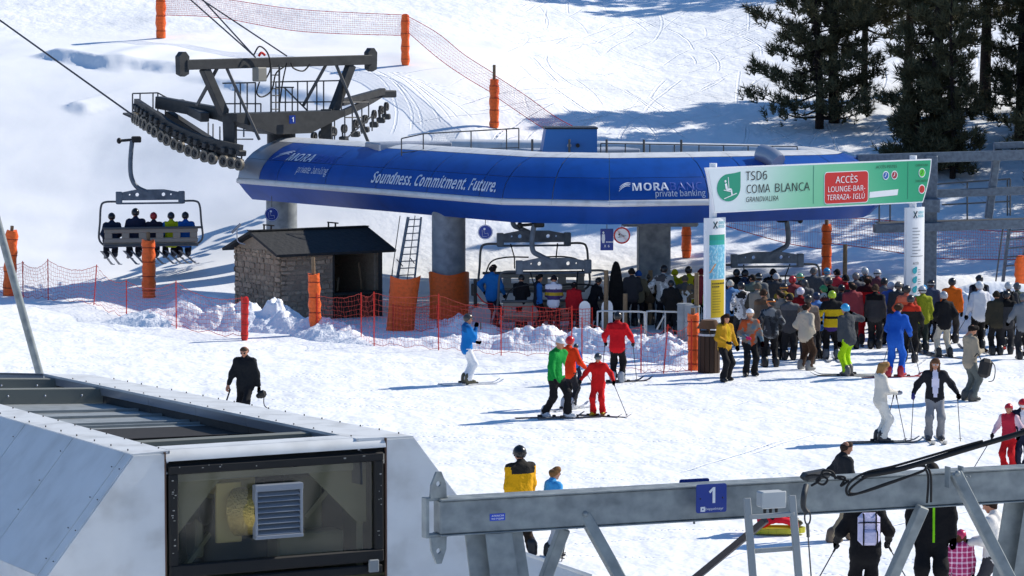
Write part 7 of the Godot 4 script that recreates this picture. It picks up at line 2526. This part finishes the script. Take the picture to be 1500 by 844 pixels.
	person(1273, 712, 1.78, "skier in black with a white and violet backpack seen from behind", {"d": 45.0, "short": "skier in black behind the trestle beam", "pose": "poles", "face": 4, "hatc": blk, "j": C("17171a"), "p": C("16161a"), "pack": C("c9c6e2"), "packname": "white and violet", "poles": Vector3(0.5, 0, 0.1), "cell": 0.014, "bulk": 1.12})
	person(1370, 676, 1.9, "tall skier in black jacket with bright green zip, partly behind the trestle beam", {"d": 43.0, "pose": "stand", "pat": "zip", "face": 176, "hatc": C("25211f"), "hat": "beanie", "j": C("131316"), "a": C("7cc41c"), "p": C("141417"), "skin": C("a87850"), "cell": 0.014, "bulk": 1.1})
	person(1415, 777, 1.19, "child in pink checked jacket and pink helmet seen from behind", {"d": 45.0, "pose": "stand", "pat": "plaid", "face": 10, "hatc": C("c4305a"), "j": C("b03468"), "a": C("dc9cb8"), "s": C("f0d4e0"), "p": C("6a6a70"), "cell": 0.014, "hair": C("5a3a28")})
	person(1462, 731, 1.61, "dark haired woman in white jacket with hair tied up, at the right trestle column", {"d": 45.0, "pose": "front", "face": 70, "hat": "bun", "hair": C("2a1d18"), "j": C("dcd8d2"), "p": C("3a3a40"), "cell": 0.014})
	# child on a sledge
	var sp := on(1140, 59.6)
	person(1125, 740, 1.2, "child in red suit sitting on a yellow sledge behind the short ladder", {"pose": "sled", "face": -95, "at": sp + Vector3(-0.22, 0.1, 0), "sc": 0.78, "hatc": C("20202a"), "j": C("d01c40"), "p": C("cf1c30"), "b": C("4a4226")})
	var sl := thing("sledge", "flat yellow green plastic sledge carrying the child in red", "sledge", sp)
	var sb := MB.new()
	var pl := PackedVector2Array()
	for k in 20:
		var t := TAU * k / 20.0
		pl.append(Vector2(cos(t) * 0.46 * (1.0 if cos(t) < 0 else 1.1), sin(t) * 0.24))
	sb.plate(Vector3(0, 0.06, 0), pl, 0.05, Basis(Vector3(1, 0, 0), Vector3(0, 0, -1), Vector3(0, 1, 0)))
	for k in 20: sb.bar(Vector3(pl[k].x, 0.08, -pl[k].y), Vector3(pl[(k + 1) % 20].x, 0.08, -pl[(k + 1) % 20].y), 0.04, 0.09)
	obj("shell", sb, gloss(Color(0.72, 0.7, 0.08), 0.4), sl)
	# --- front row of the queue
	person(1064, 460, 1.68, "woman with long dark hair, yellow jacket and black trousers beside the litter bin", {"pose": "shift", "face": -140, "hat": "long", "hair": C("2c1d16"), "pat": "open", "j": C("b8891e"), "a": C("c9a21a"), "p": C("1a1a1d"), "cell": 0.022})
	person(1101, 450, 1.74, "snowboarder in multicoloured jacket with white helmet and goggles", {"pose": "shift", "face": -165, "hatc": wht, "gog": C("c8a080"), "pat": "mottle", "j": C("7d7068"), "a": C("b0502c"), "s": C("5a7280"), "p": C("17171a"), "glove": C("b02060"), "cell": 0.022})
	person(1131, 435, 1.82, "skier in speckled grey jacket with orange goggles on a dark helmet, back turned", {"pose": "tall", "face": 12, "hatc": C("1c1c20"), "gog": C("d8741c"), "up": 1, "turn": 60, "pat": "mottle", "j": C("3a3d42"), "a": C("74787c"), "s": C("26282c"), "p": C("151518"), "cell": 0.022})
	person(1182, 444, 1.72, "dark haired snowboarder in cream jacket and brown trousers with one arm bent", {"short": "snowboarder in the cream jacket", "pose": "hips", "face": -50, "hat": "short", "hair": C("2a1c15"), "j": C("b5ab9a"), "p": C("3c2b20"), "b": C("7a7a78"), "glove": C("1c1c1e"), "cell": 0.022, "bulk": 1.1})
	person(1221, 424, 1.84, "skier in yellow and black banded jacket with lime helmet", {"short": "skier in the yellow and black bands", "pose": "tall", "face": 2, "hatc": C("9cb81e"), "pat": "bands", "j": C("c9a81a"), "a": C("1c1c1f"), "s": C("3a2868"), "p": C("141416"), "b": C("50545c"), "skis": C("b0b4bc"), "cell": 0.022, "bulk": 1.1})
	person(1246, 443, 1.84, "skier in dark grey jacket and neon yellow trousers with light blue helmet", {"short": "skier in neon yellow trousers", "pose": "wave", "face": 38, "hatc": C("3aa0d0"), "j": C("44484c"), "p": C("a8d414"), "b": C("5c5a58"), "skis": C("2a2a30"), "skiturn": 50, "cell": 0.022})
	person(1273, 405, 1.86, "skier in all red suit seen from behind with black trim", {"short": "skier in the all red suit", "pose": "tall", "pat": "collar", "face": -4, "hat": "short", "hair": C("2a1e18"), "j": C("c4161c"), "a": C("3a1216"), "p": C("a8121c"), "skis": C("50545a"), "cell": 0.024, "bulk": 1.08})
	person(1314, 444, 1.86, "skier in bright blue suit with brown hair and red skis", {"short": "skier in the bright blue suit", "pose": "lean", "face": -25, "hat": "short", "hair": C("3c2c20"), "j": C("1c54b0"), "p": C("1f5ab8"), "b": C("a81c28"), "skis": C("b41c26"), "skiturn": -50, "poles": Vector3(0.2, 0, -0.2), "cell": 0.022})
	person(1336, 430, 1.8, "skier in black and red jacket behind the bright blue suit", {"pose": "tall", "face": -15, "hatc": C("2a2a2e"), "pat": "collar", "j": C("22201f"), "a": C("b8301c"), "p": C("141417"), "cell": 0.024})
	person(1354, 417, 1.8, "skier in mustard green jacket with silver helmet", {"short": "skier in the mustard green jacket", "pose": "stand", "face": 8, "hatc": C("b8bcc0"), "gog": C("3a3a3c"), "j": C("8e9424"), "p": C("2c3430"), "skis": C("3a3c44"), "cell": 0.024})
	person(1386, 425, 1.78, "snowboarder in black jacket and cream trousers with grey helmet", {"short": "snowboarder in cream trousers", "pose": "hips", "face": 18, "hatc": C("a4a6aa"), "j": C("19191c"), "p": C("b8b0a0"), "b": C("2a2826"), "skis": C("2a2a2e"), "cell": 0.024})
	person(1397, 405, 1.84, "skier in orange jacket with dark helmet behind the cream trousers", {"pose": "stand", "face": -8, "hatc": C("202024"), "j": C("d4641a"), "p": C("33302e"), "cell": 0.025})
	person(1437, 410, 1.9, "tall skier in white jacket and black trousers with white helmet", {"short": "skier in the white jacket", "pose": "shift", "pat": "sleeve", "face": 22, "hatc": C("d4d6da"), "j": C("dcdde2"), "a": C("c8cad4"), "p": C("141416"), "skis": C("55555c"), "poles": Vector3(0.5, 0, 0.1), "which": [-1], "cell": 0.023, "bulk": 1.08})
	person(1463, 424, 1.76, "skier in dark olive jacket with hood up right of the white jacket", {"pose": "stand", "face": 5, "hat": "beanie", "hatc": C("2a2620"), "j": C("38352c"), "p": C("1b1b1d")})
	person(1480, 411, 1.8, "skier with white helmet and black backpack near the right edge", {"short": "skier with white helmet near the right edge", "pose": "stand", "face": -6, "hatc": C("b4b8bc"), "j": C("2c2e34"), "p": C("17171a"), "pack": C("16161a"), "packname": "black", "skis": C("b8382e")})
	person(1503, 428, 1.78, "skier in grey jacket cut off by the right edge", {"pose": "poles", "face": 10, "hatc": C("606468"), "j": C("70747a"), "p": C("26262a")})
	# --- the queue behind, seen as heads and shoulders
	var crowd := [
		[1072, 408, "blue jacket and pale cap right behind the left banner", "2a5a94", "b0aea8", "beanie", "stand", ""],
		[1080, 392, "black helmet, nearest to the left banner in the back row", "1e2026", "1a1a1e", "helmet", "tall", ""],
		[1088, 411, "black and white patterned jacket with dark helmet", "c8c8ca", "26262a", "helmet", "tall", "mottle"],
		[1092, 393, "navy jacket and black helmet, second from the left banner", "232a3c", "141418", "helmet", "stand", ""],
		[1104, 400, "dark green jacket and dark hat under the name sign", "27352c", "22201e", "beanie", "stand", ""],
		[1109, 412, "big grey hooded jacket left of the brown fur hood", "6c675e", "5a554c", "beanie", "shift", ""],
		[1121, 421, "brown hooded jacket with fur at the neck", "4c3f33", "3a2c22", "beanie", "stand", "collar"],
		[1133, 391, "black jacket and dark beanie, tallest behind the fur hood", "1d1e22", "1a1a1c", "beanie", "tall", ""],
		[1138, 398, "black and white striped beanie and dark jacket", "2a2b30", "c0c0c2", "beanie", "stand", ""],
		[1150, 413, "dark olive jacket with yellow edging", "35342a", "2a2926", "helmet", "hips", "collar"],
		[1146, 426, "grey brown coat in front of the olive jacket", "5a544b", "2c2620", "short", "stand", ""],
		[1163, 402, "red helmet and dark red jacket", "6a1a20", "b01c28", "helmet", "stand", ""],
		[1173, 398, "black jacket and green and white helmet", "202226", "6aa88a", "helmet", "shift", ""],
		[1174, 419, "bright red jacket and white helmet", "c41824", "c8c4d2", "helmet", "hips", ""],
		[1180, 407, "dark grey jacket between the red helmet and the grey beanie", "383a40", "44444a", "helmet", "stand", ""],
		[1193, 383, "dark grey jacket and grey knitted beanie standing tallest", "33353a", "6a6664", "beanie", "tall", ""],
		[1199, 426, "blue jacket and dark blue helmet", "1c55a8", "232c48", "helmet", "stand", ""],
		[1207, 416, "cream jacket and green helmet", "b8b2a4", "2a7a44", "helmet", "shift", ""],
		[1213, 389, "beige jacket and light blue helmet", "a49c8c", "3a9ccc", "helmet", "stand", ""],
		[1217, 404, "black jacket with dark striped helmet", "1b1c20", "3a3a3e", "helmet", "tall", ""],
		[1228, 387, "red jacket and black beanie in the back row", "b01824", "17171a", "beanie", "stand", ""],
		[1240, 400, "black jacket with red collar in front of the bare post", "1c1b1d", "161618", "beanie", "tall", "collar"],
		[1256, 397, "dark jacket and grey helmet with goggles", "26282e", "7a7672", "helmet", "stand", ""],
		[1270, 389, "slate grey jacket and silver helmet", "3d4248", "aeb4b8", "helmet", "hips", ""],
		[1287, 392, "maroon jacket and white helmet", "4c1c28", "c8c8ca", "helmet", "stand", ""],
		[1284, 414, "black jacket and brown hat behind the red suit", "1c1c1f", "4a3a2c", "beanie", "stand", ""],
		[1305, 411, "royal blue jacket and white helmet", "24489a", "c4c8d0", "helmet", "shift", ""],
		[1318, 411, "dark jacket and grey brown helmet", "232428", "6c6660", "helmet", "stand", ""],
		[1330, 416, "orange red jacket and dark helmet", "c03a18", "2e2a2a", "helmet", "hips", ""],
		[1337, 393, "black jacket and black helmet beside the right banner", "1a1b1f", "121215", "helmet", "stand", ""],
		[1344, 401, "sky blue jacket and dark helmet below the right banner", "1e7cc0", "23242c", "helmet", "shift", ""],
		[1437, 401, "navy jacket behind the tall white one", "222a3c", "1c1c22", "helmet", "stand", ""],
		[1297, 405, "grey jacket and black helmet left of the royal blue one", "4a4d52", "1a1a1d", "helmet", "tall", ""],
		[1251, 414, "dark red jacket and black hair behind the neon yellow trousers", "701820", "1a1614", "short", "stand", ""],
		[1158, 428, "charcoal jacket behind the bright red one", "2c2d31", "202022", "beanie", "stand", ""],
		[1234, 415, "dark jacket and black helmet right of the yellow bands", "1d1f24", "17181c", "helmet", "stand", ""],
		[1366, 408, "dark blue jacket and black helmet right of the mustard jacket", "1f2c48", "1b1b20", "helmet", "stand", ""],
		[1476, 424, "black jacket and dark helmet at its far right", "1a1a1d", "202024", "helmet", "shift", ""],
		[1493, 412, "dark green jacket at its far right end", "263029", "55585c", "helmet", "stand", ""],
		[1112, 398, "grey jacket and black helmet above the grey hood", "565a5e", "141416", "helmet", "stand", ""],
		[1186, 430, "brown jacket behind the cream jacketed snowboarder", "4a3a2e", "2a2320", "helmet", "stand", ""],
		[1028, 386, "red jacket and maroon beanie left of the left banner", "8a1a24", "6a1820", "beanie", "stand", ""],
		[1046, 398, "green jacket partly behind the left banner", "5a8a2a", "26282c", "helmet", "stand", ""]]
	var k := 0
	var rr := RandomNumberGenerator.new(); rr.seed = 31
	for q in crowd:
		var h := Color(q[4])
		var dark := rr.randf_range(0.08, 0.18)
		var w := {"pose": q[6], "face": rr.randf_range(-25, 30), "hat": q[5], "hatc": h, "j": Color(q[3]).lightened(0.13), "a": Color(0.15, 0.15, 0.16) if q[7] == "mottle" else (C("7a6a20") if q[2].contains("yellow edging") else (C("a01822") if q[2].contains("red collar") else (C("6a5442") if q[7] == "collar" else Color(q[3])))), "s": Color(0.55, 0.55, 0.56), "pat": q[7], "p": Color(dark, dark, dark * 1.1), "turn": rr.randf_range(-40, 40), "hair": h, "group": "skiers queueing behind the gate", "bulk": 1.08}
		if q[7] == "" and k % 3 > 0:
			w["pat"] = ["", "yoke", "sleeve"][k % 3]
			w["a"] = Color(q[3]).darkened(0.4) if k % 2 else Color(q[3]).lightened(0.25)
		w["bulk"] = 1.0 + 0.06 * (k % 4)
		if k in [3, 7, 17, 23, 31]:
			w["pack"] = [C("2a3a5c"), C("3a3a3e"), C("5c2a24")][k % 3]
			w["packname"] = ["dark blue", "dark grey", "dull red"][k % 3]
			w["short"] = "skier in " + (q[2] as String).split(",")[0]
		if q[5] != "short": w.erase("hair")
		if k % 3 == 0 and q[5] == "helmet": w["gog"] = [C("3a3a3c"), C("8a8e94"), C("c87a20")][k % 7 % 3]
		person(q[0], q[1], 1.74 + 0.1 * rr.randf(), "skier in the queue in " + q[2], w)
		k += 1
	# --- people at the loading gate
	person(721, 392, 1.8, "man in blue jacket and dark trousers at the left end of the loading area", {"pose": "tall", "face": -30, "hat": "short", "hair": C("241c18"), "j": C("1f6cb0"), "p": C("1c2230"), "d": 98.2})
	var loaders := [
		[763, 402, "black jacket with head bent at the loading area", "17171b", "1b1b1e", "helmet", "front", "", 97.6, -20],
		[788, 403, "black waistcoat and blue sleeves looking right at the loading area", "20222a", "1a1614", "short", "stand", "sleeve", 97.4, -80],
		[811, 402, "purple, white and mustard striped jacket at the loading area", "4a3a6a", "201c24", "beanie", "front", "stripes", 97.2, -10],
		[841, 414, "red jacket and black hair at the loading area", "a81822", "1a1517", "short", "stand", "", 97.0, -15],
		[868, 405, "black jacket stooping right of the red one at the loading area", "1c1c20", "18181a", "helmet", "lean", "", 97.6, -60],
		[925, 393, "dark grey jacket with a strapped backpack right of the black bag", "3a3a3e", "2a2420", "beanie", "shift", "", 98.2, 10],
		[936, 397, "khaki jacket and blue beanie behind the white barrier", "6a6450", "1f52a0", "beanie", "tall", "", 98.4, 0],
		[973, 387, "white and grey camouflage jacket and black helmet", "a8a8a6", "1b1b1e", "helmet", "tall", "mottle", 97.6, -15],
		[984, 408, "black top leaning on the white barrier", "1a1a1c", "17171a", "helmet", "hips", "", 96.6, 5],
		[989, 394, "yellow hooded jacket behind the black top", "b8b01c", "b4ac1c", "beanie", "stand", "", 98.4, -10],
		[1010, 389, "yellow jacket and black helmet left of the left banner", "b0a41e", "1a1a1c", "helmet", "stand", "", 98.0, 12],
		[1003, 401, "patterned brown jacket and mottled hat", "6a5c48", "5c5244", "beanie", "shift", "mottle", 97.0, 0],
		[906, 408, "dark jacket behind the standing black bag", "24262c", "202024", "helmet", "stand", "", 98.6, -10],
		[952, 402, "brown jacket between khaki and camouflage", "4a4034", "33302c", "helmet", "stand", "", 98.6, 0]]
	for q in loaders:
		var w := {"pose": q[6], "face": q[9], "hat": q[5], "hatc": Color(q[4]), "hair": Color(q[4]), "j": Color(q[3]), "a": C("b89a30") if q[7] == "stripes" else (C("1f5a9c") if q[7] == "sleeve" else C("4a4a4c")), "s": C("e0dee6") if q[7] == "stripes" else C("d8d8d6"), "pat": q[7], "p": C("1b1c22"), "d": q[8], "group": "skiers at the loading area"}
		if q[5] != "short": w.erase("hair")
		person(q[0], q[1], 0.0 + EYE - (q[1] - 8.0) / FOCAL * q[8] - 0.0, "skier in " + q[2], w)
	# --- riders on the hanging chair
	var cp := at(220, 284, 109.0)
	var riders := [[-1.22, "leftmost rider on the hanging chair in dark blue jacket", "1e2a40", "15161a"], [-0.46, "tallest rider on the hanging chair, navy jacket", "232a42", "1a1a20"], [0.12, "rider in red helmet at the middle of the hanging chair", "26283a", "a01c20"], [0.68, "rider in lime and blue jacket on the hanging chair", "b4bc1c", "1f2838"], [1.14, "rightmost rider on the hanging chair in blue jacket", "1a58a8", "20222a"]]
	for q in riders:
		var turn := deg_to_rad(12.0)
		var p := cp + Basis(Vector3.UP, turn) * Vector3(q[0], -2.1, -0.16)
		var o := person(220, 300, 1.7, q[1], {"pose": "sit", "face": 12.0, "at": p, "sc": 1.1 if q[0] != -0.46 else 1.2, "j": Color(q[2]), "a": C("2a6ab0"), "pat": "sleeve" if q[0] == 0.68 else "", "hatc": Color(q[3]), "p": C("22242c"), "b": C("3a3c44")})
		for s in [-0.12, 0.12]:
			var sk := thing("ski", "%s ski hanging below the %s" % ["left" if s < 0 else "right", q[1].replace(" on the hanging chair", "")], "ski", p + Basis(Vector3.UP, turn) * Vector3(s, -0.0, -0.52))
			sk.basis = Basis(Vector3.UP, turn - 0.5 - 0.3 * q[0] * 0.3) * Basis(Vector3(1, 0, 0), -0.42) * 0.9
			obj("blade", gear.ski, gloss(Color(0.22, 0.26, 0.34), 0.3), sk)
			obj("binding", gear.binding, gloss(Color(0.12, 0.12, 0.13), 0.4), sk)

func _ready():
	# camera
	var cam := Camera3D.new()
	cam.name = "camera"
	add_child(cam)
	cam.position = Vector3(0, EYE, 0)
	cam.rotation.x = -PITCH
	cam.keep_aspect = Camera3D.KEEP_HEIGHT
	cam.fov = rad_to_deg(2.0 * atan(422.0 / FOCAL))
	cam.near = 0.5
	cam.far = 2000.0
	cam.current = true
	# clear winter sky
	var env := Environment.new()
	env.background_mode = Environment.BG_SKY
	var sky := Sky.new()
	var sm := ProceduralSkyMaterial.new()
	sm.sky_top_color = Color(0.27, 0.45, 0.68)
	sm.sky_horizon_color = Color(0.66, 0.77, 0.87)
	sm.sky_curve = 0.18
	sm.ground_bottom_color = Color(0.6, 0.64, 0.72)
	sm.ground_horizon_color = Color(0.6, 0.68, 0.8)
	sm.sky_energy_multiplier = 1.0
	sky.sky_material = sm
	env.sky = sky
	env.background_energy_multiplier = 1.0
	env.tonemap_mode = Environment.TONE_MAPPER_LINEAR
	env.tonemap_exposure = 1.06
	env.sdfgi_enabled = true
	env.ssao_enabled = true
	env.ssil_enabled = true
	var we := WorldEnvironment.new()
	we.name = "world"
	we.environment = env
	add_child(we)
	# sun from the right, a little beyond the station
	var sun := DirectionalLight3D.new()
	sun.name = "sun"
	sun.light_energy = 1.6
	sun.light_color = Color(1.0, 0.97, 0.92)
	sun.light_angular_distance = 0.5
	sun.shadow_enabled = true
	add_child(sun)
	sun.look_at_from_position(Vector3.ZERO, Vector3(-1.0, -0.82, 0.48), Vector3.UP)

	rng.seed = 1
	fine.seed = 2; fine.frequency = 0.1
	lump.seed = 3; lump.frequency = 0.12; lump.fractal_octaves = 2
	rough.seed = 4; rough.frequency = 0.05; rough.fractal_octaves = 4
	make_materials()
	make_profiles()
	make_ground()
	windrow("snow_bank", [[-12.0, 100.5, 0.15], [-9.0, 98.8, 0.4], [-6.9, 98.0, 0.75], [-5.6, 96.6, 0.4], [-4.3, 94.0, 0.25]], 1.3, 3)
	windrow("snow_bank", [[-4.9, 94.6, 0.22], [-3.4, 93.6, 0.15], [-1.5, 93.2, 0.28], [0.2, 92.8, 0.42], [2.0, 92.0, 0.45], [3.4, 90.8, 0.42], [4.6, 89.2, 0.55], [5.3, 88.0, 0.35]], 1.15, 5)
	windrow("snow_bank", [[-2.4, 97.6, 0.1], [-1.4, 97.0, 0.5], [-0.4, 96.4, 0.2]], 0.9, 8)
	windrow("snow_bank", [[-5.4, 30.0, 2.9], [-6.4, 34.0, 3.2], [-7.6, 38.0, 3.1], [-9.6, 42.0, 2.6]], 1.35, 9)
	var hp = on(1226, 115.0)
	var hb = []
	for q in [[-0.75, 0.4, 0.0, 0.75], [0.0, 0.85, 0.1, 0.85], [0.65, 0.75, -0.1, 0.8], [0.3, 0.2, 0.2, 1.0], [-0.3, 0.1, 0.1, 0.9], [0.9, 0.1, 0.1, 0.7]]:
		hb.append([Vector3(q[0], q[1], q[2]), Vector3(q[0] + 0.15, q[1] + 0.05, q[2]), q[3], q[3] * 0.9, 0])
	var hm = obj("snow_heap", to_mesh(field_mesh(hb, 0.07, 12.0, null, 0.16, 3.0)), M.heap)
	hm.position = hp + Vector3(0, -0.15, 0)
	tag(hm, "", "", "", "structure")
	windrow("snow_bank", [[11.8, 97.6, 0.4], [13.0, 96.6, 0.95], [14.2, 96.2, 1.05], [16.5, 96.0, 0.9]], 1.0, 13)
	# pines
	make_tuft()
	M.needles = paint(Color(1, 1, 1), 0.8, 0.0, 0.3)
	M.needles.vertex_color_use_as_albedo = true
	pine(on(1222, 125.0), "tall pine with a straight bare trunk left of the dense trees", 10.0, 0.22, 1.9, 1.4, 54, 30, 3, 0.1)
	pine(on(1198, 124.0), "pine with wide drooping lower branches at the left of the group", 9.0, 0.17, 2.7, 0.5, 64, 44, 7, -0.5)
	pine(on(1372, 118.5), "large dense pine with foliage down to the snow in the middle", 10.5, 0.27, 1.75, 0.3, 78, 42, 11)
	pine(on(1394, 116.5), "slim pine in front of the large dense one", 6.5, 0.11, 1.0, 0.4, 32, 24, 13)
	pine(on(1346, 117.5), "small pine at the left foot of the large dense one", 3.6, 0.09, 1.3, 0.15, 34, 28, 15)
	pine(on(1332, 131.0), "pine with bare lower branches behind the gap between the two groups", 10.5, 0.2, 2.1, 2.9, 60, 48, 17)
	pine(on(1496, 121.0), "thick trunked pine at the right edge of the picture", 12.0, 0.3, 1.8, 0.9, 46, 36, 19)
	pine(on(1445, 127.0), "dark pine between the large dense one and the right edge", 12.0, 0.24, 2.4, 3.6, 60, 46, 23)
	pine(on(1268, 129.5), "pine behind the straight bare trunk", 10.0, 0.15, 1.8, 2.9, 48, 42, 29)
	for q in [[1590, 113.5, 41], [1650, 118.0, 43], [1580, 126.0, 47], [1720, 112.0, 53], [1760, 120.0, 55], [1640, 108.0, 57], [1830, 110.0, 59], [1582, 119.5, 71], [1566, 122.5, 73]]:
		pine(on(q[0], q[1]), "pine just outside the picture on the right, %s" % {41: "behind the steel frame", 43: "behind the nearest one", 47: "highest on the slope", 53: "farther out on the slope", 55: "between the outer two", 57: "lowest on the slope", 59: "farthest from the picture", 71: "just beyond the thick trunk", 73: "behind the one beyond the thick trunk"}[q[2]], 11.5, 0.24, 2.6, 0.6, 60, 50, q[2])
	for q in [[1290, 161.0, 61], [1180, 163.0, 67]]:
		pine(on(q[0], q[1]), "pine up the slope beyond the top of the picture, %s" % ("on the right" if q[2] == 61 else "on the left"), 10.0, 0.22, 2.4, 0.8, 60, 50, q[2])
	make_hut()
	make_station()
	make_tower()
	rope("rope running from the near wheel line up to the top left corner", at(196, 170, 111.6), Vector3(-0.6, 0.37, -0.71).normalized(), 60.0, 0.032)
	rope("rope above the crossbar, left of three", at(370, 80, 109.5), Vector3(-0.6, 0.5, -0.62).normalized(), 60.0, 0.025)
	rope("rope above the crossbar, middle of three", at(374, 84, 109.8), Vector3(-0.54, 0.55, -0.64).normalized(), 60.0, 0.025)
	rope("rope above the crossbar, right of three", at(420, 82, 111.0), Vector3(-0.66, 0.42, -0.62).normalized(), 60.0, 0.025)
	make_chair("lift chair with five riders hanging left of the roof", at(220, 284, 109.0), deg_to_rad(12.0), 1.72)
	make_chair("empty lift chair nearest to the fence under the roof", at(811, 385, 97.8), deg_to_rad(10.0), 1.1)
	make_chair("empty lift chair further back under the roof", at(782, 345, 100.4), deg_to_rad(8.0), 1.0)
	make_chair("lift chair behind the queue under the name sign", at(1124, 376, 101.0), deg_to_rad(-172.0), 1.1)
	make_gate()
	make_small()
	make_store()
	# padded posts and nets
	padded_post(on(461, 96.0), "orange padded post in front of the stone hut", 1.72, 2.2, 0.17, 1, M.orange_pad, 0.03)
	padded_post(on(216, 106.2), "orange padded post below the hanging chair", 1.8, 2.05, 0.21, 2, M.orange_pad)
	padded_post(on(10, 107.0), "orange padded post at the left edge of the picture", 2.05, 2.2, 0.2, 3, M.orange_pad, -0.06)
	padded_post(on(356, 94.6), "small red padded post at the end of the left fence", 1.2, 1.1, 0.1, 4, M.red_pad, -0.03)
	padded_post(on(594, 130.0), "orange padded post on the drift, middle of the three uphill", 1.92, 1.9, 0.16, 5, M.orange_pad)
	padded_post(on(724, 122.0), "orange padded post with bare tip on the drift, right of the three uphill", 1.72, 2.25, 0.17, 6, M.orange_pad)
	padded_post(on(237, 138.0), "orange padded post at the top edge, left of the three uphill", 2.4, 2.5, 0.2, 7, M.orange_pad)
	padded_post(on(1018, 86.6), "orange padded post at the end of the fence beside the litter bin", 1.45, 1.6, 0.15, 8, M.orange_pad, 0.02)
	padded_post(on(1212, 104.8), "orange padded post behind the queue under the name sign", 1.55, 1.7, 0.15, 9, M.orange_pad)
	padded_post(on(1006, 108.0), "orange padded post mostly hidden by the square column", 1.9, 2.0, 0.15, 10, M.orange_pad)
	var left := []
	for q in [[-30, 107.5, 1.1], [31, 106.5, 1.12], [68, 105.8, 1.25], [134, 104.5, 1.2, 0.12], [183, 101.0, 1.12], [256, 98.0, 1.35], [352, 95.0, 1.15]]: left.append([(q[0] - 750.0) / FOCAL * q[1], q[1], q[2], q[3] if q.size() > 3 else 0.0])
	net_fence("low orange net fence with thin posts on the left below the hanging chair", left, 0.11, 0.009, M.net_pale, 0.22)
	var mid := []
	for q in [[463, 95.8, 1.15], [528, 94.0, 1.35], [547, 92.8, 1.45], [642, 91.8, 1.5], [734, 90.4, 1.25], [838, 89.6, 1.35]]: mid.append([(q[0] - 750.0) / FOCAL * q[1], q[1], q[2], 0.0])
	net_fence("orange net fence with thin posts in front of the hut and loading area", mid, 0.11, 0.0065, M.net_pale, 0.1)
	var rgt := []
	for q in [[853, 88.2, 1.2], [940, 86.2, 1.18], [972, 85.8, 1.2, 0.13], [1014, 86.2, 1.3]]: rgt.append([(q[0] - 750.0) / FOCAL * q[1], q[1], q[2], q[3] if q.size() > 3 else 0.0])
	net_fence("orange net fence in front of the white pipe barriers", rgt, 0.13, 0.007, M.net_pale, 0.2)
	var back := []
	for q in [[575, 97.4, 0.75], [640, 96.9, 0.75], [700, 96.6, 0.8], [780, 96.3, 0.8], [868, 96.2, 0.75]]: back.append([(q[0] - 750.0) / FOCAL * q[1], q[1], q[2], 0.0])
	net_fence("dense red net along the loading area behind the snow bank", back, 0.08, 0.009, M.net, 0.04)
	hung_net("net strung between the uphill posts, left of the middle post", [at(238, -6, 138), at(320, -2, 136), at(440, 14, 134), at(594, 22, 130)], [at(238, 22, 138), at(320, 26, 136), at(440, 46, 134), at(594, 52, 130)], 0.075, 0.0095)
	hung_net("net strung between the middle and right uphill posts", [at(594, 22, 130), at(640, 48, 127.5), at(680, 80, 125), at(724, 108, 122)], [at(594, 44, 130), at(640, 84, 127.5), at(680, 112, 125), at(724, 138, 122)], 0.075, 0.0095)
	hung_net("net running down from the right uphill post behind the roof", [at(724, 110, 122), at(770, 140, 119.5), at(815, 172, 117.5), at(862, 196, 116)], [at(724, 140, 122), at(762, 166, 119.5), at(796, 188, 117.5), at(830, 205, 116)], 0.075, 0.0095)
	hung_net("pale red net behind the queue, left of the orange padded post", [at(1060, 322, 108), at(1110, 318, 107.5), at(1160, 318, 107), at(1212, 316, 106)], [at(1060, 330, 108), at(1110, 345, 107.5), at(1160, 358, 107), at(1212, 366, 106)], 0.075, 0.0095)
	hung_net("pale red net behind the queue, right of the orange padded post", [at(1212, 318, 106), at(1290, 322, 106), at(1370, 330, 106), at(1450, 338, 106), at(1540, 340, 106)], [at(1212, 356, 106), at(1290, 366, 106), at(1370, 378, 106), at(1450, 380, 106), at(1540, 380, 106)], 0.075, 0.0095)
	make_head()
	make_hand()
	make_gear()
	make_people()
	make_near_building()
	make_near_beam()
